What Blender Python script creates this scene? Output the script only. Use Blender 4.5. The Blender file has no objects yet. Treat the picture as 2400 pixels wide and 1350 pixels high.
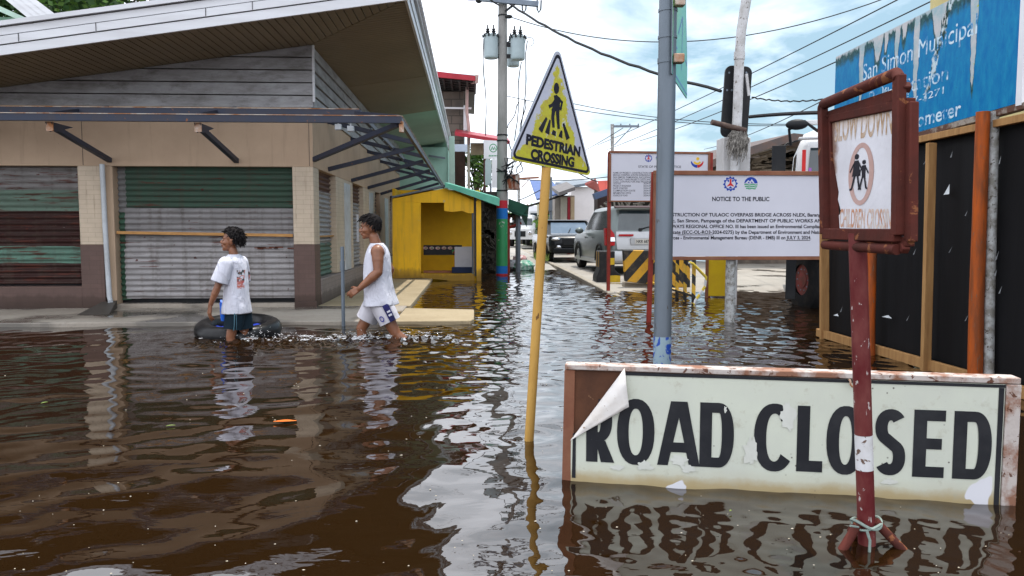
import bpy, bmesh, math, random
import numpy as np
from mathutils import Vector, Matrix, Euler, noise as mnoise
random.seed(7)
R = math.radians
PI = math.pi
sc = bpy.context.scene
COL = sc.collection

# ------------------------------------------------------------------ camera
FPX = 1800.0                      # focal length in pixels of the 2400 px wide photograph
CAMZ = 1.15
PITCH = math.atan(135 / FPX)
YAW = math.atan(95 / FPX)
cd = bpy.data.cameras.new('camera')
cam = bpy.data.objects.new('camera', cd)
COL.objects.link(cam)
cd.sensor_width = 36
cd.lens = 36 * FPX / 2400
cd.clip_start = 0.05
cd.clip_end = 3000
cam.location = (0, 0, CAMZ)
cam.rotation_euler = (PI / 2 - PITCH, 0, -YAW)
sc.camera = cam
CROT = Euler(cam.rotation_euler).to_matrix()

# ------------------------------------------------------------------ light
SUN_DIR = Vector((0.17, 0.20, 1.0)).normalized()      # towards the sun
sun_el = math.asin(SUN_DIR.z)
sun_az = math.atan2(SUN_DIR.x, SUN_DIR.y)             # clockwise from +Y
sd = bpy.data.lights.new('sun', 'SUN')
sd.energy = 2.3
sd.angle = R(0.6)
sd.color = (1.0, 0.95, 0.87)
so = bpy.data.objects.new('sun', sd)
COL.objects.link(so)
so.rotation_euler = SUN_DIR.to_track_quat('Z', 'Y').to_euler()
so.location = (0, 0, 30)

wd = bpy.data.worlds.new('World')
sc.world = wd
wd.use_nodes = True
wn = wd.node_tree
wn.nodes.clear()
def wnode(t, **k):
    n = wn.nodes.new(t)
    for a, b in k.items(): setattr(n, a, b)
    return n
w_out = wnode('ShaderNodeOutputWorld')
w_bg = wnode('ShaderNodeBackground')
w_bg.inputs['Strength'].default_value = 0.10
w_sky = wnode('ShaderNodeTexSky', sky_type='NISHITA', sun_disc=False)
w_sky.sun_elevation = sun_el
w_sky.sun_rotation = sun_az
w_sky.air_density = 1.0
w_sky.dust_density = 1.5
w_tc = wnode('ShaderNodeTexCoord')
w_sep = wnode('ShaderNodeSeparateXYZ')
wn.links.new(w_tc.outputs['Generated'], w_sep.inputs[0])
def wmath(op, a, b=None, clamp=False):
    n = wnode('ShaderNodeMath', operation=op, use_clamp=clamp)
    for i, v in enumerate((a, b)):
        if v is None: continue
        if isinstance(v, (int, float)): n.inputs[i].default_value = v
        else: wn.links.new(v, n.inputs[i])
    return n.outputs[0]
zz = wmath('ADD', wmath('MAXIMUM', w_sep.outputs['Z'], 0.0), 0.16)
w_cmb = wnode('ShaderNodeCombineXYZ')
wn.links.new(wmath('DIVIDE', w_sep.outputs['X'], zz), w_cmb.inputs[0])
wn.links.new(wmath('DIVIDE', w_sep.outputs['Y'], zz), w_cmb.inputs[1])
w_no = wnode('ShaderNodeTexNoise')
w_no.inputs['Scale'].default_value = 1.5
w_no.inputs['Detail'].default_value = 9
w_no.inputs['Roughness'].default_value = 0.58
w_no.inputs['Distortion'].default_value = 0.35
wn.links.new(w_cmb.outputs[0], w_no.inputs['Vector'])
# thinner cloud towards the right of the street
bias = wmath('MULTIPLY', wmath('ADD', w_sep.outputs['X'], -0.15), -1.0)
bias = wmath('ADD', bias, wmath('MULTIPLY', wmath('MAXIMUM', wmath('MULTIPLY', w_sep.outputs['Y'], -1.0), 0.0), 1.6))  # bright unseen cloud added behind the camera to fill upright faces
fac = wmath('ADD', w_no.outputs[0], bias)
w_rm = wnode('ShaderNodeValToRGB')
w_rm.color_ramp.elements[0].position = 0.30
w_rm.color_ramp.elements[0].color = (0, 0, 0, 1)
w_rm.color_ramp.elements[1].position = 0.72
w_rm.color_ramp.elements[1].color = (1, 1, 1, 1)
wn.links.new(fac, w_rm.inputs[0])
w_mx = wnode('ShaderNodeMix', data_type='RGBA')
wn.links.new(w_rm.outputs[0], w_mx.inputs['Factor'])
w_hz = wnode('ShaderNodeMix', data_type='RGBA')          # thin high veil over the blue
w_hz.inputs['Factor'].default_value = 0.80
wn.links.new(w_sky.outputs[0], w_hz.inputs['A'])
w_hz.inputs['B'].default_value = (2.6, 3.95, 4.75, 1)
wn.links.new(w_hz.outputs['Result'], w_mx.inputs['A'])
w_mx.inputs['B'].default_value = (11.2, 11.7, 12.7, 1)
wn.links.new(w_mx.outputs['Result'], w_bg.inputs['Color'])
wn.links.new(w_bg.outputs[0], w_out.inputs[0])

sc.view_settings.view_transform = 'Standard'
sc.view_settings.look = 'None'
sc.view_settings.exposure = 0.85
sc.view_settings.gamma = 1.0
sc.cycles.max_bounces = 8
sc.cycles.diffuse_bounces = 3
sc.cycles.glossy_bounces = 4
sc.cycles.caustics_reflective = False
sc.cycles.caustics_refractive = False
sc.cycles.use_denoising = True
sc.cycles.sample_clamp_indirect = 6

# ------------------------------------------------------------------ helpers
def ray(px, py):
    return CROT @ Vector(((px - 1200) / FPX, -(py - 675) / FPX, -1))
def P(px, py, X=None, Y=None, Z=None):
    """the world point on plane X, Y or Z = const that photograph pixel (px, py) looks at"""
    d = ray(px, py)
    if X is not None: t = X / d.x
    elif Y is not None: t = Y / d.y
    else: t = (Z - CAMZ) / d.z
    return Vector((0, 0, CAMZ)) + d * t
def V(*a): return Vector(a)

class Fr:
    """a flat frame: origin, unit u, unit v and normal n"""
    def __init__(s, o, u, v):
        s.o = Vector(o); s.u = Vector(u).normalized(); v = Vector(v)
        s.n = s.u.cross(v).normalized(); s.v = s.n.cross(s.u).normalized()
    def pt(s, a, b, c=0): return s.o + s.u * a + s.v * b + s.n * c
    def at(s, px, py):
        d = ray(px, py); o = Vector((0, 0, CAMZ))
        q = o + d * ((s.o - o).dot(s.n) / d.dot(s.n)) - s.o
        return (q.dot(s.u), q.dot(s.v))

_txt = {}
def text2d(s, bold=0.0):
    k = (s, bold)
    if k not in _txt:
        c = bpy.data.curves.new('t', 'FONT'); c.body = s; c.size = 1; c.offset = bold
        c.resolution_u = 4
        o = bpy.data.objects.new('t', c); COL.objects.link(o)
        bpy.context.view_layer.update()
        me = bpy.data.meshes.new_from_object(o.evaluated_get(bpy.context.evaluated_depsgraph_get()))
        vs = [(v.co.x, v.co.y) for v in me.vertices]; fs = [tuple(p.vertices) for p in me.polygons]
        bpy.data.objects.remove(o); bpy.data.curves.remove(c); bpy.data.meshes.remove(me)
        _txt[k] = (vs, fs)
    return _txt[k]

def clip(poly, a, b, c):
    """keep the part of a 2D polygon where a*x + b*y <= c"""
    out = []
    for i in range(len(poly)):
        p, q = poly[i], poly[(i + 1) % len(poly)]
        dp, dq = a * p[0] + b * p[1] - c, a * q[0] + b * q[1] - c
        if dp <= 0: out.append(p)
        if (dp < 0 < dq) or (dq < 0 < dp):
            t = dp / (dp - dq); out.append((p[0] + (q[0] - p[0]) * t, p[1] + (q[1] - p[1]) * t))
    return out

class MB:
    def __init__(s): s.v = []; s.f = []; s.m = []; s.uv = []
    def add(s, pts, uv=None):
        b = len(s.v); s.v += [Vector(p) for p in pts]
        s.uv += (uv if uv else [(0, 0)] * len(pts)); return b
    def face(s, idx, m=0): s.f.append(tuple(idx)); s.m.append(m)
    def poly(s, pts, m=0, uv=None):
        b = s.add(pts, uv); s.face(range(b, b + len(pts)), m); return s
    def box(s, c, size, rot=None, m=0):
        c = Vector(c); x, y, z = [k / 2 for k in size]
        ps = [Vector((sx * x, sy * y, sz * z)) for sz in (-1, 1) for sy in (-1, 1) for sx in (-1, 1)]
        if rot is not None: ps = [rot @ p for p in ps]
        b = s.add([c + p for p in ps])
        for q in ((0, 2, 3, 1), (4, 5, 7, 6), (0, 1, 5, 4), (2, 6, 7, 3), (0, 4, 6, 2), (1, 3, 7, 5)):
            s.face([b + i for i in q], m)
        return s
    def span(s, lo, hi, m=0):
        lo, hi = Vector(lo), Vector(hi); return s.box((lo + hi) / 2, hi - lo, None, m)
    def bar(s, p0, p1, w, h, m=0, up=(0, 0, 1)):
        p0, p1 = Vector(p0), Vector(p1); d = (p1 - p0); L = d.length; d.normalize()
        up = Vector(up)
        if abs(d.dot(up)) > .98: up = Vector((1, 0, 0))
        x = d.cross(up).normalized(); z = x.cross(d)
        return s.box((p0 + p1) / 2, (w, L, h), Matrix((x, d, z)).transposed(), m)
    def loft(s, rings, m=0, cap=(True, True), closed=True):
        n = len(rings[0]); bs = [s.add(r) for r in rings]
        for a, b in zip(bs, bs[1:]):
            for i in range(n if closed else n - 1):
                j = (i + 1) % n; s.face((a + i, a + j, b + j, b + i), m)
        if cap[0]: s.face([bs[0] + i for i in range(n)][::-1], m)
        if cap[1]: s.face([bs[-1] + i for i in range(n)], m)
        return s
    def tube(s, pts, r, n=10, m=0, cap=(True, True)):
        pts = [Vector(p) for p in pts]
        rs = r if isinstance(r, (list, tuple)) else [r] * len(pts)
        rings = []; x = None
        for i, p in enumerate(pts):
            d = (pts[min(i + 1, len(pts) - 1)] - pts[max(i - 1, 0)]).normalized()
            if x is None:
                x = d.cross(Vector((0, 0, 1)) if abs(d.z) < .9 else Vector((1, 0, 0))).normalized()
            else: x = (x - d * x.dot(d)).normalized()
            y = d.cross(x)
            rings.append([p + (x * math.cos(2 * PI * k / n) + y * math.sin(2 * PI * k / n)) * rs[i] for k in range(n)])
        return s.loft(rings, m, cap)
    def capsule(s, p0, p1, r0, r1, n=14):
        p0, p1 = Vector(p0), Vector(p1); d = (p1 - p0)
        d = d.normalized() if d.length > 1e-6 else Vector((0, 0, 1))
        pts, rs = [], []
        for k in range(5):
            a = PI / 2 * k / 4.6 + .12; pts.append(p0 - d * r0 * math.cos(a)); rs.append(r0 * math.sin(a))
        for k in range(5)[::-1]:
            a = PI / 2 * k / 4.6 + .12; pts.append(p1 + d * r1 * math.cos(a)); rs.append(r1 * math.sin(a))
        return s.tube(pts, rs, n)
    def ell(s, c, r, rot=None, nu=14, nv=9, m=0):
        c = Vector(c); rings = []
        for j in range(nv):
            t = PI * (j + .5) / nv
            ring = []
            for i in range(nu):
                p = 2 * PI * i / nu
                q = Vector((r[0] * math.sin(t) * math.cos(p), r[1] * math.sin(t) * math.sin(p), -r[2] * math.cos(t)))
                ring.append(c + (rot @ q if rot is not None else q))
            rings.append(ring)
        return s.loft(rings, m)
    def torus(s, c, ax, R0, r, nu=36, nv=12, m=0):
        c = Vector(c); ax = Vector(ax).normalized()
        x = ax.cross(Vector((0, 0, 1)) if abs(ax.z) < .9 else Vector((1, 0, 0))).normalized(); y = ax.cross(x)
        b = len(s.v)
        for i in range(nu):
            t = 2 * PI * i / nu; e = x * math.cos(t) + y * math.sin(t)
            s.add([c + e * (R0 + r * math.cos(2 * PI * k / nv)) + ax * r * math.sin(2 * PI * k / nv) for k in range(nv)])
        for i in range(nu):
            for k in range(nv):
                i2, k2 = (i + 1) % nu, (k + 1) % nv
                s.face((b + i * nv + k, b + i2 * nv + k, b + i2 * nv + k2, b + i * nv + k2), m)
        return s
    def flat(s, fr, pts, c=0, m=0):
        return s.poly([fr.pt(a, b, c) for a, b in pts], m, [(a, b) for a, b in pts])
    def slab(s, fr, pts, c0, c1, m=0, ms=None):
        """flat outline in a frame, given real thickness between c0 and c1"""
        n = len(pts); uv = [tuple(p) for p in pts]; ms = m if ms is None else ms
        a = s.add([fr.pt(x, y, c0) for x, y in pts], uv); b = s.add([fr.pt(x, y, c1) for x, y in pts], uv)
        s.face([a + i for i in range(n)][::-1], ms); s.face([b + i for i in range(n)], m)
        for i in range(n):
            j = (i + 1) % n; s.face((a + i, a + j, b + j, b + i), ms)
        return s
    def ring2(s, fr, outer, inner, c, m=0):
        n = len(outer)
        a = s.add([fr.pt(x, y, c) for x, y in outer], list(outer)); b = s.add([fr.pt(x, y, c) for x, y in inner], list(inner))
        for i in range(n):
            j = (i + 1) % n; s.face((a + i, a + j, b + j, b + i), m)
        return s
    def strip(s, fr, pts, w, c, m=0, closed=False):
        """a painted stroke of width w along a 2D polyline"""
        L, Rr = [], []; n = len(pts)
        for i in range(n):
            p0 = pts[i - 1] if (i > 0 or closed) else pts[i]; p1 = pts[(i + 1) % n] if (i < n - 1 or closed) else pts[i]
            dx, dy = p1[0] - p0[0], p1[1] - p0[1]; l = math.hypot(dx, dy) or 1
            wi = w[i] if isinstance(w, (list, tuple)) else w
            nx, ny = -dy / l * wi / 2, dx / l * wi / 2
            L.append((pts[i][0] + nx, pts[i][1] + ny)); Rr.append((pts[i][0] - nx, pts[i][1] - ny))
        a = s.add([fr.pt(x, y, c) for x, y in L], L); b = s.add([fr.pt(x, y, c) for x, y in Rr], Rr)
        for i in range(n if closed else n - 1):
            j = (i + 1) % n; s.face((a + i, b + i, b + j, a + j), m)
        return s
    def text(s, fr, string, x, y, h, c, align='L', width=None, bold=0.0, m=0, slant=0):
        vs, fs = text2d(string, bold)
        if not vs: return s
        x0 = min(p[0] for p in vs); x1 = max(p[0] for p in vs)
        k = h / max(p[1] for p in text2d('H', bold)[0]); kx = k if width is None else width / (x1 - x0)
        w = (x1 - x0) * kx
        ox = x - (0 if align == 'L' else w / 2 if align == 'C' else w)
        b = s.add([fr.pt(ox + (px_ - x0) * kx + slant * py_ * k, y + py_ * k, c) for px_, py_ in vs], [(ox + (p[0] - x0) * kx, y + p[1] * k) for p in vs])
        for f in fs: s.face([b + i for i in f], m)
        return s
    def build(s, name, mats, parent=None, smooth=True, bevel=0, local=False, angle=38, recalc=True):
        me = bpy.data.meshes.new(name)
        off = Vector((0, 0, 0)) if (local or parent is None) else wloc(parent)
        me.from_pydata([v - off for v in s.v], [], s.f)
        if not isinstance(mats, (list, tuple)): mats = [mats]
        for q in mats: me.materials.append(q)
        me.polygons.foreach_set('material_index', s.m)
        if any(u != (0, 0) for u in s.uv):
            lay = me.uv_layers.new(name='UVMap')
            li = np.zeros(len(me.loops), dtype=np.int32); me.loops.foreach_get('vertex_index', li)
            lay.data.foreach_set('uv', np.array(s.uv, dtype=np.float32)[li].ravel())
        if recalc:
            bm = bmesh.new(); bm.from_mesh(me); bmesh.ops.recalc_face_normals(bm, faces=bm.faces[:]); bm.to_mesh(me); bm.free()
        if smooth:
            me.polygons.foreach_set('use_smooth', [True] * len(me.polygons))
            me.set_sharp_from_angle(angle=R(angle))
        me.update()
        o = bpy.data.objects.new(name, me); COL.objects.link(o)
        if parent is not None: o.parent = parent
        if bevel:
            b = o.modifiers.new('bevel', 'BEVEL'); b.width = bevel; b.segments = 2; b.limit_method = 'ANGLE'; b.angle_limit = R(40)
            b.harden_normals = False
        return o
def wloc(o):
    l = Vector(o.location)
    while o.parent: o = o.parent; l += Vector(o.location)
    return l
def tag(o, label, cat, group=None):
    o['label'] = label; o['category'] = cat
    if group: o['group'] = group
    return o
def thing(name, label, cat, loc=(0, 0, 0), rz=0, group=None):
    o = bpy.data.objects.new(name, None); COL.objects.link(o)
    o.empty_display_size = .1
    o.location = loc; o.rotation_euler = (0, 0, rz)
    return tag(o, label, cat, group)
def struct(o, kind='structure'): o['kind'] = kind; return o
def dup(root, loc, rz, label, group=None):
    c = root.copy(); COL.objects.link(c); c.location = loc; c.rotation_euler = (0, 0, rz); c['label'] = label
    if group: c['group'] = group
    def kids(a, b):
        for ch in a.children:
            d = ch.copy(); COL.objects.link(d); d.parent = b; kids(ch, d)
    kids(root, c)
    return c

# ------------------------------------------------------------------ materials
def newmat(name):
    m = bpy.data.materials.new(name); m.use_nodes = True
    return m, m.node_tree, m.node_tree.nodes['Principled BSDF']
def nn(nt, t, ins=None, **props):
    n = nt.nodes.new(t)
    for k, v in props.items(): setattr(n, k, v)
    for k, v in (ins or {}).items():
        if hasattr(v, 'links') or isinstance(v, bpy.types.NodeSocket): nt.links.new(v, n.inputs[k])
        else: n.inputs[k].default_value = v
    return n
def c4(c): return (c[0], c[1], c[2], 1)
def coords(nt, kind='Object', scale=None):
    o = nn(nt, 'ShaderNodeTexCoord').outputs[kind]
    if scale: o = nn(nt, 'ShaderNodeMapping', {'Vector': o, 'Scale': scale}).outputs[0]
    return o
def noise(nt, vec, scale, detail=5, rough=.55, dist=0):
    return nn(nt, 'ShaderNodeTexNoise', {'Vector': vec, 'Scale': scale, 'Detail': detail, 'Roughness': rough, 'Distortion': dist}).outputs[0]
def ramp(nt, fac, stops, interp='LINEAR'):
    n = nn(nt, 'ShaderNodeValToRGB', {'Fac': fac}); e = n.color_ramp
    e.interpolation = interp
    while len(e.elements) < len(stops): e.elements.new(.5)
    for el, (p, c) in zip(e.elements, stops):
        el.position = p; el.color = c4(c) if isinstance(c, (tuple, list)) else (c, c, c, 1)
    return n.outputs[0]
def mix(nt, fac, a, b, blend='MIX'):
    n = nn(nt, 'ShaderNodeMix', data_type='RGBA', blend_type=blend)
    for k, v in (('Factor', fac), ('A', a), ('B', b)):
        if isinstance(v, (tuple, list)): n.inputs[k].default_value = c4(v)
        elif isinstance(v, (int, float)): n.inputs[k].default_value = v
        else: nt.links.new(v, n.inputs[k])
    return n.outputs['Result']
def mth(nt, op, a, b=0, clamp=False):
    n = nn(nt, 'ShaderNodeMath', operation=op, use_clamp=clamp)
    for i, v in enumerate((a, b)):
        if isinstance(v, (int, float)): n.inputs[i].default_value = v
        else: nt.links.new(v, n.inputs[i])
    return n.outputs[0]
def sep(nt, vec):
    return nn(nt, 'ShaderNodeSeparateXYZ', {'Vector': vec}).outputs
def comb(nt, x, y, z=0):
    n = nn(nt, 'ShaderNodeCombineXYZ')
    for i, v in enumerate((x, y, z)):
        if isinstance(v, (int, float)): n.inputs[i].default_value = v
        else: nt.links.new(v, n.inputs[i])
    return n.outputs[0]
def bump(nt, bs, h, strength=.3, dist=.01, normal=None):
    n = nn(nt, 'ShaderNodeBump', {'Height': h, 'Strength': strength, 'Distance': dist})
    if normal is not None: nt.links.new(normal, n.inputs['Normal'])
    nt.links.new(n.outputs[0], bs.inputs['Normal']); return n.outputs[0]
def setc(nt, bs, c):
    if isinstance(c, (tuple, list)): bs.inputs['Base Color'].default_value = c4(c)
    else: nt.links.new(c, bs.inputs['Base Color'])
def paint(name, col, col2=None, scale=2.5, lo=.4, hi=.7, rough=.6, metal=0, bmp=.15, bscale=60, stretch=None, speck=None, spec=.15):
    """weathered surface: base colour, a second colour in noise patches, optional specks, fine bump"""
    m, nt, bs = newmat(name)
    vec = coords(nt, 'Object', stretch)
    if col2 is None: col2 = tuple(k * .78 for k in col)
    c = mix(nt, ramp(nt, noise(nt, vec, scale, 7, .62), [(lo, 0.), (hi, 1.)]), col, col2)
    if speck:
        sc_, th, cs = speck
        c = mix(nt, ramp(nt, noise(nt, vec, sc_, 5, .6, .4), [(th, 0.), (th + .025, 1.)]), c, cs)
    setc(nt, bs, c)
    bs.inputs['Roughness'].default_value = rough; bs.inputs['Metallic'].default_value = metal
    bs.inputs['Specular IOR Level'].default_value = spec
    if bmp: bump(nt, bs, noise(nt, vec, bscale, 4), bmp, .006)
    return m
# ------------------------------------------------------------------ shared materials
def tile_mat(name, c, c2, mortar, w, h, rust=None):
    m, nt, bs = newmat(name)
    p = sep(nt, coords(nt)); vec = comb(nt, mth(nt, 'ADD', p[0], p[1]), p[2], 0)
    b = nn(nt, 'ShaderNodeTexBrick', {'Vector': vec, 'Color1': c4(c), 'Color2': c4(c2), 'Mortar': c4(mortar), 'Scale': 1.0, 'Mortar Size': .0025,
                                      'Brick Width': w, 'Row Height': h, 'Mortar Smooth': .3})
    n1 = noise(nt, coords(nt), 3.2, 6, .6)
    col = mix(nt, ramp(nt, n1, [(.42, 0.), (.75, .55)]), b.outputs[0], tuple(k * .62 for k in c))
    st = noise(nt, coords(nt, 'Object', (9, 9, .7)), 2.0, 5, .6)
    col = mix(nt, ramp(nt, st, [(.56, 0.), (.74, .5)]), col, rust or (.16, .10, .06))
    wet = mth(nt, 'ADD', p[2], mth(nt, 'MULTIPLY', mth(nt, 'SUBTRACT', noise(nt, coords(nt, 'Object', (1, 1, .6)), 4, 6, .65), .5), .22))
    col = mix(nt, ramp(nt, wet, [(.06, .75), (.20, .45), (.24, 0.)]), col, (.035, .022, .016))
    setc(nt, bs, col); bs.inputs['Roughness'].default_value = .48; bs.inputs['Specular IOR Level'].default_value = .2
    bump(nt, bs, b.outputs[1], .35, -.003)
    return m
M_cream_tile = tile_mat('cream_tile', (.55, .45, .34), (.52, .425, .32), (.36, .29, .22), .20, .066)
M_brown_tile = tile_mat('brown_tile', (.125, .078, .066), (.11, .07, .06), (.09, .06, .05), .20, .066, (.07, .045, .035))
def stucco():
    m, nt, bs = newmat('cream_render')
    vec = coords(nt)
    c = mix(nt, ramp(nt, noise(nt, vec, 1.1, 6, .6), [(.35, 0.), (.7, 1.)]), (.49, .355, .245), (.40, .285, .195))
    drip = noise(nt, coords(nt, 'Object', (6, 6, .55)), 1.6, 6, .62)
    c = mix(nt, ramp(nt, drip, [(.56, 0.), (.80, .55)]), c, (.24, .17, .115))
    sp = noise(nt, vec, 46, 3, .5)
    c = mix(nt, ramp(nt, sp, [(.70, 0.), (.74, .7)]), c, (.2, .14, .1))
    setc(nt, bs, c); bs.inputs['Roughness'].default_value = .8
    bump(nt, bs, noise(nt, vec, 70, 4), .15, .004)
    return m
M_cream = stucco()
def siding():
    m, nt, bs = newmat('siding_paint')
    vec = coords(nt, 'Object', (1.2, 1.2, 5))
    c = mix(nt, ramp(nt, noise(nt, vec, 1.3, 8, .65), [(.38, 0.), (.70, 1.)]), (.37, .37, .385), (.19, .18, .175))
    c = mix(nt, ramp(nt, noise(nt, coords(nt, 'Object', (.7, .7, 1.6)), 4.0, 8, .72), [(.50, 0.), (.70, .85)]), c, (.12, .11, .10))
    setc(nt, bs, c); bs.inputs['Roughness'].default_value = .55
    bump(nt, bs, noise(nt, coords(nt, 'Object', (2, 2, 20)), 6, 4), .12, .004)
    return m
M_siding = siding()
def soffit(name, c1, c2):
    m, nt, bs = newmat(name)
    oi = coords(nt)
    c = mix(nt, ramp(nt, noise(nt, oi, .8, 6, .6), [(.35, 0.), (.68, 1.)]), c1, c2)
    c = mix(nt, ramp(nt, noise(nt, oi, 7, 6, .65), [(.6, 0.), (.75, .5)]), c, tuple(k * .5 for k in c2))
    setc(nt, bs, c); bs.inputs['Roughness'].default_value = .6
    return m
M_soffit = soffit('soffit_tan', (.235, .18, .11), (.185, .14, .083))
M_soffit_mint = soffit('soffit_mint', (.30, .42, .33), (.24, .34, .27))
M_fascia = paint('fascia_white', (.68, .69, .72), (.54, .54, .56), 1.3, .35, .75, .35, 0, .05, 30, (.5, 1, 6))
M_navy = paint('navy_steel', (.032, .039, .062), (.045, .042, .052), 6, .45, .7, .45, 0, .1, 80, None, (14, .66, (.20, .075, .03)), .2)
M_rust = paint('rust_edge', (.34, .15, .065), (.52, .46, .40), 5, .42, .6, .75, 0, .2, 90)
def shutter(name, bands, rustamt=.62, period=None, rust=(.085, .028, .02)):
    """corrugated sheet painted in bands of height (object z), chipped to rust along the ribs"""
    m, nt, bs = newmat(name)
    o = coords(nt); p = sep(nt, o)
    wob = mth(nt, 'MULTIPLY', mth(nt, 'SUBTRACT', noise(nt, o, 1.6, 4), .5), .03)
    z = mth(nt, 'ADD', p[2], wob)
    f = mth(nt, 'DIVIDE', z, 2.4)
    c = ramp(nt, f, [(b[0] / 2.4, b[1]) for b in bands], 'CONSTANT')
    c = mix(nt, ramp(nt, noise(nt, coords(nt, 'Object', (1.5, 1, 9)), 1.5, 7, .65), [(.36, 0.), (.70, .75)]), c, mix(nt, .6, c, (.05, .045, .04)))
    c = mix(nt, ramp(nt, noise(nt, coords(nt, 'Object', (7, 7, .6)), 1.4, 6, .65), [(.50, 0.), (.74, .6)]), c, (.075, .055, .042))
    ru = noise(nt, coords(nt, 'Object', (1.1, 1.1, 16)), 1.7, 6, .62)
    c = mix(nt, ramp(nt, ru, [(rustamt, 0.), (rustamt + .05, .92)]), c, rust)
    wh = noise(nt, coords(nt, 'Object', (2.5, 2.5, 10)), 5, 6, .7)
    c = mix(nt, ramp(nt, wh, [(.705, 0.), (.72, .6)]), c, (.45, .44, .43))
    sp = noise(nt, o, 9, 2, .4)
    c = mix(nt, ramp(nt, sp, [(.745, 0.), (.76, .9)]), c, (.07, .02, .015))
    setc(nt, bs, c); bs.inputs['Roughness'].default_value = .5
    bs.inputs['Specular IOR Level'].default_value = .15
    return m
G1 = (.045, .085, .060); G2 = (.10, .175, .13); GR = (.245, .235, .235); GR2 = (.33, .315, .315); RD = (.034, .0115, .010); TE = (.115, .22, .17)
M_shut_mid = shutter('shutter_mid', [(0, GR2), (.97, GR), (1.47, G1)], .615)
M_shut_edge = shutter('shutter_edge', [(0, (.035, .10, .06)), (.6, (.05, .12, .08)), (1.4, (.2, .2, .2))], .60)
M_shut_left = shutter('shutter_left', [(0, RD), (.68, TE), (.92, RD), (1.42, (.13, .19, .15)), (1.72, (.23, .22, .215))], .56)
M_shut_side = shutter('shutter_side', [(0, G2), (.95, (.36, .35, .35)), (1.75, (.1, .045, .035))], .62)
M_shut_grey = shutter('shutter_grey', [(0, (.34, .33, .33)), (1.7, (.1, .05, .04))], .68)
M_pipe = paint('pvc_pipe', (.50, .53, .56), (.36, .37, .38), 4, .4, .7, .4)
M_batten = paint('batten_wood', (.50, .27, .10), (.34, .17, .06), 7, .35, .7, .7, 0, .2, 60, (1, 6, 6))
def concrete(name, c1, c2, wetness=.0, wetcol=None):
    m, nt, bs = newmat(name)
    o = coords(nt)
    c = mix(nt, ramp(nt, noise(nt, o, 1.4, 8, .62), [(.35, 0.), (.7, 1.)]), c1, c2)
    c = mix(nt, ramp(nt, noise(nt, o, 24, 5, .7), [(.52, 0.), (.8, .6)]), c, tuple(k * .55 for k in c2))
    if wetness:
        w = ramp(nt, noise(nt, o, .7, 4, .5), [(.62 - wetness * .4, 0.), (.70 - wetness * .4, 1.)])
        c = mix(nt, w, c, wetcol or tuple(k * .38 for k in c1))
        rr = mix(nt, w, (.75,) * 3, (.05,) * 3)
        nt.links.new(rr, bs.inputs['Roughness'])
    else: bs.inputs['Roughness'].default_value = .85
    setc(nt, bs, c)
    bump(nt, bs, noise(nt, o, 45, 5), .12, .006)
    return m
M_walk = concrete('sidewalk_concrete', (.34, .30, .25), (.25, .21, .17), .35)
M_walk_dry = concrete('apron_concrete', (.37, .295, .185), (.28, .215, .125), .0)
M_yard = concrete('yard_concrete', (.33, .30, .26), (.25, .225, .19), .12)
M_road = concrete('street_concrete', (.36, .335, .30), (.27, .25, .22), .15)
M_kerb = concrete('kerb_concrete', (.36, .32, .26), (.22, .19, .15), .0)
M_mud = paint('mud', (.06, .04, .025), rough=.9)
M_white = paint('white_paint', (.74, .74, .77), (.66, .66, .69), 2, .4, .7, .5, 0, .05)
M_black = paint('black_plastic', (.015, .016, .018), (.03, .03, .03), 4, .5, .8, .45)
M_galv = paint('galvanised_steel', (.17, .20, .235), (.125, .15, .175), 5, .35, .7, .42, .35, .08, 120, (1, 1, .22), (22, .665, (.10, .085, .075)))
M_galv_pale = paint('pale_grey_pole_paint', (.55, .55, .56), (.38, .37, .36), 6, .4, .65, .6, 0, .2, 50, None, (18, .62, (.17, .15, .13)))
M_mottle = paint('mottled_pole', (.42, .43, .43), (.20, .19, .17), 12, .42, .6, .6, .1, .25, 60, None, (34, .60, (.10, .085, .07)))
M_yellow_pole = paint('yellow_pole', (.56, .33, .085), (.42, .23, .06), 7, .36, .68, .55, 0, .2, 40, (1, 1, .35), (24, .655, (.16, .08, .03)))
M_redpole = paint('maroon_pole', (.105, .015, .017), (.17, .05, .045), 9, .42, .66, .5, 0, .25, 55, (1, 1, .45), (40, .655, (.46, .40, .38)))
M_redpole_white = paint('white_band', (.66, .66, .68), (.55, .54, .53), 9, .42, .66, .5, 0, .25, 55, None, (42, .60, (.14, .09, .07)))
M_redframe = paint('oxide_frame', (.095, .026, .020), (.060, .022, .018), 7, .4, .65, .75, 0, .4, 45, None, (13, .60, (.22, .085, .04)), .08)
M_oxide_post = paint('oxide_post', (.26, .035, .024), (.17, .03, .022), 6, .4, .65, .5)
M_wood = paint('raw_lumber', (.40, .225, .09), (.27, .14, .055), 4, .35, .7, .75, 0, .25, 50, (7, 7, .8))
M_wood_frame = paint('sign_frame_wood', (.19, .075, .045), (.25, .12, .07), 5, .4, .7, .7, 0, .15, 60)
M_orange_post = paint('orange_primer_post', (.42, .085, .012), (.20, .055, .018), 3.2, .38, .62, .55, 0, .3, 45, (5, 5, .8), (16, .64, (.13, .10, .075)))
M_tarp = paint('black_tarp', (.006, .0062, .007), (.011, .011, .0125), 1.4, .4, .7, .6, 0, .5, 3.2, (1, 2.2, .25), None, .12)
M_torn = paint('torn_film', (.55, .58, .60), (.35, .37, .38), 8, .4, .7, .5)
M_black_vinyl = paint('black_vinyl', (.020, .021, .025), (.035, .036, .04), 8, .45, .75, .38, 0, .03, 60, None, (55, .735, (.35, .36, .35)))
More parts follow.
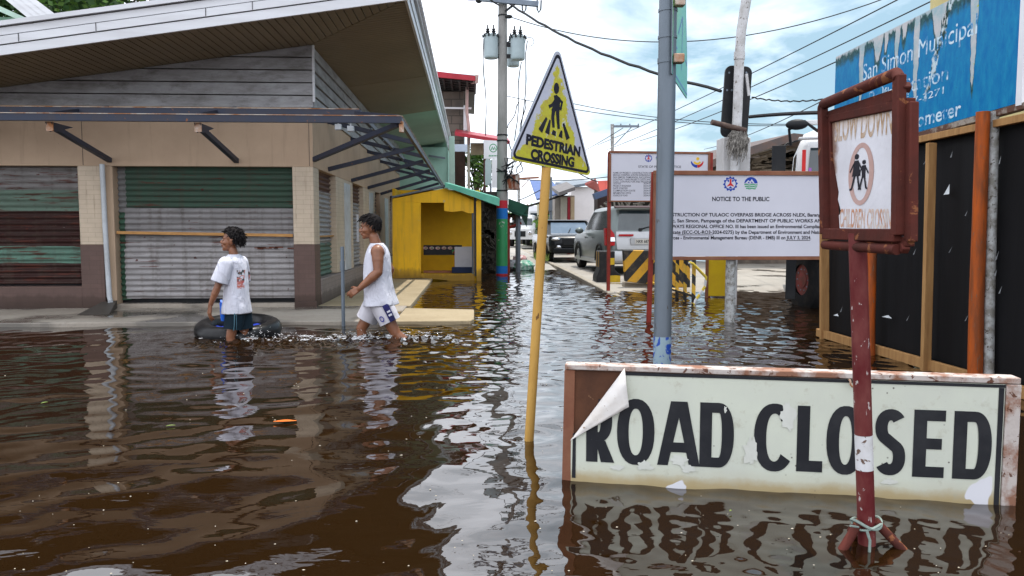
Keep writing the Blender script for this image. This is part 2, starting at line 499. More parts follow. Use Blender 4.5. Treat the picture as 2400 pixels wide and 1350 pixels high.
M_ink = paint('black_ink', (.018, .018, .026), (.03, .03, .04), 5, .5, .8, .5, 0, 0)
M_inkgrey = paint('printed_text', (.045, .045, .055), rough=.5, bmp=0)
M_blue_ink = paint('emblem_blue', (.015, .05, .33), (.012, .04, .28), rough=.5, bmp=0)
M_red_ink = paint('emblem_red', (.55, .03, .03), rough=.5, bmp=0)
M_green_ink = paint('emblem_green', (.03, .30, .12), rough=.5, bmp=0)
M_yel_ink = paint('emblem_yellow', (.75, .48, .03), rough=.5, bmp=0)
M_notice = paint('notice_board_white', (.56, .56, .62), (.51, .51, .57), 1.2, .35, .7, .4, 0, .03, 12)
M_glass = paint('car_glass', (.02, .032, .038), (.055, .072, .075), 1.1, rough=.06, bmp=0, spec=.8)
M_tyre = paint('tyre_rubber', (.013, .013, .014), (.035, .03, .026), 5, .45, .7, .8, 0, .2, 90)
M_rim = paint('alloy_rim', (.45, .46, .48), rough=.3, metal=.7, bmp=0)
M_chrome = paint('chrome', (.6, .6, .62), rough=.15, metal=1, bmp=0)
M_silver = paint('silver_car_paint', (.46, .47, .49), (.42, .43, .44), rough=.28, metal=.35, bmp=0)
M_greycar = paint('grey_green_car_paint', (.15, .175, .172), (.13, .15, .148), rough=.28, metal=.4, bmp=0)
M_blackcar = paint('black_car_paint', (.018, .019, .021), rough=.2, metal=.2, bmp=0)
M_lamp_red = paint('tail_lamp', (.42, .012, .015), rough=.2, bmp=0)
M_skin = None
def leafmat(name, a, b):
    m, nt, bs = newmat(name)
    oi = nn(nt, 'ShaderNodeObjectInfo'); g = coords(nt)
    c = mix(nt, ramp(nt, noise(nt, g, 3.5, 4, .6), [(.3, 0.), (.7, 1.)]), a, b)
    setc(nt, bs, c); bs.inputs['Roughness'].default_value = .55
    try: bs.inputs['Transmission Weight'].default_value = .0
    except Exception: pass
    tr = nn(nt, 'ShaderNodeBsdfTranslucent', {'Color': c}); ms = nn(nt, 'ShaderNodeMixShader', {0: .35})
    nt.links.new(bs.outputs[0], ms.inputs[1]); nt.links.new(tr.outputs[0], ms.inputs[2])
    nt.links.new(ms.outputs[0], nt.nodes['Material Output'].inputs[0])
    return m
M_leaf = leafmat('leaf_green', (.05, .13, .02), (.15, .26, .04))
M_leaf2 = leafmat('leaf_yellow_green', (.10, .19, .03), (.24, .30, .06))
M_leaf_dark = leafmat('leaf_dark', (.022, .06, .014), (.05, .11, .025))
M_bark = paint('bark', (.12, .09, .06), (.07, .05, .035), 9, .4, .7, .9, 0, .4, 30)
# ------------------------------------------------------------------ water, ground, pavements
def water():
    nr, na = 1250, 700
    r = np.geomspace(.7, 60, nr); a = np.linspace(R(-62), R(62), na)
    A, RR = np.meshgrid(a, r)
    X = RR * np.sin(A); Y = RR * np.cos(A) - .3
    rng = np.random.default_rng(5)
    Z = np.zeros_like(X)
    def cell(s, seed):           # slow random field to break up the wave trains
        q = np.random.default_rng(seed); F = np.zeros_like(X)
        for _ in range(7):
            k = 2 * PI / (s * q.uniform(.7, 1.8)); t = q.uniform(0, 2 * PI)
            F += np.sin(k * (X * math.cos(t) + Y * math.sin(t)) + q.uniform(0, 7))
        return F / 3
    def train(n, l0, l1, t0, ts, slope, seed, mod=0.0, warp=.9):
        """n sine trains with wavelengths l0..l1 m, rms surface slope about `slope`"""
        q = np.random.default_rng(seed); H = np.zeros_like(X)
        for i in range(n):
            lam = l0 * (l1 / l0) ** q.uniform(0, 1); t = q.normal(t0, ts); k = 2 * PI / lam
            damp = np.clip((lam / (RR * .0050) - 1.3) / 2, 0, 1)
            a = slope * math.sqrt(2.0 / n) / k
            ph = q.uniform(0, 7) + warp * cell(2.2 * lam + .5, seed * 10 + i % 4)
            m = 1 + mod * cell(3.0 * lam + .8, seed * 10 + 50 + i % 5)
            H += a * damp * m * np.sin(k * (X * math.cos(t) + Y * math.sin(t)) + ph)
        return H
    street = 1 / (1 + np.exp(-(X + .5) * 2.4)) * 1 / (1 + np.exp(-(Y - 5.2) * 1.5))
    calm = .72 + .28 / (1 + np.exp(-(X + .6) * 2.0))
    Z += calm * (1 - .65 * street) * train(14, .55, 1.3, 2.05, .40, .030, 1, .5)              # slow swell, crests slanting up to the right
    Z += train(14, .22, .55, 1.75, .55, .020, 2, .8) * (1 - .6 * street)
    Z += train(12, .10, .22, 1.6, .70, .011, 3, 1.0) * (.55 + .45 * street)
    Z += train(34, .13, .42, 1.45, .9, .105, 4, .5) * street      # chop out in the open street
    bz = 1 / (1 + np.exp(-(X - .25) * 6)) * 1 / (1 + np.exp((Y - 3.6) * 6))
    Z += (train(14, .07, .20, 1.4, .9, .034, 7, .8) + train(8, .22, .5, 1.5, .8, .026, 8, .5)) * bz     # ripples bouncing off the sunken board
    # wakes where the two walkers push through, and rings round the posts
    for (wx, wy, s, am) in [(-.98, 8.12, .55, .032), (-.75, 8.15, .40, .026), (-2.35, 7.95, .5, .026), (-2.1, 7.9, .45, .022), (-1.65, 8.0, .6, .016)]:
        d2 = ((X - wx) / 1.7) ** 2 + (Y - wy) ** 2
        g = np.exp(-d2 / (2 * (s * .45) ** 2))
        w = np.zeros_like(X)
        for i in range(16):
            lam = rng.uniform(.06, .22); t = rng.uniform(0, PI); k = 2 * PI / lam
            w += .3 * np.sin(k * (X * math.cos(t) + Y * math.sin(t)) + rng.uniform(0, 7))
        Z += g * am * w * .75
        d = np.sqrt((X - wx) ** 2 + (Y - wy) ** 2)
        Z += .0035 * np.sin(2 * PI * d / .24) * np.exp(-d / 1.1) * (d > .2)
    for (wx, wy) in [(.32, 4.2), (1.45, 2.82), (1.05, 4.6)]:
        d = np.sqrt((X - wx) ** 2 + (Y - wy) ** 2)
        Z += .0012 * np.sin(2 * PI * d / .13) * np.exp(-d / .35)
    me = bpy.data.meshes.new('flood_water')
    co = np.stack([X, Y, Z], -1).reshape(-1, 3).astype(np.float32)
    i, j = np.meshgrid(np.arange(nr - 1), np.arange(na - 1), indexing='ij')
    b = i * na + j
    q = np.stack([b, b + 1, b + na + 1, b + na], -1).reshape(-1, 4)[:, ::-1]
    n = len(q)
    me.vertices.add(len(co)); me.vertices.foreach_set('co', co.ravel())
    me.loops.add(n * 4); me.loops.foreach_set('vertex_index', q.ravel().astype(np.int32))
    me.polygons.add(n); me.polygons.foreach_set('loop_start', (np.arange(n) * 4).astype(np.int32))
    me.polygons.foreach_set('loop_total', np.full(n, 4, dtype=np.int32))
    me.polygons.foreach_set('use_smooth', np.ones(n, dtype=bool))
    me.update(calc_edges=True); me.validate()
    m, nt, bs = newmat('murky_flood_water')
    o = coords(nt)
    c = mix(nt, ramp(nt, noise(nt, o, .5, 4, .5), [(.35, 0.), (.7, 1.)]), (.0150, .0066, .0017), (.0105, .0046, .0013))
    setc(nt, bs, c)
    bs.inputs['Roughness'].default_value = .012
    bs.inputs['IOR'].default_value = 1.8
    h1 = noise(nt, coords(nt, 'Object', (.55, 1.0, 1)), 5.5, 3, .5, .6)
    h2 = noise(nt, coords(nt, 'Object', (.5, 1.0, 1)), 17, 3, .55)
    n1 = bump(nt, bs, h1, .06, .03)
    p = sep(nt, o)                                   # wind ripples out in the open street
    open_ = mth(nt, 'MULTIPLY', ramp(nt, mth(nt, 'ADD', mth(nt, 'MULTIPLY', p[0], .25), .5), [(.30, 0.), (.55, 1.)]), ramp(nt, mth(nt, 'MULTIPLY', p[1], .05), [(.27, 0.), (.45, 1.)]))
    h3 = noise(nt, coords(nt, 'Object', (.5, 1.0, 1)), 6, 3, .5)
    n2 = bump(nt, bs, h2, .045, .006, n1)
    n3 = nn(nt, 'ShaderNodeBump', {'Height': h3, 'Strength': mth(nt, 'MULTIPLY', open_, .16), 'Distance': .03, 'Normal': n2})
    nt.links.new(n3.outputs[0], bs.inputs['Normal'])
    me.materials.append(m)
    ob = bpy.data.objects.new('flood_water', me); COL.objects.link(ob)
    return struct(ob)
water()

# ground far below and beyond everything
g = MB(); g.poly([(-400, -60, -.55), (400, -60, -.55), (400, 900, -.55), (-400, 900, -.55)])
struct(g.build('ground', M_mud))
def sheet(name, rows, m):
    """rows of (Y, z, x0, x1)"""
    b = MB()
    for (y, z, x0, x1), (y2, z2, u0, u1) in zip(rows, rows[1:]):
        b.poly([(x0, y, z), (x1, y, z), (u1, y2, z2), (u0, y2, z2)])
    return struct(b.build(name, m))
KX = 2.62
sheet('street', [(18.0, -.16, -6, KX), (21.5, -.02, -6, KX), (26, .10, -6, KX), (45, .22, -7, KX), (200, .3, -9, KX + 2)], M_road)
sheet('yard', [(10.0, -.34, KX, 40), (12.6, -.06, KX, 40), (14.0, -.005, KX, 40), (17, .055, KX, 45), (24, .09, KX, 50), (200, .3, KX + 2, 90)], M_yard)
k = MB()
k.loft([[V(KX - .14, 11.5, -.3), V(KX + .02, 11.5, -.3), V(KX + .02, 11.5, -.05), V(KX - .12, 11.5, -.05)],
        [V(KX - .14, 14.5, -.3), V(KX + .02, 14.5, -.3), V(KX + .02, 14.5, .03), V(KX - .12, 14.5, .03)],
        [V(KX - .14, 19, -.3), V(KX + .02, 19, -.3), V(KX + .02, 19, .085), V(KX - .12, 19, .085)],
        [V(KX - .14, 60, -.3), V(KX + .02, 60, -.3), V(KX + .02, 60, .30), V(KX - .12, 60, .30)]])
struct(k.build('kerb', M_kerb, bevel=.015))
# pavement round the shop corner: front walk, side walk, and the apron that sticks out into the street
WZ = .050
b = MB(); b.span((-16, 9.40, -.4), (-.95, 11.30, WZ)); struct(b.build('sidewalk', M_walk, bevel=.012))
b = MB(); b.span((-2.4, 11.304, -.4), (-.90, 24.5, WZ)); struct(b.build('side_walkway', M_walk_dry, bevel=.012))
b = MB(); b.slab(Fr((0, 0, 0), (1, 0, 0), (0, 1, 0)), [(-.946, 9.40), (-.02, 9.40), (.03, 9.6), (.035, 10.72), (-.946, 10.98)], -.4, .046)
struct(b.build('apron', M_walk_dry, bevel=.012))
# ------------------------------------------------------------------ corner shop building
FY_ = 11.2
FY = 11.2; CX = P(738, 560, Y=FY_).x; CZT = P(725, 105, Y=FY_).z
SL = (CZT - P(0, 205, Y=FY_).z) / (P(725, 105, Y=FY_).x - P(0, 205, Y=FY_).x)   # roof slope
def wt(x): return CZT + SL * (x - CX)               # underside of the roof above X
EY = 9.69
for _ in range(40):                                  # outer eave corner on the roof plane
    q_ = P(948, 0, Y=EY); EY += (q_.z - wt(q_.x)) * -1.5
EX = P(948, 0, Y=EY).x
XL = -13.0; SZ = P(400, 250, Y=FY_).z; ZM = P(400, 260, Y=10.35).z
shop = thing('shop_building', 'cream corner shop with rusty roller shutters and big upswept white roof', 'building', (CX, FY, 0))
def fx_(px): return P(px, 540, Y=FY_).x
# masonry band above the shutters, and the wall body
BZ = P(400, 390, Y=FY_).z                                          # underside of the beam
w = MB()
w.span((XL, FY - .02, BZ), (CX, FY + .3, SZ + .015))
w.span((CX - .3, FY + .3, BZ), (CX, 24.2, SZ + .015))
w.build('beam_wall', M_cream, shop, bevel=.006)
for px in (203, 729):
    w = MB(); w.box((fx_(px), FY - .0215, (BZ + SZ) / 2), (.006, .004, SZ - BZ - .02)); w.build('panel_seam', M_black, shop, smooth=False)
w = MB(); w.span((XL, 24.2, 0), (CX, 24.5, 3.3)); w.span((XL, FY + .3, 0), (XL + .3, 24.2, 2.6)); w.span((-8.0, FY + 1.5, 0), (CX - 1.6, 24, 2.9))
w.build('inner_wall', M_cream, shop)
ZT = P(230, 573, Y=FY_).z
def column(x0, x1, y0, y1, low=.0):
    c = MB(); c.span((x0, y0, ZT), (x1, y1, BZ - .002)); o = c.build('column', M_cream_tile, shop, bevel=.006)
    c = MB(); c.span((x0 - .003, y0 - .004, low), (x1 + .003, y1 + .003, ZT)); c.build('column_base', M_brown_tile, o, bevel=.006)
def zP(py): return P(450, py, Y=FY).z
def fx(px, Y=FY): return P(px, 540, Y=Y).x
def sy(px): return P(px, 540, X=CX).y
column(fx(192), fx(246), FY - .06, FY + .3)
column(fx(690), CX + .005, FY - .06, FY + .34)
column(-10.6, -10.1, FY - .06, FY + .3)
# pilaster right of the pipe
c = MB(); c.span((fx(249), FY - .02, .02), (fx(270), FY + .2, BZ - .002)); c.build('pilaster', M_cream, shop, bevel=.006)
# low brown tiled wall under the left shutter; threshold under the middle one
c = MB(); c.span((XL, FY - .045, .0), (fx(192) - .004, FY + .2, .36)); c.build('low_wall', M_brown_tile, shop, bevel=.008)
c = MB(); c.span((fx(270) + .002, FY - .05, 0), (fx(690) - .002, FY + .25, .105)); c.build('threshold', M_walk, shop, bevel=.01)
c = MB(); c.span((fx(690) + .002, FY - .09, 0), (CX + .03, FY - .066, .13)); c.build('skirting', M_brown_tile, shop, bevel=.006)
# ramp plate beside the door
c = MB(); c.poly([P(180, 738, Z=.056), P(255, 738, Z=.056), V(fx(272), FY - .055, .16), V(fx(238), FY - .07, .14)])
c.poly([P(255, 738, Z=.0561), V(fx(272), FY - .055, .16), V(fx(272), FY - .055, .04)])
c.build('ramp', paint('dark_ramp', (.07, .063, .055), rough=.5), shop)
def corrugated(name, x0, x1, z0, z1, y, mat, pitch=.072, amp=.016, axis='x', warp=0.0):
    b = MB(); nseg = int((z1 - z0) / pitch * 8); rings = []; nx = 14
    for i in range(nseg + 1):
        z = z0 + (z1 - z0) * i / nseg
        row = []
        for j in range(nx + 1):
            t = j / nx; x = x0 + (x1 - x0) * t
            d = amp * math.sin(2 * PI * z / pitch + .35 * mnoise.noise(V(x * .9, z * .4, 1))) + warp * mnoise.noise(V(x * 1.3, z * 1.1, 3))
            row.append(V(x, y + d, z) if axis == 'x' else V(y + d, x, z))
        rings.append(row)
    b.loft(rings, 0, (False, False), closed=False)
    return b.build(name, mat, shop, angle=80)
corrugated('shutter', XL + .3, fx(192) + .03, .385, BZ + .03, FY + .10, M_shut_left, .085, .017, warp=.022)
corrugated('shutter', fx(291), fx(688), zP(493), BZ + .03, FY + .10, M_shut_mid, .080, .017, warp=.022)
corrugated('shutter', fx(288), fx(690) + .02, zP(588), zP(491) + .015, FY + .075, M_shut_mid, .080, .015, warp=.022)
corrugated('shutter', fx(287), fx(690) + .02, zP(700), zP(583), FY + .048, M_shut_mid, .080, .015, warp=.022)
corrugated('shutter_strip', fx(271), fx(294), .15, BZ + .02, FY + .125, M_shut_edge, .080, .014, warp=.01)
c = MB(); c.span((XL + .3, FY + .16, .1), (fx(690) + .05, FY + .19, BZ)); c.build('shutter_backing', M_black, shop)
c = MB(); c.bar(V(fx(272), FY + .02, zP(545)), V(fx(686), FY + .015, zP(552)), .022, .042); c.build('wooden_batten', M_batten, shop, bevel=.004)
c = MB()
for _ in range(9):                                  # rusted edge of the overlapping sheet
    x = random.uniform(fx(595), fx(686)); c.box((x, FY + .028, zP(581) + random.uniform(-.008, .008)), (random.uniform(.05, .16), .006, random.uniform(.012, .03)))
c.build('rust_patch', paint('rust_flakes', (.13, .04, .02), (.07, .02, .015), 20), shop)
# rain pipe
c = MB(); c.tube([V(fx(253), FY - .10, BZ + .02), V(fx(254.5), FY - .10, 1.2), V(fx(258), FY - .10, .22), V(fx(262), FY - .12, .16), V(fx(268), FY - .2, .14)], .034, 12)
c.build('rain_pipe', M_pipe, shop)
# side wall: columns, low wall, shutters between
ys = [(11.54, 11.62), (sy(789), sy(828)), (sy(853), sy(880)), (sy(891), sy(914)), (22.6, 24.2)]
opens = [(ys[0][1], ys[1][0]), (ys[1][1], ys[2][0]), (ys[2][1], ys[3][0]), (ys[3][1], ys[4][0])]
for i, (a, b_) in enumerate(ys):
    if i == 0:
        c = MB(); c.span((CX - .25, a + .004, .45), (CX - .012, b_, BZ - .002)); c.build('shutter_jamb', M_pipe, shop, bevel=.005)
        continue
    c = MB(); c.span((CX - .3, a, .44), (CX + .0, b_, BZ - .002)); o = c.build('column', M_cream_tile if i != 3 else M_cream, shop, bevel=.006)
    c = MB(); c.span((CX - .3, a + (b_ - a) * .45, .44), (CX + .012, a + (b_ - a) * .8, BZ - .06)); c.build('post_cover', M_pipe, o, bevel=.005)
for i, (a, b_) in enumerate(opens):
    corrugated('shutter', a - .02, b_ + .02, .42, BZ + .02, CX - .10, (M_shut_side, M_shut_grey, M_shut_grey, M_shut_grey)[i], .075, .017, 'y', warp=.008)
    c = MB(); c.span((CX - .2, a - .05, .1), (CX - .17, b_ + .05, BZ)); c.build('shutter_backing', M_black, shop)
c = MB(); c.bar(V(CX - .07, opens[0][0], 1.06), V(CX - .07, opens[0][1], 1.06), .05, .02); c.build('wooden_batten', M_batten, shop)
c = MB(); c.span((CX - .26, 11.544, 0), (CX + .02, 24.2, .43)); c.build('low_wall', tile_mat('grey_brown_tile', (.26, .215, .20), (.24, .20, .185), (.15, .12, .11), .2, .066), shop, bevel=.008)
# lap siding above, boards clipped under the sloping roof
sb = MB(); n = 14; bh = .176
fr = Fr((0, FY, 0), (1, 0, 0), (0, 0, 1))            # n points to the viewer (-Y)
for i in range(n):
    z0 = SZ + i * bh
    q = [(XL, z0), (CX + .012, z0), (CX + .012, z0 + bh - .013), (XL, z0 + bh - .013)]
    q = clip(q, -SL, 1, CZT - SL * CX - .005)
    if len(q) < 3: continue
    f = [fr.pt(x, z, .034 - .026 * (z - z0) / bh) for x, z in q]; k_ = [fr.pt(x, z, -.03) for x, z in q]
    a = sb.add(f); b2 = sb.add(k_); m_ = len(q)
    sb.face(range(a, a + m_))
    for j in range(m_): sb.face((a + j, a + (j + 1) % m_, b2 + (j + 1) % m_, b2 + j))
sb.build('siding', M_siding, shop, smooth=False)
sb = MB()
for i in range(6):
    z0 = SZ + i * bh; z1 = min(z0 + bh - .013, CZT + .02)
    if z1 - z0 < .02: continue
    sb.loft([[V(CX - .03, y, z0), V(CX + .034, y, z0), V(CX + .008, y, z1), V(CX - .03, y, z1)] for y in (FY + .03, 24.3)])
sb.build('siding', M_siding, shop, smooth=False)
c = MB(); c.span((CX + .0125, FY - .04, 2.96), (CX + .045, FY + .0, wt(CX) - .01)); c.build('corner_trim', M_fascia, shop, bevel=.004)
# soffit planks
def zs(x): return wt(x)
mx0, my0, mx1, my1 = CX, FY, EX, EY                  # mitre from wall corner to eave corner
def plankset(name, polyfn, mat, a0, a1, step, along):
    b = MB(); t = a0
    while t < a1:
        q = polyfn(t, min(t + step - .015, a1))
        if q and len(q) >= 3:
            b.add([]); m_ = len(q)
            lo = b.add([V(x, y, zs(x) if along == 'front' else CZT + SL * (x - CX)) for x, y in q])
            hi = b.add([V(x, y, wt(x) + .018) for x, y in q])
            b.face(range(lo, lo + m_))
            for j in range(m_): b.face((lo + j, lo + (j + 1) % m_, hi + (j + 1) % m_, hi + j))
        t += step
    return b.build(name, mat, shop, smooth=False)
# mitre line: a*x + b*y = c
ma, mb_ = (my1 - my0), -(mx1 - mx0); mc = ma * mx0 + mb_ * my0
def front_poly(t0, t1):
    q = [(t0, EY), (t1, EY), (t1, FY + .02), (t0, FY + .02)]
    return clip(q, -ma, -mb_, -mc - .012) if (ma * (-5) + mb_ * 10 - mc) > 0 else clip(q, ma, mb_, mc - .012)
def side_poly(t0, t1):
    q = [(CX - .02, t0), (EX, t0), (EX, t1), (CX - .02, t1)]
    return clip(q, ma, mb_, mc - .012) if (ma * (-5) + mb_ * 10 - mc) > 0 else clip(q, -ma, -mb_, -mc - .012)
plankset('soffit', front_poly, M_soffit, XL, EX, .105, 'front')
plankset('soffit', side_poly, M_soffit, EY, 14.4, .105, 'side')
plankset('soffit', side_poly, M_soffit, 14.42, 18.4, 4.0, 'side')
plankset('soffit', side_poly, M_soffit_mint, 18.42, 27.0, 8.6, 'side')
# roof slab over the soffits
c = MB(); T = .34
for (x0, x1) in ((XL - .5, EX),):
    c.loft([[V(x, EY, wt(x) + .02), V(x, 27, wt(x) + .02), V(x, 27, wt(x) + T), V(x, EY, wt(x) + T)] for x in (x0, x1)])
c.build('roof', paint('roof_sheet', (.34, .35, .36), (.28, .27, .26), rough=.5), shop)
# stepped fascia of the front eave: three bands, the shadow lines darkened by a black strip
f = MB()
bands = [(-.012, .100, .034), (.113, .208, .046), (.221, .308, .036), (.322, .378, .075)]
def fascia_run(pts, out, offs):
    for (z0, z1, d) in bands:
        f.loft([[V(p[0], p[1], p[2] + z0) , V(p[0] + out[0] * d, p[1] + out[1] * d, p[2] + z0), V(p[0] + out[0] * d, p[1] + out[1] * d, p[2] + z1), V(p[0], p[1], p[2] + z1)] for p in pts])
fascia_run([(XL - .5, EY, wt(XL - .5)), (EX + .05, EY, wt(EX + .05))], (0, -1), bands)
f.build('fascia', M_fascia, shop, smooth=False)
f = MB(); f.loft([[V(x, EY - .001, wt(x) - .01), V(x, EY - .014, wt(x) - .01), V(x, EY - .014, wt(x) + .37), V(x, EY - .001, wt(x) + .37)] for x in (XL - .5, EX + .04)]); f.build('fascia_groove_shade', M_black, shop, smooth=False)  # black strip behind the bands paints the shade of the grooves
f = MB()
fascia_run([(EX, EY - .03, wt(EX)), (EX, 27.0, wt(EX))], (1, 0), bands)
f.build('fascia', M_fascia, shop, smooth=False)
f = MB()                                              # vertical joints in the fascia cover strip
for px in (70, 248, 500, 607):
    x = fx(px, EY); f.box((x, EY - .05, wt(x) + .165), (.006, .006, .098))
f.build('fascia_joint', M_black, shop)
f = MB(); y = EY; rg = []
while y < 27:                                         # ribbed end of the roof sheet along the street eave
    for dy, dz in ((0, 0), (.012, .028), (.042, .028), (.054, 0)): z = wt(EX) + .378 + dz; rg.append([V(EX + .03, y + dy, z), V(EX + .12, y + dy, z), V(EX + .12, y + dy, z + .012), V(EX + .03, y + dy, z + .012)])
    y += .09
f.loft(rg)
f.build('sheet_edge', M_fascia, shop, smooth=False)
# ---- steel canopy frame
CYO = 9.6; CE = P(938, 282, Y=CYO).x; ZO = P(700, 279, Y=CYO).z                       # outer edge
can = MB()
can.bar(V(XL, CYO, ZO), V(CE, CYO, ZO), .045, .088)
can.bar(V(CE, CYO - .022, ZO), V(CE, 24.4, ZO), .045, .085)
can.bar(V(XL, 10.35, ZM), V(-1.47, 10.35, ZM), .045, .075)
can.bar(V(-1.47, 10.35 - .02, ZM), V(-1.47, 24.4, ZM), .045, .075)
frame = can.build('canopy_frame', M_navy, shop, smooth=False, bevel=.004)
can = MB()
can.bar(V(XL, CYO - .004, ZO + .0455), V(CE, CYO - .004, ZO + .0455), .05, .008)
can.bar(V(CE + .004, CYO, ZO + .0456), V(CE + .004, 24.4, ZO + .0456), .05, .008)
can.bar(V(XL, 10.346, ZM + .0405), V(-1.47, 10.346, ZM + .0405), .05, .008)
can.build('rusty_top_edge', M_rust, frame, smooth=False)
def strut(p0, p1):
    s_ = MB(); s_.bar(p0, p1, .065, .065); s_.build('strut', M_navy, frame, smooth=False, bevel=.004)
def rafter(p0, p1):
    s_ = MB(); s_.bar(p0, p1, .045, .07); s_.build('rafter', M_navy, frame, smooth=False, bevel=.004)
for x in (fx(265), fx(560), -9.0, -11.2):
    strut(V(x, FY - .02, P(265, 376, Y=FY).z), V(x, CYO + .1, ZO - .09)); rafter(V(x, FY - .02, SZ - .03), V(x, CYO + .03, ZO + .03))
    s_ = MB(); s_.poly([V(x - .034, CYO + .02, ZO - .05), V(x - .034, CYO + .55, ZO - .05), V(x - .034, CYO + .12, ZO - .16)]); s_.poly([V(x + .034, CYO + .02, ZO - .05), V(x + .034, CYO + .55, ZO - .05), V(x + .034, CYO + .12, ZO - .16)])
    s_.build('gusset', M_navy, frame, smooth=False)
    s_ = MB(); s_.box((x, CYO + .06, ZO - .10), (.085, .012, .11)); s_.build('end_plate', M_rust, frame)
strut(V(CX + .0, FY + .02, P(728, 374, Y=FY).z), V(CE - .03, CYO + .04, ZO - .05)); rafter(V(CX, FY - .0, SZ - .03), V(CE - .03, CYO + .03, ZO + .03))
for px in (772, 825, 863, 893, 915):
    y = sy(px); strut(V(CX, y, P(px, {772:398,825:424,863:441,893:455,915:463}[px], X=CX).z), V(CE - .03, y, ZO - .05)); rafter(V(CX, y, SZ - .03), V(CE - .02, y, ZO + .03))
s_ = MB(); s_.box((CE + .01, CYO + .06, ZO - .08), (.05, .12, .13)); s_.build('end_plate', M_rust, frame)
# small lamp boxes under the canopy
for px, py in ((793, 298), (822, 302)):
    p = P(px, py, Y=10.5); s_ = MB(); s_.box(p, (.085, .08, .075)); s_.box(p + V(0, 0, .06), (.02, .02, .06)); s_.build('junction_box', M_pipe, frame, bevel=.006)
for i in range(9):
    y = 11.6 + i * .75; s_ = MB(); s_.box((-1.475, y, ZM - .05), (.03, .13, .012)); s_.build('clip_plate', M_galv, frame)

# white poster hanging on the side shutter
pc = P(838, 535, X=CX + .03)
c = MB(); c.slab(Fr(pc, (0, 1, 0), (0, 0, 1)), [(-.14, -.27), (.14, -.27), (.14, .27), (-.14, .27)], 0, .006)
o = c.build('paper_notice', M_notice); tag(o, 'narrow white paper sheet hung on the side shutter behind the man', 'paper notice')
# tarnished thin wire across the side openings
# free-standing slim grey post in front of the walk
b = MB(); q0 = P(805, 765, Z=.0); y_ = q0.y
b.tube([V(q0.x, y_, -.4), V(P(802, 578, Y=y_).x, y_, P(802, 578, Y=y_).z)], .022, 10); b.tube([V(P(802.5, 620, Y=y_).x, y_, P(802, 612, Y=y_).z), V(P(802.5, 640, Y=y_).x, y_, P(802, 634, Y=y_).z)], .029, 10)
o = b.build('steel_post', M_galv); tag(o, 'slim bare grey steel post at the pavement edge between the two walkers', 'post')
# ------------------------------------------------------------------ ROAD CLOSED board
pl = P(1316, 1128, Z=0); pr = P(2372, 1182, Z=0)
bu = (pr - pl); BL = bu.length; bu.normalize()
bf = Fr(pl, bu, (0, 0, 1))
board = thing('road_closed_board', 'big cream board reading ROAD CLOSED half sunk in the flood, one corner of its sheet peeled back', 'road sign', pl)
BH = bf.at(1850, 868)[1] - .024
tl = (bf.at(1326, 852)[0], bf.at(1326, 852)[1] - .026)
c = MB(); c.slab(bf, [(.0, -.42), (BL, -.42), (BL + .0, BH - .004), (tl[0], BH)], -.075, -.012)
c.build('panel', paint('rotten_plywood', (.13, .055, .03), (.075, .035, .022), 5, .35, .65, .8, 0, .5, 26, (1, 1, 1), (17, .66, (.26, .14, .08))), board, bevel=.004)
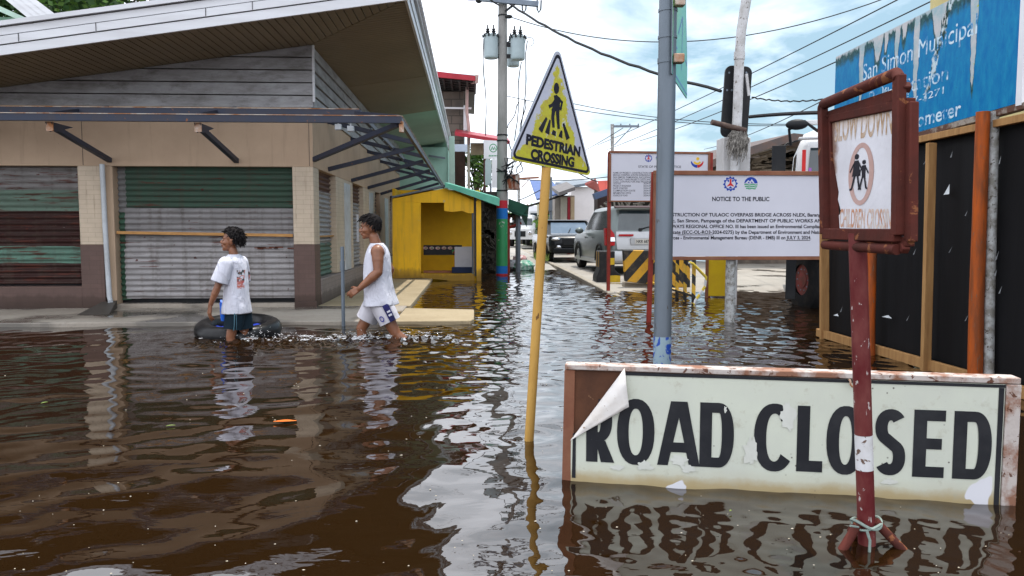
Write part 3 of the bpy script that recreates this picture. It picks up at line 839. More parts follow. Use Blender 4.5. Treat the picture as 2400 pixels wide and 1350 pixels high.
# timber frame round the panel with flaked paint
M_oldframe = paint('flaked_white_timber', (.50, .45, .42), (.26, .13, .085), 9, .44, .58, .8, 0, .5, 40, (1, 1, 1), (28, .60, (.13, .06, .04)))
c = MB(); c.slab(bf, [(tl[0] - .004, BH + .0), (BL + .01, BH - .008), (BL + .01, BH + .018), (tl[0] - .004, BH + .024)], -.080, .004)
c.build('frame_rail', M_oldframe, board, bevel=.004)
c = MB(); c.slab(bf, [(.0 - .006, -.42), (.045, -.42), (tl[0] + .042, BH - .003), (tl[0] - .006, BH - .003)], -.082, -.002)
c.build('frame_rail', M_wood_frame, board, bevel=.004)
c = MB(); c.slab(bf, [(BL - .045, -.42), (BL + .012, -.42), (BL + .012, BH - .010), (BL - .045, BH - .010)], -.080, .008)
c.build('frame_rail', M_oldframe, board, bevel=.004)
def sheetmat():
    m, nt, bs = newmat('cream_vinyl_sheet')
    uv = nn(nt, 'ShaderNodeTexCoord').outputs['UV']; p = sep(nt, uv)
    n1 = noise(nt, uv, 2.2, 6, .6)
    c = mix(nt, ramp(nt, n1, [(.38, 0.), (.68, 1.)]), (.60, .63, .53), (.54, .56, .49))
    # yellow-green mould creeping down from the top edge, strongest to the right
    top = mth(nt, 'ADD', mth(nt, 'MULTIPLY', p[1], 2.2), mth(nt, 'MULTIPLY', p[0], .22))
    g = mth(nt, 'ADD', top, mth(nt, 'MULTIPLY', mth(nt, 'SUBTRACT', noise(nt, uv, 3, 5), .5), .8))
    c = mix(nt, ramp(nt, g, [(1.05, 0.), (1.75, .8)]), c, (.55, .60, .24))
    # silt line near the water
    s = mth(nt, 'ADD', p[1], mth(nt, 'MULTIPLY', mth(nt, 'SUBTRACT', noise(nt, uv, 5.5, 6, .65), .5), .085))
    c = mix(nt, ramp(nt, s, [(.0, 1.), (.02, .9), (.045, .45), (.055, .18), (.10, 0.)]), c, (.40, .31, .16))
    c = mix(nt, ramp(nt, noise(nt, uv, 11, 7, .72), [(.57, 0.), (.72, .6)]), c, (.36, .33, .24))
    pk = nn(nt, 'ShaderNodeTexVoronoi', {'Vector': uv, 'Scale': 24.}).outputs[0]
    c = mix(nt, mth(nt, 'MULTIPLY', ramp(nt, pk, [(.06, 1.), (.12, 0.)]), ramp(nt, noise(nt, uv, 5, 3), [(.52, 0.), (.6, 1.)])), c, (.10, .09, .07))
    pt = noise(nt, uv, 3.1, 3, .5, .6)
    c = mix(nt, ramp(nt, pt, [(.69, 0.), (.697, 1.)]), c, (.68, .68, .72))
    setc(nt, bs, c); bs.inputs['Roughness'].default_value = .42
    bump(nt, bs, noise(nt, nn(nt, 'ShaderNodeMapping', {'Vector': uv, 'Scale': (5, 2, 1)}).outputs[0], 2.2, 4), .25, .012)
    return m
c0 = bf.at(1464, 862); c1 = bf.at(1338, 1030); ltop = BH - .006; rt = BL - .048
c = MB(); c.slab(bf, [(c1[0], -.3), (rt, -.3), (rt, ltop - .005), (c0[0], ltop), (c1[0], c1[1])], -.008, .000)
c.build('vinyl_sheet', sheetmat(), board, smooth=False)
c = MB()                                              # black border lines
c.slab(bf, [(c0[0] - .004, ltop - .012), (rt, ltop - .019), (rt, ltop - .006), (c0[0] + .004, ltop + .002)], .0008, .0028)
c.slab(bf, [(rt - .024, -.2), (rt - .004, -.2), (rt - .004, ltop - .02), (rt - .024, ltop - .02)], .0008, .0028)
q = bf.at(1345, 1000); c.slab(bf, [(q[0] - .008, .02), (q[0] + .009, .02), (q[0] + .010, q[1] - .03), (q[0] - .004, q[1] - .03)], .0008, .0028)
c.build('border', M_black_vinyl, board, smooth=False)
# hand-drawn capitals
LZ0, LZ1 = bf.at(1800, 1101)[1], bf.at(1800, 948)[1]
LH = LZ1 - LZ0; ST = .052
def bx(px): return bf.at(px, 1020)[0]
def ell_pts(cx, cy, rx, ry, a0, a1, n=30, pw=2.25):
    out = []
    for i in range(n + 1):
        t = R(a0 + (a1 - a0) * i / n); co, si = math.cos(t), math.sin(t)
        out.append((cx + rx * math.copysign(abs(co) ** (2 / pw), co), cy + ry * math.copysign(abs(si) ** (2 / pw), si)))
    return out
class Glyph(MB):
    lv = 0
    cut = None
    def part(s, pts):
        if s.cut: pts = clip(pts, *s.cut)
        if len(pts) < 3: return
        s.lv += 1; s.slab(bf, pts, .0006, .0022 + s.lv * .0002)
    def arc(s, cx, cy, rx, ry, a0, a1, w=None, wy=None):
        s.lv += 1; w = w or ST; wy = wy or w * .86
        o_, i_ = ell_pts(cx, cy, rx, ry, a0, a1), ell_pts(cx, cy, rx - w, ry - wy, a0, a1)
        cz = .0022 + s.lv * .0002
        s.ring2(bf, o_, i_, cz) if abs(a1 - a0) >= 359.9 else s.polyband(o_, i_, cz)
    def polyband(s, o_, i_, cz):
        n = len(o_); a = s.add([bf.pt(x, y, cz) for x, y in o_]); b = s.add([bf.pt(x, y, cz) for x, y in i_])
        for i in range(n - 1): s.face((a + i, a + i + 1, b + i + 1, b + i))
def letter(ch, p0, p1):
    x0, x1 = bx(p0), bx(p1); w = x1 - x0; z0, z1 = LZ0, LZ1; cx = (x0 + x1) / 2; cz = (z0 + z1) / 2
    g = Glyph()
    if ch == 'R': ex, ey = c1[0] - c0[0], c1[1] - c0[1]; g.cut = (ey, -ex, ey * c0[0] - ex * c0[1]); g.cut = g.cut if ey * x1 - ex * z0 <= g.cut[2] else tuple(-k for k in g.cut)
    if ch == 'O': g.arc(cx, cz, w / 2, LH / 2 + .006, 0, 360)
    elif ch == 'C':
        g.arc(cx + .012, cz, w / 2 + .012, LH / 2 + .006, 40, 320)
    elif ch == 'D':
        g.part([(x0, z0), (x0 + ST, z0), (x0 + ST, z1), (x0, z1)])
        xs = x0 + ST; g.part([(xs - .001, z1 - ST * .86), (xs + .03, z1 - ST * .86), (xs + .03, z1), (xs - .001, z1)]); g.part([(xs - .001, z0), (xs + .03, z0), (xs + .03, z0 + ST * .86), (xs - .001, z0 + ST * .86)])
        g.arc(xs + .029, cz, x1 - xs - .029, LH / 2, -90, 90)
    elif ch == 'L':
        g.part([(x0, z0), (x1, z0), (x1, z0 + ST * .95), (x0 + ST, z0 + ST * .95), (x0 + ST, z1), (x0, z1)])
    elif ch == 'E':
        h = ST * .9; m = cz
        g.part([(x0, z0), (x1, z0), (x1, z0 + h), (x0 + ST, z0 + h), (x0 + ST, m - h / 2), (x1 - .012, m - h / 2), (x1 - .012, m + h / 2), (x0 + ST, m + h / 2), (x0 + ST, z1 - h), (x1, z1 - h), (x1, z1), (x0, z1)])
    elif ch == 'A':
        t = .036; g.part([(x0, z0), (x0 + ST * .9, z0), (cx + .004, z1 - .055), (cx + t, z1), (cx - t, z1)])
        g.part([(x1 - ST * .9, z0), (x1, z0), (cx + t, z1), (cx - t, z1), (cx - .004, z1 - .055)])
        zb = z0 + LH * .21; g.part([(x0 + w * .18, zb), (x1 - w * .18, zb), (x1 - w * .26, zb + ST * .85), (x0 + w * .26, zb + ST * .85)])
    elif ch == 'R':
        g.part([(x0, z0), (x0 + ST, z0), (x0 + ST, z1), (x0, z1)])
        rh = LH * .34; g.arc(x0 + w * .45, z1 - rh, w * .53, rh, -90, 90); 
        for za in (z1 - ST * .86, z1 - 2 * rh): g.part([(x0 + ST - .001, za), (x0 + w * .46, za), (x0 + w * .46, za + ST * .86), (x0 + ST - .001, za + ST * .86)])
        g.part([(x1 - ST, z0), (x1 + .008, z0), (x0 + w * .72, z1 - 2 * rh + .006), (x0 + w * .36, z1 - 2 * rh + .006)])
    elif ch == 'S':
        pts = ell_pts(cx, z1 - LH * .265 - .004, w / 2 - ST / 2, LH * .265 - ST * .42, 35, 270, 22)[:-1]
        p2 = ell_pts(cx, z0 + LH * .265 + .004 - .0, w / 2 - ST / 2, LH * .265 - ST * .42, 90, -145, 22)
        allp = pts[:-3] + p2[4:]
        g.strip(bf, allp, ST * .95, .0024)
    o = g.build('letter', M_black_vinyl, board, smooth=False)
for ch, a, b_ in (('R', 1374, 1436), ('O', 1446, 1534), ('A', 1541, 1641), ('D', 1640, 1720), ('C', 1767, 1850), ('L', 1868, 1929), ('O', 1937, 2027), ('S', 2050, 2124), ('E', 2141, 2215), ('D', 2235, 2325)):
    letter(ch, a, b_)
# scuffs torn out of the lettering
g = MB()
def blobpoly(cx, cy, rx, ry, seed, n=34):
    out = []
    for i in range(n):
        a = 2 * PI * i / n; k = 1 + .55 * mnoise.noise(V(math.cos(a) * 1.6 + seed, math.sin(a) * 1.6, 0)) + .35 * mnoise.noise(V(math.cos(a) * 6, math.sin(a) * 6 + seed, 3))
        out.append((cx + rx * math.cos(a) * k, cy + ry * math.sin(a) * k))
    return out
for px, py, rx, ry in ((1512, 1092, .035, .022), (1590, 1078, .034, .02), (1612, 1098, .03, .016), (1846, 975, .03, .05), (1700, 960, .007, .012), (1760, 1060, .03, .06), (2085, 1128, .03, .012), (1448, 1095, .03, .012)):
    u_, v_ = bf.at(px, py); g.slab(bf, blobpoly(u_, v_, rx, ry, px), .0032, .0036)
g.build('scuff', paint('scuffed_sheet', (.62, .63, .58), (.55, .56, .50), 8), board, smooth=False)
# the folded-back corner
fl = MB(); n = 9
A_, B_, C_ = bf.at(1464, 862), bf.at(1338, 1030), bf.at(1474, 950)
for i in range(n + 1):
    pass
rows = []
for i in range(n + 1):
    t = i / n; row = []
    for j in range(n + 1):
        s_ = j / n
        e = (A_[0] + (B_[0] - A_[0]) * s_, A_[1] + (B_[1] - A_[1]) * s_)
        tip = (C_[0] * (1 - s_ * .82) + B_[0] * s_ * .82, C_[1] * (1 - s_ * .82) + B_[1] * s_ * .82) if s_ < 1 else B_
        jag = .006 * mnoise.noise(V(s_ * 9, 2, 1)) * (t > .95)
        x = e[0] + (tip[0] - e[0]) * t; y = e[1] + (tip[1] - e[1]) * t + jag
        lift = .010 + .024 * math.sin(PI * min(t * 1.0, .62)) * (1 - .75 * s_) + .006 * mnoise.noise(V(x * 20, y * 20, 0))
        row.append(bf.pt(x, y, lift))
    rows.append(row)
fl.loft(rows, 0, (False, False), closed=False)
o = fl.build('peeled_flap', paint('sheet_backing', (.74, .71, .68), (.62, .55, .48), 7, .45, .75, .6, 0, .4, 30, None, (30, .66, (.30, .2, .14))), board, angle=70)
o.modifiers.new('thick', 'SOLIDIFY').thickness = .003
# hook on the board
h = bf.at(1990, 890); c = MB(); c.tube([bf.pt(h[0], h[1], .0), bf.pt(h[0], h[1] + .0, .02)] + [bf.pt(h[0] + .018 - .018 * math.cos(t), h[1] - .018 * math.sin(t) - .01, .022) for t in np.linspace(0, PI, 8)], .0045, 6)
c.build('hook', M_rust, board)

# ------------------------------------------------------------------ SLOW DOWN sign on the maroon stand
pb = P(2032, 1278, Z=0)
stand = thing('slow_down_sign', 'rusty maroon tripod sign with faded SLOW DOWN and CHILDREN CROSSING panel', 'road sign', pb)
PT = P(2010, 566, Y=pb.y)
axis = [V(pb.x + .004, pb.y, -.35), V(pb.x, pb.y, 0), PT]
def pole_at(z): t = z / PT.z; return V(pb.x + (PT.x - pb.x) * t, pb.y, z)
zA, zB = P(2030, 1100, Y=pb.y).z, P(2030, 1018, Y=pb.y).z
zD = P(2032, 1200, Y=pb.y).z; zE = P(2015, 720, Y=pb.y).z
c = MB(); c.tube([pole_at(-.35), pole_at(zA)], .0305, 18); c.tube([pole_at(zB), pole_at(PT.z + .03)], .0305, 18); c.build('pole', M_redpole, stand)
c = MB(); c.tube([pole_at(zA + .0005), pole_at(zB - .0005)], .0307, 18); c.build('white_band', M_redpole_white, stand)
for t in (200, 320, 90):
    e = V(math.cos(R(t)), math.sin(R(t)), 0)
    if t == 320: e = V(.9, -.35, 0)
    if t == 200: e = V(-.92, -.3, 0)
    c = MB(); c.tube([pole_at(.095) + e * .03, pole_at(-.12) + e * .235, pole_at(-.2) + e * .29], .0165, 10); c.build('leg', M_redframe, stand)
c = MB()                                              # wire and rope tied round the base
c.tube([pole_at(.088) + V(math.cos(t) * .052, math.sin(t) * .046, .012 * math.sin(2 * t + 1)) for t in np.linspace(0, 2 * PI, 22)], .0055, 6)
c.tube([pole_at(.080) + V(math.cos(t) * .050, math.sin(t) * .045, -.01 * math.sin(2 * t)) for t in np.linspace(0, 2 * PI, 22)], .0045, 6)
c.tube([pole_at(.08) + V(-.03, -.06, 0), pole_at(.045) + V(-.022, -.065, 0), pole_at(.0) + V(-.026, -.066, 0), pole_at(-.03) + V(-.02, -.066, 0)], .005, 6)
c.tube([pole_at(.085) + V(-.05, -.04, 0), pole_at(.095) + V(-.085, -.05, 0)], .004, 6)
c.build('tied_rope', paint('grey_green_rope', (.24, .30, .27), (.16, .19, .17), 30, rough=.9), stand)
# frame: near side right, far side left
dl, dr = 1.12, .89
mid = pole_at(PT.z)
Lb = P(1922, 562, Y=mid.y * 1.10); Rb = P(2098, 562, Y=mid.y * .905)
u_ = (Rb - Lb); u_.z = 0
ff = Fr(Lb, u_, (0, 0, 1)); FWd = u_.length
tilt = 0
BL0 = ff.at(1934, 548); TL0 = ff.at(1928, 250); TR0 = ff.at(2108, 176); BR0 = ff.at(2104, 552)
fs = Fr(ff.pt(0, 0, -.022), ff.u, ff.v)
c = MB(); rt_ = .024
def pipe(a, b_, cc, r=rt_): c.tube([ff.pt(a[0], a[1], cc), ff.pt(b_[0], b_[1], cc)], r, 12)
c.bar(ff.pt(*TL0, 0), ff.pt(*BL0, 0), .034, .030, up=ff.n); c.bar(ff.pt(*TR0, 0), ff.pt(*BR0, 0), .036, .030, up=ff.n)
c.bar(ff.pt(BL0[0], BL0[1], 0), ff.pt(BR0[0], BR0[1], 0), .042, .029, up=ff.n)
c.tube([ff.pt(TL0[0], TL0[1] - .01, 0), ff.pt(TL0[0] + .012, TL0[1] + .008, 0), ff.pt(TR0[0] - .015, TR0[1] + .008, 0), ff.pt(TR0[0], TR0[1] - .012, 0)], .0205, 12)
c.build('front_frame', M_redframe, stand, bevel=.006)
c = MB(); c.tube([ff.pt(BL0[0] - .0, BL0[1] - .042, .0), ff.pt(BR0[0] + .0, BR0[1] - .045, .0)], .0175, 12); c.build('cross_pipe', M_redframe, stand)
c = MB()                                              # rear frame carrying the second panel
k_ = -.026
c.bar(ff.pt(TL0[0] + .02, TL0[1] - .05, k_), ff.pt(BL0[0] + .02, BL0[1], k_), .03, .03, up=ff.n); c.bar(ff.pt(TR0[0] + .03, TR0[1] - .09, k_), ff.pt(BR0[0] + .03, BR0[1] - .02, k_), .035, .03, up=ff.n)
c.bar(ff.pt(TL0[0] + .02, TL0[1] - .05, k_), ff.pt(TR0[0] + .03, TR0[1] - .09, k_), .03, .03, up=ff.n); c.bar(ff.pt(BL0[0] + .02, BL0[1], k_), ff.pt(BR0[0] + .03, BR0[1] - .02, k_), .03, .03, up=ff.n)
for q in (TL0, TR0, BL0, BR0): c.bar(ff.pt(q[0], q[1] - .03, -.02), ff.pt(q[0] + .02, q[1] - .05, k_ + .01), .025, .025)
c.build('rear_frame', M_redframe, stand, bevel=.004)
c = MB(); c.slab(ff, [(BL0[0] + .12, BL0[1] + .03), (BR0[0] + .02, BR0[1] + .02), (TR0[0] + .02, TR0[1] - .12), (TL0[0] + .12, TL0[1] - .1)], k_ - .024, k_ - .02)
c.build('rear_panel', paint('rear_sheet', (.55, .55, .56), (.4, .33, .28), 6, .4, .7, .5), stand)
def slowmat():
    m, nt, bs = newmat('rust_eaten_white_sheet')
    uv = nn(nt, 'ShaderNodeTexCoord').outputs['UV']; p = sep(nt, uv)
    c_ = mix(nt, ramp(nt, noise(nt, uv, 4, 6, .6), [(.4, 0.), (.7, 1.)]), (.68, .68, .73), (.56, .56, .60))
    c_ = mix(nt, ramp(nt, noise(nt, uv, 60, 3, .6), [(.66, 0.), (.74, .45)]), c_, (.40, .38, .38))
    t = mth(nt, 'ADD', p[1], mth(nt, 'MULTIPLY', mth(nt, 'SUBTRACT', noise(nt, uv, 11, 6, .7), .5), .10))
    top = TR0[1]
    c_ = mix(nt, ramp(nt, mth(nt, 'SUBTRACT', t, top - .125), [(.0, 0.), (.03, .5), (.06, .95)]), c_, mix(nt, noise(nt, uv, 20, 4), (.42, .22, .08), (.56, .40, .22)))
    c_ = mix(nt, ramp(nt, mth(nt, 'SUBTRACT', t, top - .060), [(.0, 0.), (.02, 1.)]), c_, (.12, .04, .022))
    s = mth(nt, 'ADD', p[0], mth(nt, 'MULTIPLY', mth(nt, 'SUBTRACT', noise(nt, uv, 14, 6, .7), .5), .10))
    c_ = mix(nt, ramp(nt, s, [(.05, .9), (.085, 0.)]), c_, (.20, .10, .06))
    setc(nt, bs, c_); bs.inputs['Roughness'].default_value = .5
    bump(nt, bs, noise(nt, uv, 7, 4), .5, .012)
    return m
sp_ = [fs.at(*q) for q in ((1946, 285), (2106, 226), (2106, 538), (1968, 535), (1966, 505), (1972, 498), (1964, 468), (1966, 450), (1957, 400), (1948, 330))]
c = MB(); c.slab(fs, sp_, -.004, 0); c.build('sign_sheet', slowmat(), stand, smooth=False)
c = MB(); q0, q1, q2, q3 = [fs.at(*q) for q in ((1942, 262), (2106, 208), (2106, 233), (1944, 288))]; c.slab(fs, [q3, q2, q1, q0], -.010, .010); c.build('rusted_rail', M_redframe, stand)
M_fade = paint('faded_orange_lettering', (.50, .25, .15), (.62, .55, .50), 26, .42, .58, .6, 0, 0)
M_fade2 = paint('faded_tan_lettering', (.40, .26, .15), (.56, .48, .42), 30, .42, .62, .6, 0, 0)
def fit_text(m_, fr, s, p0, p1, h, cc, bold, slant=0):
    a, b_ = fr.at(*p0), fr.at(*p1); d = (b_[0] - a[0], b_[1] - a[1]); L = math.hypot(*d)
    f2 = Fr(fr.pt(a[0], a[1], 0), fr.u * d[0] + fr.v * d[1], fr.v)
    f2.v = fr.v; f2.n = fr.n
    m_.text(f2, s, 0, 0, h, cc, 'L', L, bold); return m_
c = MB(); fit_text(c, fs, 'SLOW DOWN', (1956, 331), (2092, 312), .10, 0.0008, .02); c.build('lettering', M_fade2, stand, smooth=False)
c = MB(); fit_text(c, fs, 'CHILDREN CROSSING', (1968, 531), (2100, 537), .066, 0.0008, .02); c.build('lettering', M_fade, stand, smooth=False)
cc = fs.at(2018, 408); rx_ = (fs.at(2047, 408)[0] - fs.at(1988, 408)[0]) / 2; ry_ = (fs.at(2018, 334)[1] - fs.at(2018, 480)[1]) / 2
def el(cx, cy, rx, ry, n=36, a0=0): return [(cx + rx * math.cos(a0 + 2 * PI * i / n), cy + ry * math.sin(a0 + 2 * PI * i / n)) for i in range(n)]
c = MB(); c.ring2(fs, el(*cc, rx_, ry_), el(*cc, rx_ - .030, ry_ - .017), 0.0012); c.build('ring', paint('faded_red_ring', (.44, .28, .25), (.52, .36, .33), 9, .35, .7), stand, smooth=False)
c = MB()                                              # two walking children
def kid(x, ytop, h, girl, lv):
    U = lambda a, b_: (x + a * h * 1.35, ytop - b_ * h)
    c.slab(fs, [U(.085 * math.cos(t), .085 + .085 * math.sin(t) * .9) for t in np.linspace(0, 2 * PI, 14)[:-1]], 0.0004, lv)
    if girl: c.slab(fs, [U(-.07, .19), U(.07, .19), U(.17, .62), U(-.17, .62)][::-1], 0.0004, lv + .0002)
    else: c.slab(fs, [U(-.08, .19), U(.08, .19), U(.08, .60), U(-.09, .60)][::-1], 0.0004, lv + .0002)
    for (a, b_, w_) in (((-.06, .22), (-.25, .50), .05), ((.06, .22), (.24, .48), .05), ((-.05, .58), (-.17, .98), .07), ((.05, .58), (.14, .98), .07), ((-.17, .97), (-.25, .985), .05), ((.14, .97), (.21, .985), .05)):
        c.strip(fs, [U(*a), U(*b_)], w_ * h * 1.2, lv + .0005 + .0002 * w_ * 10)
a = fs.at(2009, 360); b_ = fs.at(2009, 445); kid(a[0], a[1], a[1] - b_[1], True, 0.0014)
a = fs.at(2026, 374); b_ = fs.at(2026, 443); kid(a[0], a[1], a[1] - b_[1], False, 0.0018)
c.build('pictogram', M_ink, stand, smooth=False)

# ------------------------------------------------------------------ pedestrian crossing triangle on the leaning yellow pole
p0 = P(1240, 1032, Z=0); yp = p0.y
p1 = P(1281, 388, Y=yp); p1t = P(1291, 230, Y=yp)
ped = thing('pedestrian_sign', 'peeling yellow PEDESTRIAN CROSSING triangle on a leaning yellow pole', 'road sign', p0)
dn = (p1 - p0).normalized()
c = MB(); c.tube([p0 - dn * .45, p0, p1 - dn * .012], .0255, 16); c.build('pole', M_yellow_pole, ped)
tA, tB, tC = P(1309, 106, Y=yp + .02), P(1192, 373, Y=yp - .22), P(1388, 413, Y=yp + .24)
tf = Fr(tB, tC - tB, tA - tB)
def tloc(p): q = p - tf.o; return (q.dot(tf.u), q.dot(tf.v))
tri = [tloc(tB), tloc(tC), tloc(tA)]
def inset(t, d):
    cx = sum(p[0] for p in t) / 3; cy = sum(p[1] for p in t) / 3; out = []
    for i in range(3):
        p, q, r_ = Vector(t[i]), Vector(t[(i + 1) % 3]), Vector(t[i - 1])
        e1, e2 = (q - p).normalized(), (r_ - p).normalized(); a_ = e1.angle(e2) / 2
        out.append(tuple(p + (e1 + e2).normalized() * d / math.sin(a_)))
    return out
def rtri(d, r, n=6):
    base = inset(tri, d + r); out = []
    for i in range(3):
        p, q, pr_ = Vector(base[i]), Vector(base[(i + 1) % 3]), Vector(base[i - 1])
        n1 = (p - pr_).normalized(); n2 = (q - p).normalized()
        a1 = math.atan2(-n1.x, n1.y); a2 = math.atan2(-n2.x, n2.y)
        while a2 < a1: a2 += 2 * PI
        for k in range(n + 1):
            a_ = a1 + (a2 - a1) * k / n; out.append((p.x + r * math.cos(a_), p.y + r * math.sin(a_)))
    return out
def peelmat():
    m, nt, bs = newmat('peeling_yellow_film')
    uv = nn(nt, 'ShaderNodeTexCoord').outputs['UV']; p = sep(nt, uv)
    ctr = (tri[0][0] + tri[1][0] + tri[2][0]) / 3
    H = tri[2][1]
    ctrx = mth(nt, 'ADD', mth(nt, 'MULTIPLY', p[1], (tri[2][0] - (tri[0][0] + tri[1][0]) / 2) / H), (tri[0][0] + tri[1][0]) / 2)
    dx = mth(nt, 'ABSOLUTE', mth(nt, 'SUBTRACT', p[0], ctrx))
    half = mth(nt, 'MULTIPLY', mth(nt, 'SUBTRACT', H * .93, p[1]), (tri[1][0] - tri[0][0]) / 2 / H * .93)
    ins = mth(nt, 'SUBTRACT', half, dx)
    v = mth(nt, 'ADD', ins, mth(nt, 'MULTIPLY', mth(nt, 'SUBTRACT', noise(nt, uv, 9, 7, .68, .3), .5), .20))
    v2 = mth(nt, 'MULTIPLY', ramp(nt, p[1], [(.0, .10), (.10, .0)]), 1.)
    v = mth(nt, 'ADD', v, v2)
    f = ramp(nt, v, [(.034, 0.), (.040, 1.)])
    ye = mix(nt, ramp(nt, noise(nt, uv, 16, 6, .7), [(.42, 0.), (.62, 1.)]), (.52, .50, .03), (.44, .36, .04))
    wh = mix(nt, ramp(nt, noise(nt, uv, 5, 5), [(.4, 0.), (.7, 1.)]), (.50, .51, .60), (.42, .43, .50))
    c_ = mix(nt, f, wh, ye)
    fl_ = noise(nt, nn(nt, 'ShaderNodeMapping', {'Vector': uv, 'Scale': (1.6, 1, 1)}).outputs[0], 13, 6, .7)
    c_ = mix(nt, ramp(nt, fl_, [(.60, 0.), (.615, .85)]), c_, (.54, .54, .56))
    setc(nt, bs, c_); bs.inputs['Roughness'].default_value = .5
    bump(nt, bs, f, .25, .002); return m
c = MB(); c.slab(tf, rtri(0, .028), -.006, .0, 0, 1); c.build('plate', [peelmat(), M_galv], ped, smooth=False)
c = MB(); c.ring2(tf, rtri(.010, .024), rtri(.024, .014), .0008); c.build('border', M_ink, ped, smooth=False)
def tstrip(c_, pts, w_, cc): c_.strip(tf, [tf.at(*p) for p in pts], w_, cc)
c = MB()
hx = tf.at(1304, 207); c.slab(tf, el(hx[0], hx[1], .021, .030, 18), .0006, .0014)
body_ = [(1298, 224), (1304, 222), (1313, 230), (1311, 262), (1292, 258), (1299, 240)]
c.slab(tf, [tf.at(*q) for q in body_][::-1], .0006, .0015)
tstrip(c, [(1303, 227), (1317, 240), (1313, 258)], .018, .0018)
tstrip(c, [(1301, 236), (1294, 246), (1286, 250)], .018, .0020)
tstrip(c, [(1297, 258), (1295, 275), (1297, 299)], [.028, .024, .018], .0022)
tstrip(c, [(1306, 258), (1307, 278), (1309, 302)], [.028, .024, .018], .0024)
for a, b_, w0, w1 in (((1281, 276), (1266, 307), .016, .034), ((1289, 281), (1282, 313), .012, .036), ((1299, 306), (1297, 317), .026, .034), ((1316, 306), (1313, 322), .014, .034), ((1320, 289), (1331, 326), .016, .032)):
    c.strip(tf, [tf.at(*a), tf.at(*b_)], [w0, w1], .0016)
c.build('pictogram', M_ink, ped, smooth=False)
c = MB(); fit_text(c, tf, 'PEDESTRIAN', (1232, 337), (1359, 366), .052, .0016, .055); c.build('lettering', M_ink, ped, smooth=False)
c = MB(); fit_text(c, tf, 'CROSSING', (1243, 371), (1345, 391), .052, .0016, .055); c.build('lettering', M_ink, ped, smooth=False)
c = MB(); c.box(p1 + dn * .03 + V(.0, .035, .02), (.05, .02, .12)); c.build('bracket', M_galv, ped)

# ------------------------------------------------------------------ galvanised pole with the green sign plate
g0 = P(1549, 998, Z=0); yg = g0.y
gt = P(1567, -60, Y=yg)
gal = thing('galvanised_sign_pole', 'thick grey galvanised pole with blue spray paint and a green plate high up', 'sign pole', g0)
ga = (gt - g0).normalized(); rg = .0505
def gp(py): return P(1549 + (1567 - 1549) * (998 - py) / 1058, py, Y=yg)
c = MB(); c.tube([g0 - ga * .5, g0, gp(500), gt], rg, 24); c.build('pole', M_galv, gal)
def graf():
    m, nt, bs = newmat('blue_spray'); o = coords(nt)
    f = ramp(nt, noise(nt, o, 15, 4, .5, 1.6), [(.44, 0.), (.49, 1.)])
    setc(nt, bs, mix(nt, f, (.01, .06, .36), (.26, .36, .42))); bs.inputs['Roughness'].default_value = .5; return m
c = MB(); c.tube([gp(905), gp(852), gp(788)], rg + .0012, 24, 0, (False, False)); c.build('spray_paint', graf(), gal)
for py in (25, 88, 140, 146):
    c = MB(); c.tube([gp(py + 3), gp(py - 3)], rg + .004, 24); c.build('strap', M_galv, gal)
pf0 = P(1575, 200, Y=yg - .07)
u_ = V(.40, -.92, .0)
pf = Fr(pf0, V(.36, .93, 0), (0, 0, 1))
a0, a1 = pf.at(1575, 172), pf.at(1611, 232)
if a1[0] < a0[0]: pf = Fr(pf0, -pf.u, (0, 0, 1))
pts = [pf.at(*q) for q in ((1575, 172), (1586, 195), (1610, 231), (1611, 160), (1607, -60), (1578, -60))]
def greensign():
    m, nt, bs = newmat('green_reflective_film'); uv = nn(nt, 'ShaderNodeTexCoord').outputs['UV']; p = sep(nt, uv)
    f = ramp(nt, mth(nt, 'ADD', p[1], mth(nt, 'MULTIPLY', p[0], -.9)), [(.1, (.10, .46, .36)), (.42, (.22, .52, .22)), (.58, (.46, .56, .08))])
    setc(nt, bs, f); bs.inputs['Roughness'].default_value = .35; return m
c = MB(); c.slab(pf, pts, -.006, 0, 0, 1); c.build('sign_plate', [greensign(), M_galv], gal, smooth=False)
sgn = 1 if pf.n.dot(V(0, 0, CAMZ) - pf.o) > 0 else -1
c = MB()
for pp_, w_ in (([(1600, 40), (1597, 165)], .018), ([(1600, 40), (1590, 78)], .012), ([(1581, 98), (1587, 115)], .01), ([(1606, 140), (1610, 155)], .01), ([(1578, 165), (1588, 185), (1610, 222)], .008), ([(1607, -60), (1609, 150)], .006)):
    c.strip(pf, [pf.at(*q) for q in pp_], w_, .0012 * sgn if sgn > 0 else -.0075)
c.build('marking', paint('blue_violet_marking', (.16, .20, .58), (.1, .15, .5), rough=.4, bmp=0), gal, smooth=False)
for py in (10, 142):
    c = MB(); c.box(gp(py) + V(.05, -.05, 0), (.06, .06, .05)); c.build('bracket', M_rust, gal, bevel=.006)

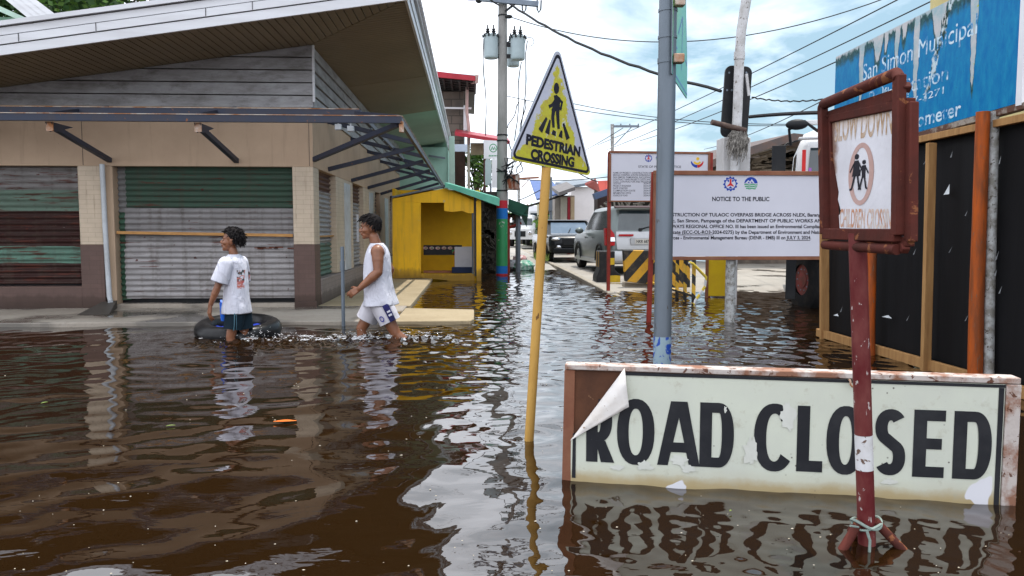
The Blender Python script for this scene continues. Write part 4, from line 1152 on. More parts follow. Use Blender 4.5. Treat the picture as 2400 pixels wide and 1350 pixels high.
# ------------------------------------------------------------------ DENR notice board with its posts
NY = P(1716, 756, Z=0).y
nb = thing('notice_board', 'white NOTICE TO THE PUBLIC board in a brown wood frame behind the galvanised pole', 'notice board', (P(1716, 756, Z=0).x, NY, 0))
def NP(px, py): q = P(px, py, Y=NY); return (q.x, q.z)
nf = Fr((0, NY, 0), (1, 0, 0), (0, 0, 1))
x0, z1 = NP(1532, 402); x1, z0 = NP(1942, 606)
z1r = NP(1920, 404)[1]; fw = .058
c = MB(); c.slab(nf, [(x0 + .03, z0 + .03), (x1 - .03, z0 + .03), (x1 - .03, z1r - .03), (x0 + .03, z1 - .03)], -.016, .0); c.build('panel', M_notice, nb, smooth=False)
c = MB()
c.slab(nf, [(x0, z1 - .04), (x1, z1r - .04), (x1, z1r + .012), (x0, z1 + .012)], -.03, .022); c.slab(nf, [(x0, z0 - .015), (x1, z0 - .015), (x1, z0 + .026), (x0, z0 + .026)], -.03, .022)
c.slab(nf, [(x0, z0 + .027), (x0 + .045, z0 + .027), (x0 + .045, z1 - .041), (x0, z1 - .041)], -.03, .02); c.slab(nf, [(x1 - .045, z0 + .027), (x1, z0 + .027), (x1, z1r - .041), (x1 - .045, z1r - .041)], -.03, .02)
c.build('frame', M_wood_frame, nb, smooth=False, bevel=.004)
c = MB(); q = P(1521, 757, Z=0); c.bar(V(q.x, NY + .06, -.4), V(x0 + .015, NY + .06, z1), .055, .055); c.build('post', M_oxide_post, nb, bevel=.005)
q = P(1717, 757, Z=0)
c = MB(); c.tube([V(q.x, NY + .085, -.4), V(P(1719, 600, Y=NY).x, NY + .085, z0 + .3)], .062, 18); c.build('post', M_mottle, nb)
def cap_h(px): return px / FPX * NY
def line(s, px0, px1, py, hpx, bold=.0, under=False, m=M_inkgrey):
    c = MB(); a = NP(px0, py); b_ = NP(px1, py); c.text(nf, s, a[0], a[1], cap_h(hpx), .0012, 'L', b_[0] - a[0], bold + .016); return c
body_txt = [line('NOTICE TO THE PUBLIC', 1669, 1803, 471, 10, .012)]
for s, a, b_, y in (('CONSTRUCTION OF TULAOC OVERPASS BRIDGE ACROSS NLEX, Barangay', 1548, 1934, 507), ('Tulaoc, San Simon, Pampanga of the DEPARTMENT OF PUBLIC WORKS AND', 1548, 1934, 521), ('HIGHWAYS REGIONAL OFFICE NO. III has been issued an Environmental Compliance', 1548, 1934, 534.5), ('Certificate (ECC-OL-RO3-2024-0275) by the Department of Environment and Natural', 1548, 1934, 548), ('Resources - Environmental Management Bureau (DENR - EMB) III on JULY 3, 2024.', 1548, 1901, 561)):
    body_txt.append(line(s, a, b_, y, 8.0, .012))
for t_ in body_txt: t_.build('lettering', M_ink, nb, smooth=False)
c = MB()
for a, b_, y in ((1588, 1672, 550.5), (1842, 1899, 563.5)): p_, q_ = NP(a, y), NP(b_, y); c.slab(nf, [(p_[0], p_[1] - .004), (q_[0], p_[1] - .004), (q_[0], p_[1] + .003), (p_[0], p_[1] + .003)], .0006, .0012)
c.build('underline', M_ink, nb, smooth=False)
def works_emblem(fr, cx, cz, r, cc, parent):
    c = MB(); n = 48
    out = [(cx + r * (1.0 if (i // 2) % 2 == 0 else .84) * math.cos(2 * PI * i / n), cz + r * (1.0 if (i // 2) % 2 == 0 else .84) * math.sin(2 * PI * i / n)) for i in range(n)]
    c.slab(fr, out, cc, cc + .001); o = c.build('emblem', M_blue_ink, parent, smooth=False)
    c = MB(); c.slab(fr, el(cx, cz, r * .70, r * .70, 30), cc + .0012, cc + .0018); c.build('emblem_disc', M_notice, o, smooth=False)
    c = MB(); c.slab(fr, [(cx - r * .12, cz + r * .66), (cx - r * .12, cz + r * .1), (cx - r * .58, cz - r * .4), (cx, cz - r * .22), (cx + r * .58, cz - r * .4), (cx + r * .12, cz + r * .1), (cx + r * .12, cz + r * .66)][::-1], cc + .0022, cc + .0028); c.build('emblem_mark', M_red_ink, o, smooth=False)
    c = MB(); c.slab(fr, [(cx - r * .52, cz + r * .42), (cx - r * .2, cz + r * .2), (cx - r * .2, cz + r * .62)], cc + .002, cc + .0026); c.slab(fr, [(cx + r * .52, cz + r * .42), (cx + r * .2, cz + r * .62), (cx + r * .2, cz + r * .2)], cc + .002, cc + .0026); c.slab(fr, [(cx - r * .3, cz - r * .62), (cx + r * .3, cz - r * .62), (cx, cz - r * .3)], cc + .002, cc + .0026)
    c.build('emblem_fill', M_blue_ink, o, smooth=False)
def env_emblem(fr, cx, cz, r, cc, parent):
    c = MB(); c.slab(fr, [(cx + r * math.cos(t), cz + r * math.sin(t)) for t in np.linspace(R(4), R(176), 26)], cc, cc + .001); o = c.build('emblem', M_blue_ink, parent, smooth=False)
    c = MB(); c.slab(fr, [(cx - r * .9, cz + r * .1), (cx - r * .4, cz + r * .55), (cx - r * .15, cz + r * .3), (cx + r * .1, cz + r * .72), (cx + r * .55, cz + r * .1)][::-1], cc + .0012, cc + .0018)
    c.build('emblem_hills', M_notice, o, smooth=False)
    c = MB(); c.slab(fr, [(cx - r * .5, cz + r * .12), (cx - r * .38, cz + r * .38), (cx - r * .2, cz + r * .12)][::-1], cc + .002, cc + .0026); c.slab(fr, [(cx + r * .0, cz + r * .12), (cx + r * .1, cz + r * .45), (cx + r * .25, cz + r * .12)][::-1], cc + .002, cc + .0026); c.build('emblem_peaks', M_blue_ink, o, smooth=False)
    c = MB()
    for k in range(3):
        yy = cz - r * (.12 + .28 * k); w_ = math.sqrt(max(.05, 1 - (.12 + .28 * k) ** 2)) * r
        c.strip(fr, [(cx - w_ + 2 * w_ * i / 12, yy + r * .05 * math.sin(i * 1.05)) for i in range(13)], r * .15, cc + .001)
    c.build('emblem_waves', M_green_ink, o, smooth=False)
p_ = NP(1712, 431); works_emblem(nf, p_[0], p_[1], cap_h(17.5), .0008, nb)
p_ = NP(1760, 431); env_emblem(nf, p_[0], p_[1], cap_h(16), .0008, nb)

# ------------------------------------------------------------------ second notice board behind
RY = 14.2
rb = thing('notice_board', 'white project notice board on red posts farther back, partly behind the front notice board', 'notice board', (P(1430, 640, Y=RY).x, RY, 0))
def RP(px, py): q = P(px, py, Y=RY); return (q.x, q.z)
rf = Fr((0, RY, 0), (1, 0, 0), (0, 0, 1))
a = RP(1430, 356); b_ = RP(1660, 472); b1 = RP(1660, 359)[1]
c = MB(); c.slab(rf, [(a[0], b_[1]), (b_[0], b_[1]), (b_[0], b1), (a[0], a[1])], -.014, 0); c.build('panel', M_notice, rb, smooth=False)
c = MB(); t = .04
c.slab(rf, [(a[0] - .02, a[1] - t / 2), (b_[0] + .02, b1 - t / 2), (b_[0] + .02, b1 + t / 2), (a[0] - .02, a[1] + t / 2)], -.03, .02); c.slab(rf, [(a[0] - .02, b_[1] - t * .3), (b_[0] + .02, b_[1] - t * .3), (b_[0] + .02, b_[1] + t * .3), (a[0] - .02, b_[1] + t * .3)], -.03, .02)
for xx in (a[0], b_[0]): c.slab(rf, [(xx - .02, b_[1] + t * .31), (xx + .02, b_[1] + t * .31), (xx + .02, b1 - t * .51), (xx - .02, b1 - t * .51)], -.03, .018)
c.build('frame', M_wood_frame, rb, smooth=False, bevel=.004)
for px in (1427, 1663):
    q = P(px, 640, Y=RY); c = MB(); c.bar(V(q.x, RY + .05, -.2), V(q.x, RY + .05, a[1]), .075, .06); c.build('post', M_oxide_post, rb, bevel=.004)
p_ = RP(1520, 371); works_emblem(rf, p_[0], p_[1], 9 / FPX * RY, .0008, rb)
p_ = RP(1546, 371); env_emblem(rf, p_[0], p_[1], 9 / FPX * RY, .0008, rb)
c = MB(); p_ = RP(1634, 381); r_ = 14 / FPX * RY
c.strip(rf, [(p_[0] + r_ * math.cos(t), p_[1] + .03 + r_ * .9 * math.sin(t)) for t in np.linspace(R(185), R(270), 12)], list(np.linspace(.02, .06, 12)), .001); c.build('swoosh', M_blue_ink, rb, smooth=False)
c = MB(); c.strip(rf, [(p_[0] + r_ * math.cos(t), p_[1] + .03 + r_ * .9 * math.sin(t)) for t in np.linspace(R(355), R(272), 12)], list(np.linspace(.02, .06, 12)), .0014); c.build('swoosh', M_red_ink, rb, smooth=False)
c = MB(); c.strip(rf, [(p_[0] + .55 * r_ * math.cos(t), p_[1] + .035 + r_ * .5 * math.sin(t)) for t in np.linspace(R(200), R(340), 12)], .035, .0018); c.slab(rf, el(p_[0] + .01, p_[1] + .07, .03, .03, 14), .001, .0018); c.build('swoosh', M_yel_ink, rb, smooth=False)
rl = [('STATE OF PROJECT NOTICE', 1496, 1596, 393, 5)]
for i, s in enumerate(('NAME OF PROJECT: CONSTRUCTION OF', 'BRIDGE OVERPASS ACROSS EXPRESSWAY', 'SAN SIMON, PAMPANGA, INCLUDING', 'CONTRACT AND PROJECT COSTS AND', 'COST, CONTRACTOR AND PROGRAM')): rl.append((s, 1437, 1526, 407 + i * 5.2, 4))
for i, (s, w_) in enumerate((('LOCATION', 18), ('PROJECT ENGINEER', 42), ('DATE STARTED', 34), ('COMPLETION DATE', 52), ('IMPLEMENTING OFFICE', 42), ('SOURCE OF FUND', 34))): rl.append((s, 1437, 1437 + w_, 432 + i * 5.6, 4)); rl.append(('2024-07', 1508, 1525, 432 + i * 5.6, 4))
for s, u0, u1, y, h in rl:
    c = MB(); a_ = RP(u0, y); e_ = RP(u1, y); c.text(rf, s, a_[0], a_[1], h / FPX * RY, .0012, 'L', e_[0] - a_[0], .012); c.build('lettering', M_inkgrey, rb, smooth=False)
# ------------------------------------------------------------------ black tarp hoarding on the right
FX = 3.78
def XP(px, py, dx=0): q = P(px, py, X=FX + dx); return q
hoard = thing('hoarding_fence', 'black plastic hoarding on raw lumber frame standing in the flood at right', 'fence', (FX, 8.3, 0))
ya, yb = XP(1927, 700).y, 1.6
hb = Fr((FX, 0, 0), (0, -1, 0), (0, 0, 1))            # u runs towards the camera, n faces the street
if hb.n.x > 0: hb = Fr((FX, 0, 0), (0, 1, 0), (0, 0, 1))
def hu(y): return (Vector((FX, y, 0)) - hb.o).dot(hb.u)
ztop = 1.93
c = MB(); rows = []; ny, nz = 60, 26
for i in range(nz + 1):
    z = .03 + (ztop - .03) * i / nz
    rows.append([V(FX + .03 + .018 * mnoise.noise(V(y * 1.6, z * .5, 5)) + .008 * mnoise.noise(V(y * 6, z * 1.2, 2)), y, z) for y in np.linspace(ya, yb, ny)])
c.loft(rows, 0, (False, False), closed=False)
o = c.build('tarp', M_tarp, hoard, angle=80); o.modifiers.new('thick', 'SOLIDIFY').thickness = .004
def hbar(name, p, q, w, h, m, up=(0, 0, 1)): c = MB(); c.bar(p, q, w, h, 0, up); return c.build(name, m, hoard, bevel=.004)
hbar('rail', V(FX - .022, ya + .03, .045), V(FX - .022, yb, .05), .045, .085, M_wood)
hbar('rail', V(FX - .022, ya + .03, 1.90), V(FX - .022, yb, 1.93), .045, .055, M_wood)
def hpost(px_top, py_top, px_bot, py_bot, w, m, zt=None, off=-.022, round_=False):
    b_ = XP(px_bot, py_bot, off); t_ = XP(px_top, py_top, off); c = MB()
    d = (t_ - b_); b2 = b_ - d * (b_.z + .3) / d.z
    if zt: t_ = b_ + d * (zt - b_.z) / d.z
    if round_: c.tube([b2, b_ + d * .3 + V(0, .01, 0), t_], [w / 2 * 1.05, w / 2, w / 2 * .93], 16)
    else: c.bar(b2, t_, w, .045, 0, up=(0, 1, 0))
    return c.build('post', m, hoard, bevel=0 if round_ else .004)
hpost(1932, 400, 1932, 785, .09, M_wood, 1.94)
hpost(2183, 335, 2170, 838, .07, M_wood, 1.855, -.06)
hpost(2045, 560, 2040, 835, .085, M_orange_post, 1.9, -.10, True)
hpost(2303, 300, 2286, 875, .10, M_orange_post, 2.0, -.10, True)
hpost(2330, 300, 2318, 875, .07, M_mottle, 2.0, -.02, True)
M_torn_grey = paint('torn_film_grey', (.20, .21, .22), (.08, .08, .085), 8)
# tears in the film, curling open
rr = random.Random(11)
for px, py, w_, h_ in ((2226, 445, .03, .075), (1976, 725, .02, .06), (2085, 742, .08, .02), (1965, 738, .05, .02), (2172, 380, .02, .04), (2236, 362, .02, .05), (2350, 375, .02, .06), (2148, 590, .02, .05), (2232, 585, .02, .05), (2342, 600, .02, .06), (2340, 640, .015, .04), (2132, 745, .02, .05), (2270, 745, .02, .05), (2270, 500, .015, .04), (2350, 680, .015, .05)):
    q = XP(px, py); u0 = hu(q.y); v0 = q.z; s_ = 1 if w_ > .025 and h_ > .03 or h_ < .03 else .55
    tri_ = [(u0 - w_ * s_, v0 - h_ * .5), (u0 + w_ * s_, v0 - h_ * .45), (u0 + w_ * .15 * rr.choice((-1, 1)), v0 + h_ * .6)]
    if s_ < 1: tri_ = [(u0 - .002, v0 - h_ * .5), (u0 + .0035, v0 - h_ * .45), (u0 + rr.uniform(-.012, .012), v0 + h_ * .6)]
    c = MB(); c.poly([hb.pt(tri_[0][0], tri_[0][1], .03), hb.pt(tri_[1][0], tri_[1][1], .022), hb.pt(tri_[2][0], tri_[2][1], .006)]); c.build('tear', M_torn if s_ == 1 else M_torn_grey, hoard, smooth=False)
# ------------------------------------------------------------------ blue station sign above the hoarding
bs_ = thing('blue_station_sign', 'big peeling blue station sign with white lettering above the black hoarding', 'signboard', (FX, 6.6, 2.0))
sf = Fr((FX - .02, 0, 0), (0, -1, 0), (0, 0, 1))
if sf.n.x > 0: sf = Fr((FX - .02, 0, 0), (0, 1, 0), (0, 0, 1))
SA = lambda px, py: sf.at(px, py)
uL = SA(1957, 200)[0]; uR = SA(2388, 150)[0]
zt0, zt1 = SA(1957, 135)[1], SA(2270, -22)[1]
zb0 = SA(2130, 316)[1]; zb1 = SA(2384, 242)[1]
def lin(u, ua, za, ub, zb): return za + (zb - za) * (u - ua) / (ub - ua)
ztL, ztR = zt0, lin(uR, uL, zt0, SA(2270, -22)[0], zt1)
zbL, zbR = lin(uL, SA(2130, 316)[0], zb0, SA(2384, 242)[0], zb1), zb1
TONGUES = ((2018, 170, .05, .62), (2057, 130, .085, .26), (2076, 120, .04, .22), (2102, 120, .045, .40), (2147, 150, .045, .95), (2118, 110, .05, .16), (2196, 80, .075, .34), (2212, 60, .05, .22), (2284, 40, .05, .75))
def bluemat():
    m, nt, bs = newmat('peeling_blue_film')
    uv = nn(nt, 'ShaderNodeTexCoord').outputs['UV']; p = sep(nt, uv)
    sg = 1 if uR > uL else -1
    x = mth(nt, 'MULTIPLY', mth(nt, 'SUBTRACT', p[0], uL), sg)                      # metres from the far end
    top = mth(nt, 'ADD', mth(nt, 'MULTIPLY', x, (ztR - ztL) / abs(uR - uL)), ztL)
    d = mth(nt, 'SUBTRACT', top, p[1])                                              # metres below the top edge
    blue = mix(nt, ramp(nt, noise(nt, nn(nt, 'ShaderNodeMapping', {'Vector': uv, 'Scale': (3, 1, 1)}).outputs[0], 6, 7, .68), [(.35, 0.), (.70, 1.)]), (.002, .135, .36), (.012, .23, .42))
    # film peels off in tongues hanging from the top
    rag = noise(nt, nn(nt, 'ShaderNodeMapping', {'Vector': uv, 'Scale': (2.2, .8, 1)}).outputs[0], 9, 7, .7)
    xw = mth(nt, 'ADD', x, mth(nt, 'MULTIPLY', mth(nt, 'SUBTRACT', noise(nt, uv, 3.2, 4), .5), .10))
    depth = 0.045
    for px, py, w_, dp in TONGUES:
        xi = abs(SA(px, py)[0] - uL)
        t_ = mth(nt, 'MULTIPLY', mth(nt, 'SUBTRACT', 1.0, mth(nt, 'POWER', mth(nt, 'DIVIDE', mth(nt, 'ABSOLUTE', mth(nt, 'SUBTRACT', xw, xi)), w_), 2.0)), dp)
        depth = mth(nt, 'MAXIMUM', depth, t_)
    s = mth(nt, 'ADD', mth(nt, 'SUBTRACT', depth, d), mth(nt, 'MULTIPLY', mth(nt, 'SUBTRACT', rag, .5), .22))
    s = mth(nt, 'ADD', s, .5)
    under = mix(nt, ramp(nt, noise(nt, uv, 7, 6, .7), [(.4, 0.), (.62, 1.)]), (.50, .49, .50), (.30, .42, .46))
    under = mix(nt, ramp(nt, noise(nt, uv, 13, 5, .6, .5), [(.67, 0.), (.70, 1.)]), under, (.42, .46, .05))
    edge = mix(nt, ramp(nt, noise(nt, uv, 30, 4), [(.4, 0.), (.6, 1.)]), (.012, .05, .055), (.03, .10, .10))
    c_ = mix(nt, ramp(nt, s, [(.41, 0.), (.46, .85), (.50, 1.)]), blue, edge)
    c_ = mix(nt, ramp(nt, s, [(.515, 0.), (.535, 1.)]), c_, under)
    # long torn diagonal to the right of the lettering
    dg = mth(nt, 'ADD', mth(nt, 'SUBTRACT', x, 1.92), mth(nt, 'MULTIPLY', d, .42))
    dg = mth(nt, 'ABSOLUTE', mth(nt, 'ADD', dg, mth(nt, 'MULTIPLY', mth(nt, 'SUBTRACT', rag, .5), .34)))
    dl = mth(nt, 'MULTIPLY', ramp(nt, dg, [(.018, 1.), (.03, 0.)]), ramp(nt, d, [(.70, 1.), (.74, 0.)]))
    c_ = mix(nt, dl, c_, mix(nt, ramp(nt, noise(nt, uv, 9, 4), [(.45, 0.), (.52, 1.)]), (.015, .04, .03), (.50, .60, .64)))
    sp = noise(nt, uv, 34, 4, .7)
    c_ = mix(nt, ramp(nt, sp, [(.66, 0.), (.69, .8)]), c_, (.01, .05, .06))
    setc(nt, bs, c_); bs.inputs['Roughness'].default_value = .42; bs.inputs['Specular IOR Level'].default_value = .06
    bump(nt, bs, s, .15, .01); return m
M_blue = bluemat()
c = MB(); c.slab(sf, [(uL, zbL), (uR, zbR), (uR, ztR), (uL, ztL)], -.05, 0, 0, 1); c.build('panel', [M_blue, M_white], bs_, smooth=False)
c = MB(); w_ = .06 * (1 if uR > uL else -1)
c.slab(sf, [(uR + .002 * (1 if w_ > 0 else -1), zbR - .02), (uR + w_, zbR - .02), (uR + w_, ztR + .02), (uR + .002 * (1 if w_ > 0 else -1), ztR + .02)], -.05, .012); c.build('edge_trim', M_white, bs_, smooth=False)
c = MB(); c.bar(sf.pt(uL, zbL - .024, -.02), sf.pt(uR + w_ * 8, lin(uR + w_ * 8, uL, zbL, uR, zbR) - .03, -.02), .06, .045); c.build('bottom_rail', paint('rail_brown', (.10, .05, .035), (.30, .26, .22), 7, .5, .6), bs_, bevel=.004)
M_wtext = paint('white_film_lettering', (.56, .70, .78), (.02, .20, .43), 11, .46, .58, .5, 0, 0)
def btext(s, p0, p1, h, cc=.0012, bold=.0):
    c = MB(); fit_text(c, sf, s, p0, p1, h, cc, bold); c.build('lettering', M_wtext, bs_, smooth=False)
btext('San Simon Municipal', (2022, 190), (2290, 78), .150)
btext('Police Station', (2036, 248), (2222, 187), .125)
btext('0918-867-3271', (2060, 272), (2212, 219), .055)
btext('Tel. Line', (2058, 220), (2130, 228), .07)
btext('1 Kilometer', (2100, 312), (2252, 270), .115, bold=.012)

# ------------------------------------------------------------------ white truck behind the hoarding
TX0, TY0 = P(1856, 560, Y=10.75).x, 10.75; TX1 = TX0 + 2.3
TR = thing('white_truck', 'white cab-over truck with red hubs parked behind the notice board and hoarding', 'truck', (TX0, TY0, 0), 0)
M_truckw = paint('white_truck_paint', (.66, .67, .68), (.52, .52, .52), 1.5, .35, .75, .35, 0, 0)
c = MB()
def cabring(z, ins, fr_): return [V(TX0 + ins, TY0 + fr_ + .12, z), V(TX0 + ins + .12, TY0 + fr_, z), V(TX1 - ins - .12, TY0 + fr_, z), V(TX1 - ins, TY0 + fr_ + .12, z), V(TX1 - ins, TY0 + 2.0, z), V(TX0 + ins, TY0 + 2.0, z)]
c.loft([cabring(.98, 0, 0), cabring(1.55, 0, .0), cabring(2.35, .06, .16), cabring(2.55, .14, .34), cabring(2.64, .3, .6)])
c.build('cab', M_truckw, TR, bevel=.02)
c = MB(); c.poly([V(TX0 + .16, TY0 - .012, 1.6), V(TX1 - .16, TY0 - .012, 1.6), V(TX1 - .22, TY0 + .14, 2.32), V(TX0 + .22, TY0 + .14, 2.32)]); c.build('windscreen', M_glass, TR)
c = MB(); c.poly([V(TX0 - .006, TY0 + .3, 1.55), V(TX0 - .006, TY0 + 1.35, 1.55), V(TX0 + .044, TY0 + 1.35, 2.28), V(TX0 + .044, TY0 + .42, 2.28)]); c.build('side_window', M_glass, TR)
c = MB(); c.span((TX0 - .02, TY0 + .2, 2.66), (TX1 - .3, TY0 + .28, 2.72)); c.span((TX0 + .05, TY0 - .12, 2.42), (TX1 - .05, TY0 + .02, 2.45)); c.build('sun_visor', M_truckw, TR, bevel=.008)
c = MB(); c.span((TX0 + 1.1, TY0 - .1, .42), (TX1 - .02, TY0 + .1, .72)); c.build('bumper', M_black, TR, bevel=.03)
for (x, z0, z1) in ((TX0 - .20, 1.62, 2.34), (TX0 - .10, 1.35, 1.58)):
    c = MB(); c.span((x - .10, TY0 - .13, z0), (x + .085, TY0 - .05, z1)); c.tube([V(x, TY0 - .05, z1 - .06), V(x + .1, TY0 + .02, z1 + .04), V(TX0 + .1, TY0 + .15, z1 + .1)], .014, 8); c.build('mirror', M_black, TR, bevel=.03)
c = MB(); c.tube([V(TX0 + .3, TY0 - .1, 2.52), V(TX0 + .12, TY0 - .14, 2.66), V(TX0 - .08, TY0 - .1, 2.56), V(TX0 - .05, TY0 - .02, 2.35)], .022, 8); c.ell((TX0 + .02, TY0 - .14, 2.62), (.15, .06, .075)); c.build('mirror_arm', M_black, TR)
c = MB(); c.box((TX0 + .13, TY0 - .02, 1.98), (.05, .02, .6)); c.build('side_stripe', M_red_ink, TR); 
c = MB(); c.box((TX0 + .215, TY0 - .025, 1.85), (.035, .02, .35)); c.build('side_sticker', paint('lilac_sticker', (.32, .12, .42)), TR)
for k, yy in enumerate((TY0 + .85, TY0 + 4.3)):
    wx = TX0 + .30
    t_ = MB()
    prof = [(.235, -.14), (.40, -.155), (.485, -.12), (.505, -.05), (.505, .05), (.485, .12), (.40, .155), (.235, .14)]
    t_.loft([[V(wx + o_, yy + r_ * math.cos(2 * PI * i / 30), .40 + r_ * math.sin(2 * PI * i / 30)) for i in range(30)] for r_, o_ in prof], 0, (False, False))
    to = t_.build('wheel', M_tyre, TR); ctr = V(wx - TX0, yy - TY0, 0); to.data.transform(Matrix.Translation(-ctr)); to.location = ctr
    to.rotation_euler = (0, 0, R(24) if k == 0 else 0)
    r_ = MB(); r_.loft([[V(wx - o_, yy + q * math.cos(2 * PI * i / 24), .40 + q * math.sin(2 * PI * i / 24)) for i in range(24)] for q, o_ in ((.24, .11), (.22, .06), (.13, .05), (.12, .12), (.05, .13))]); r_.build('rim', paint('dull_red_hub', (.22, .05, .045), (.10, .06, .05), 8), to)
    g = MB()
    for i in range(10): g.ell((wx - .10, yy + .165 * math.cos(2 * PI * i / 10), .40 + .165 * math.sin(2 * PI * i / 10)), (.025, .016, .016), None, 6, 4)
    g.build('wheel_nuts', M_galv, to)
c = MB(); c.span((TX0 + .10, TY0 + .22, .93), (TX0 + .46, TY0 + 1.5, 1.04)); c.build('mudguard', M_black, TR, bevel=.05)
c = MB(); c.span((TX0 - .06, TY0 + .30, .14), (TX0 + .08, TY0 + .34, .95)); c.build('mudflap', M_black, TR, bevel=.008)
c = MB(); c.box((TX0 + 1.4, TY0 - .12, .80), (.3, .08, .2)); c.build('headlight', M_glass, TR, bevel=.02)
c = MB(); c.span((TX0 + .1, TY0 + 2.15, .8), (TX1 - .1, TY0 + 5.4, .95)); c.build('flat_bed', M_black, TR, bevel=.02)
c = MB(); c.span((TX0 + .5, TY0 + .3, .45), (TX1 - .5, TY0 + 5.2, .78)); c.build('chassis', M_black, TR)
TR.rotation_euler = (0, 0, R(-21))

# ------------------------------------------------------------------ white pole with the traffic signal seen from behind
SYY = 11.6
def SP(px, py): return P(px, py, Y=SYY)
sig = thing('traffic_signal_pole', 'white steel pole bending right carrying a black traffic signal seen from behind', 'traffic signal', (SP(1726, 600).x, SYY, 0))
c = MB(); pts = [SP(1716, 700), SP(1722, 400), SP(1729, 250), SP(1733, 135), SP(1737, 75), SP(1748, 5), SP(1762, -60)]
pts[0].z = -.4
c.tube(pts, [.07, .07, .072, .072, .072, .075, .075], 18); c.build('pole', M_galv_pale, sig)
c = MB(); c.tube([SP(1732.5, 140), SP(1733.5, 122)], .082, 18); c.build('collar', M_galv_pale, sig)
sgf = Fr((0, SYY + .16, 0), (1, 0, 0), (0, 0, 1)); sgf.u = V(1, .0, -.055).normalized(); sgf.v = V(.055, 0, 1).normalized()
def S2(px, py): return sgf.at(px, py)
def rrect(p0, p1, r, n=5):
    (a, b_), (c_, d) = p0, p1; x0, x1, y0, y1 = min(a, c_), max(a, c_), min(b_, d), max(b_, d); out = []
    for cx, cy, s in ((x1 - r, y0 + r, -90), (x1 - r, y1 - r, 0), (x0 + r, y1 - r, 90), (x0 + r, y0 + r, 180)):
        for i in range(n + 1): t = R(s + 90 * i / n); out.append((cx + r * math.cos(t), cy + r * math.sin(t)))
    return out
c = MB(); c.slab(sgf, rrect(S2(1688, 321), S2(1763, 157), .10), -.03, .02); c.build('backplate', M_black, sig, bevel=.006)
c = MB(); c.slab(sgf, rrect(S2(1702, 314), S2(1752, 168), .05), -.24, -.03); c.build('signal_housing', M_black, sig, bevel=.01)
for q in ((1708, 171), (1748, 171), (1703, 212), (1714, 212)):
    c = MB(); u0, v0 = S2(*q); c.slab(sgf, el(u0, v0, .016, .016, 10), .0205, .026); c.build('bolt', M_galv, sig)
c = MB(); c.bar(SP(1746, 175) + V(0, -.06, 0), SP(1752, 226) + V(0, -.06, 0), .035, .035); c.build('stay', M_galv_pale, sig)
c = MB(); c.tube([SP(1657, 291) + V(0, -.22, 0), SP(1738, 309) + V(0, -.16, 0)], .042, 12); c.build('cross_pipe', paint('dark_pipe', (.07, .045, .04), (.13, .09, .07), 8, rough=.6), sig)
c = MB(); q0, q1 = P(1694, 402, Y=SYY + .10), P(1760, 322, Y=SYY + .10); c.box(((q0.x + q1.x) / 2, SYY + .27, (q0.z + q1.z) / 2 - .25), (q1.x - q0.x, .34, q1.z - q0.z + .5)); c.build('control_box', paint('pale_box_paint', (.56, .55, .55), (.44, .43, .42), 3, .4, .7), sig, bevel=.012)
c = MB(); rr = random.Random(3)
for i in range(230):                                  # frayed sacking and old cable hanging from the clamp
    a_ = SP(rr.uniform(1706, 1742) - .0, rr.uniform(308, 330)); dn_ = rr.uniform(.05, .36); q = a_ + V(rr.uniform(-.10, .03), rr.uniform(-.20, -.10), -dn_)
    a2 = a_ + V(0, rr.uniform(-.2, -.12), 0); md = (a2 + q) / 2 + V(rr.uniform(-.05, .05), rr.uniform(-.03, 0), 0)
    c.tube([a2, md, q], [.007, .006, .003], 4)
c.build('frayed_sacking', paint('sacking', (.34, .32, .29), (.12, .11, .10), 20, .4, .6, .95), sig)

# ------------------------------------------------------------------ concrete barriers with hazard stripes
def stripes(name, ax, per, slope, a=(.012, .012, .013), b_=(.62, .33, .02), mirror=None):
    m, nt, bs = newmat(name); o = coords(nt); p = sep(nt, o)
    x = p[0]
    if mirror is not None: x = mth(nt, 'ABSOLUTE', mth(nt, 'SUBTRACT', x, mirror))
    t = mth(nt, 'FRACT', mth(nt, 'ADD', mth(nt, 'DIVIDE', mth(nt, 'ADD', x, mth(nt, 'MULTIPLY', p[2], slope)), per), 20.))
    c_ = mix(nt, ramp(nt, t, [(0, 0.), (.5, 1.)], 'CONSTANT'), a, b_)
    c_ = mix(nt, ramp(nt, noise(nt, o, 7, 6, .65), [(.5, 0.), (.75, .6)]), c_, (.16, .12, .07))
    setc(nt, bs, c_); bs.inputs['Roughness'].default_value = .6
    bump(nt, bs, noise(nt, o, 30, 4), .15, .006); return m
bp = P(1540, 672, Z=.03)
b1 = thing('striped_barrier', 'yellow and black chevron barrier panel in front of the parked silver van', 'barrier', bp)
bf2 = Fr(bp, (1, 0.0, 0), (0, 0, 1))
q = [bf2.at(*k) for k in ((1466, 660), (1618, 676), (1618, 610), (1600, 588), (1461, 586))]
c = MB(); c.slab(bf2, q, -.16, 0); c.build('panel', stripes('chevron_stripes', 0, .42, .88, mirror=.14), b1, bevel=.015)
c = MB(); c.slab(bf2, [(q[0][0] - .03, -.12), (q[1][0] + .05, -.12), (q[1][0] + .02, .02), (q[0][0] + .01, .09)], -.36, -.165); c.build('foot', M_kerb, b1, bevel=.02)
jp = P(1424, 666, Z=.0)
M_ypatch = paint('yellow_paint', (.60, .40, .03), (.45, .30, .03), 8, .4, .7)
jb = thing('concrete_barrier', 'black and yellow flared concrete barrier end on the kerb beside the van', 'barrier', jp)
s_ = 1 / FPX * jp.y
prof = [(-26, 0), (31, 0), (31, 22), (17, 34), (17, 78), (-19, 78), (-19, 34), (-26, 18)]
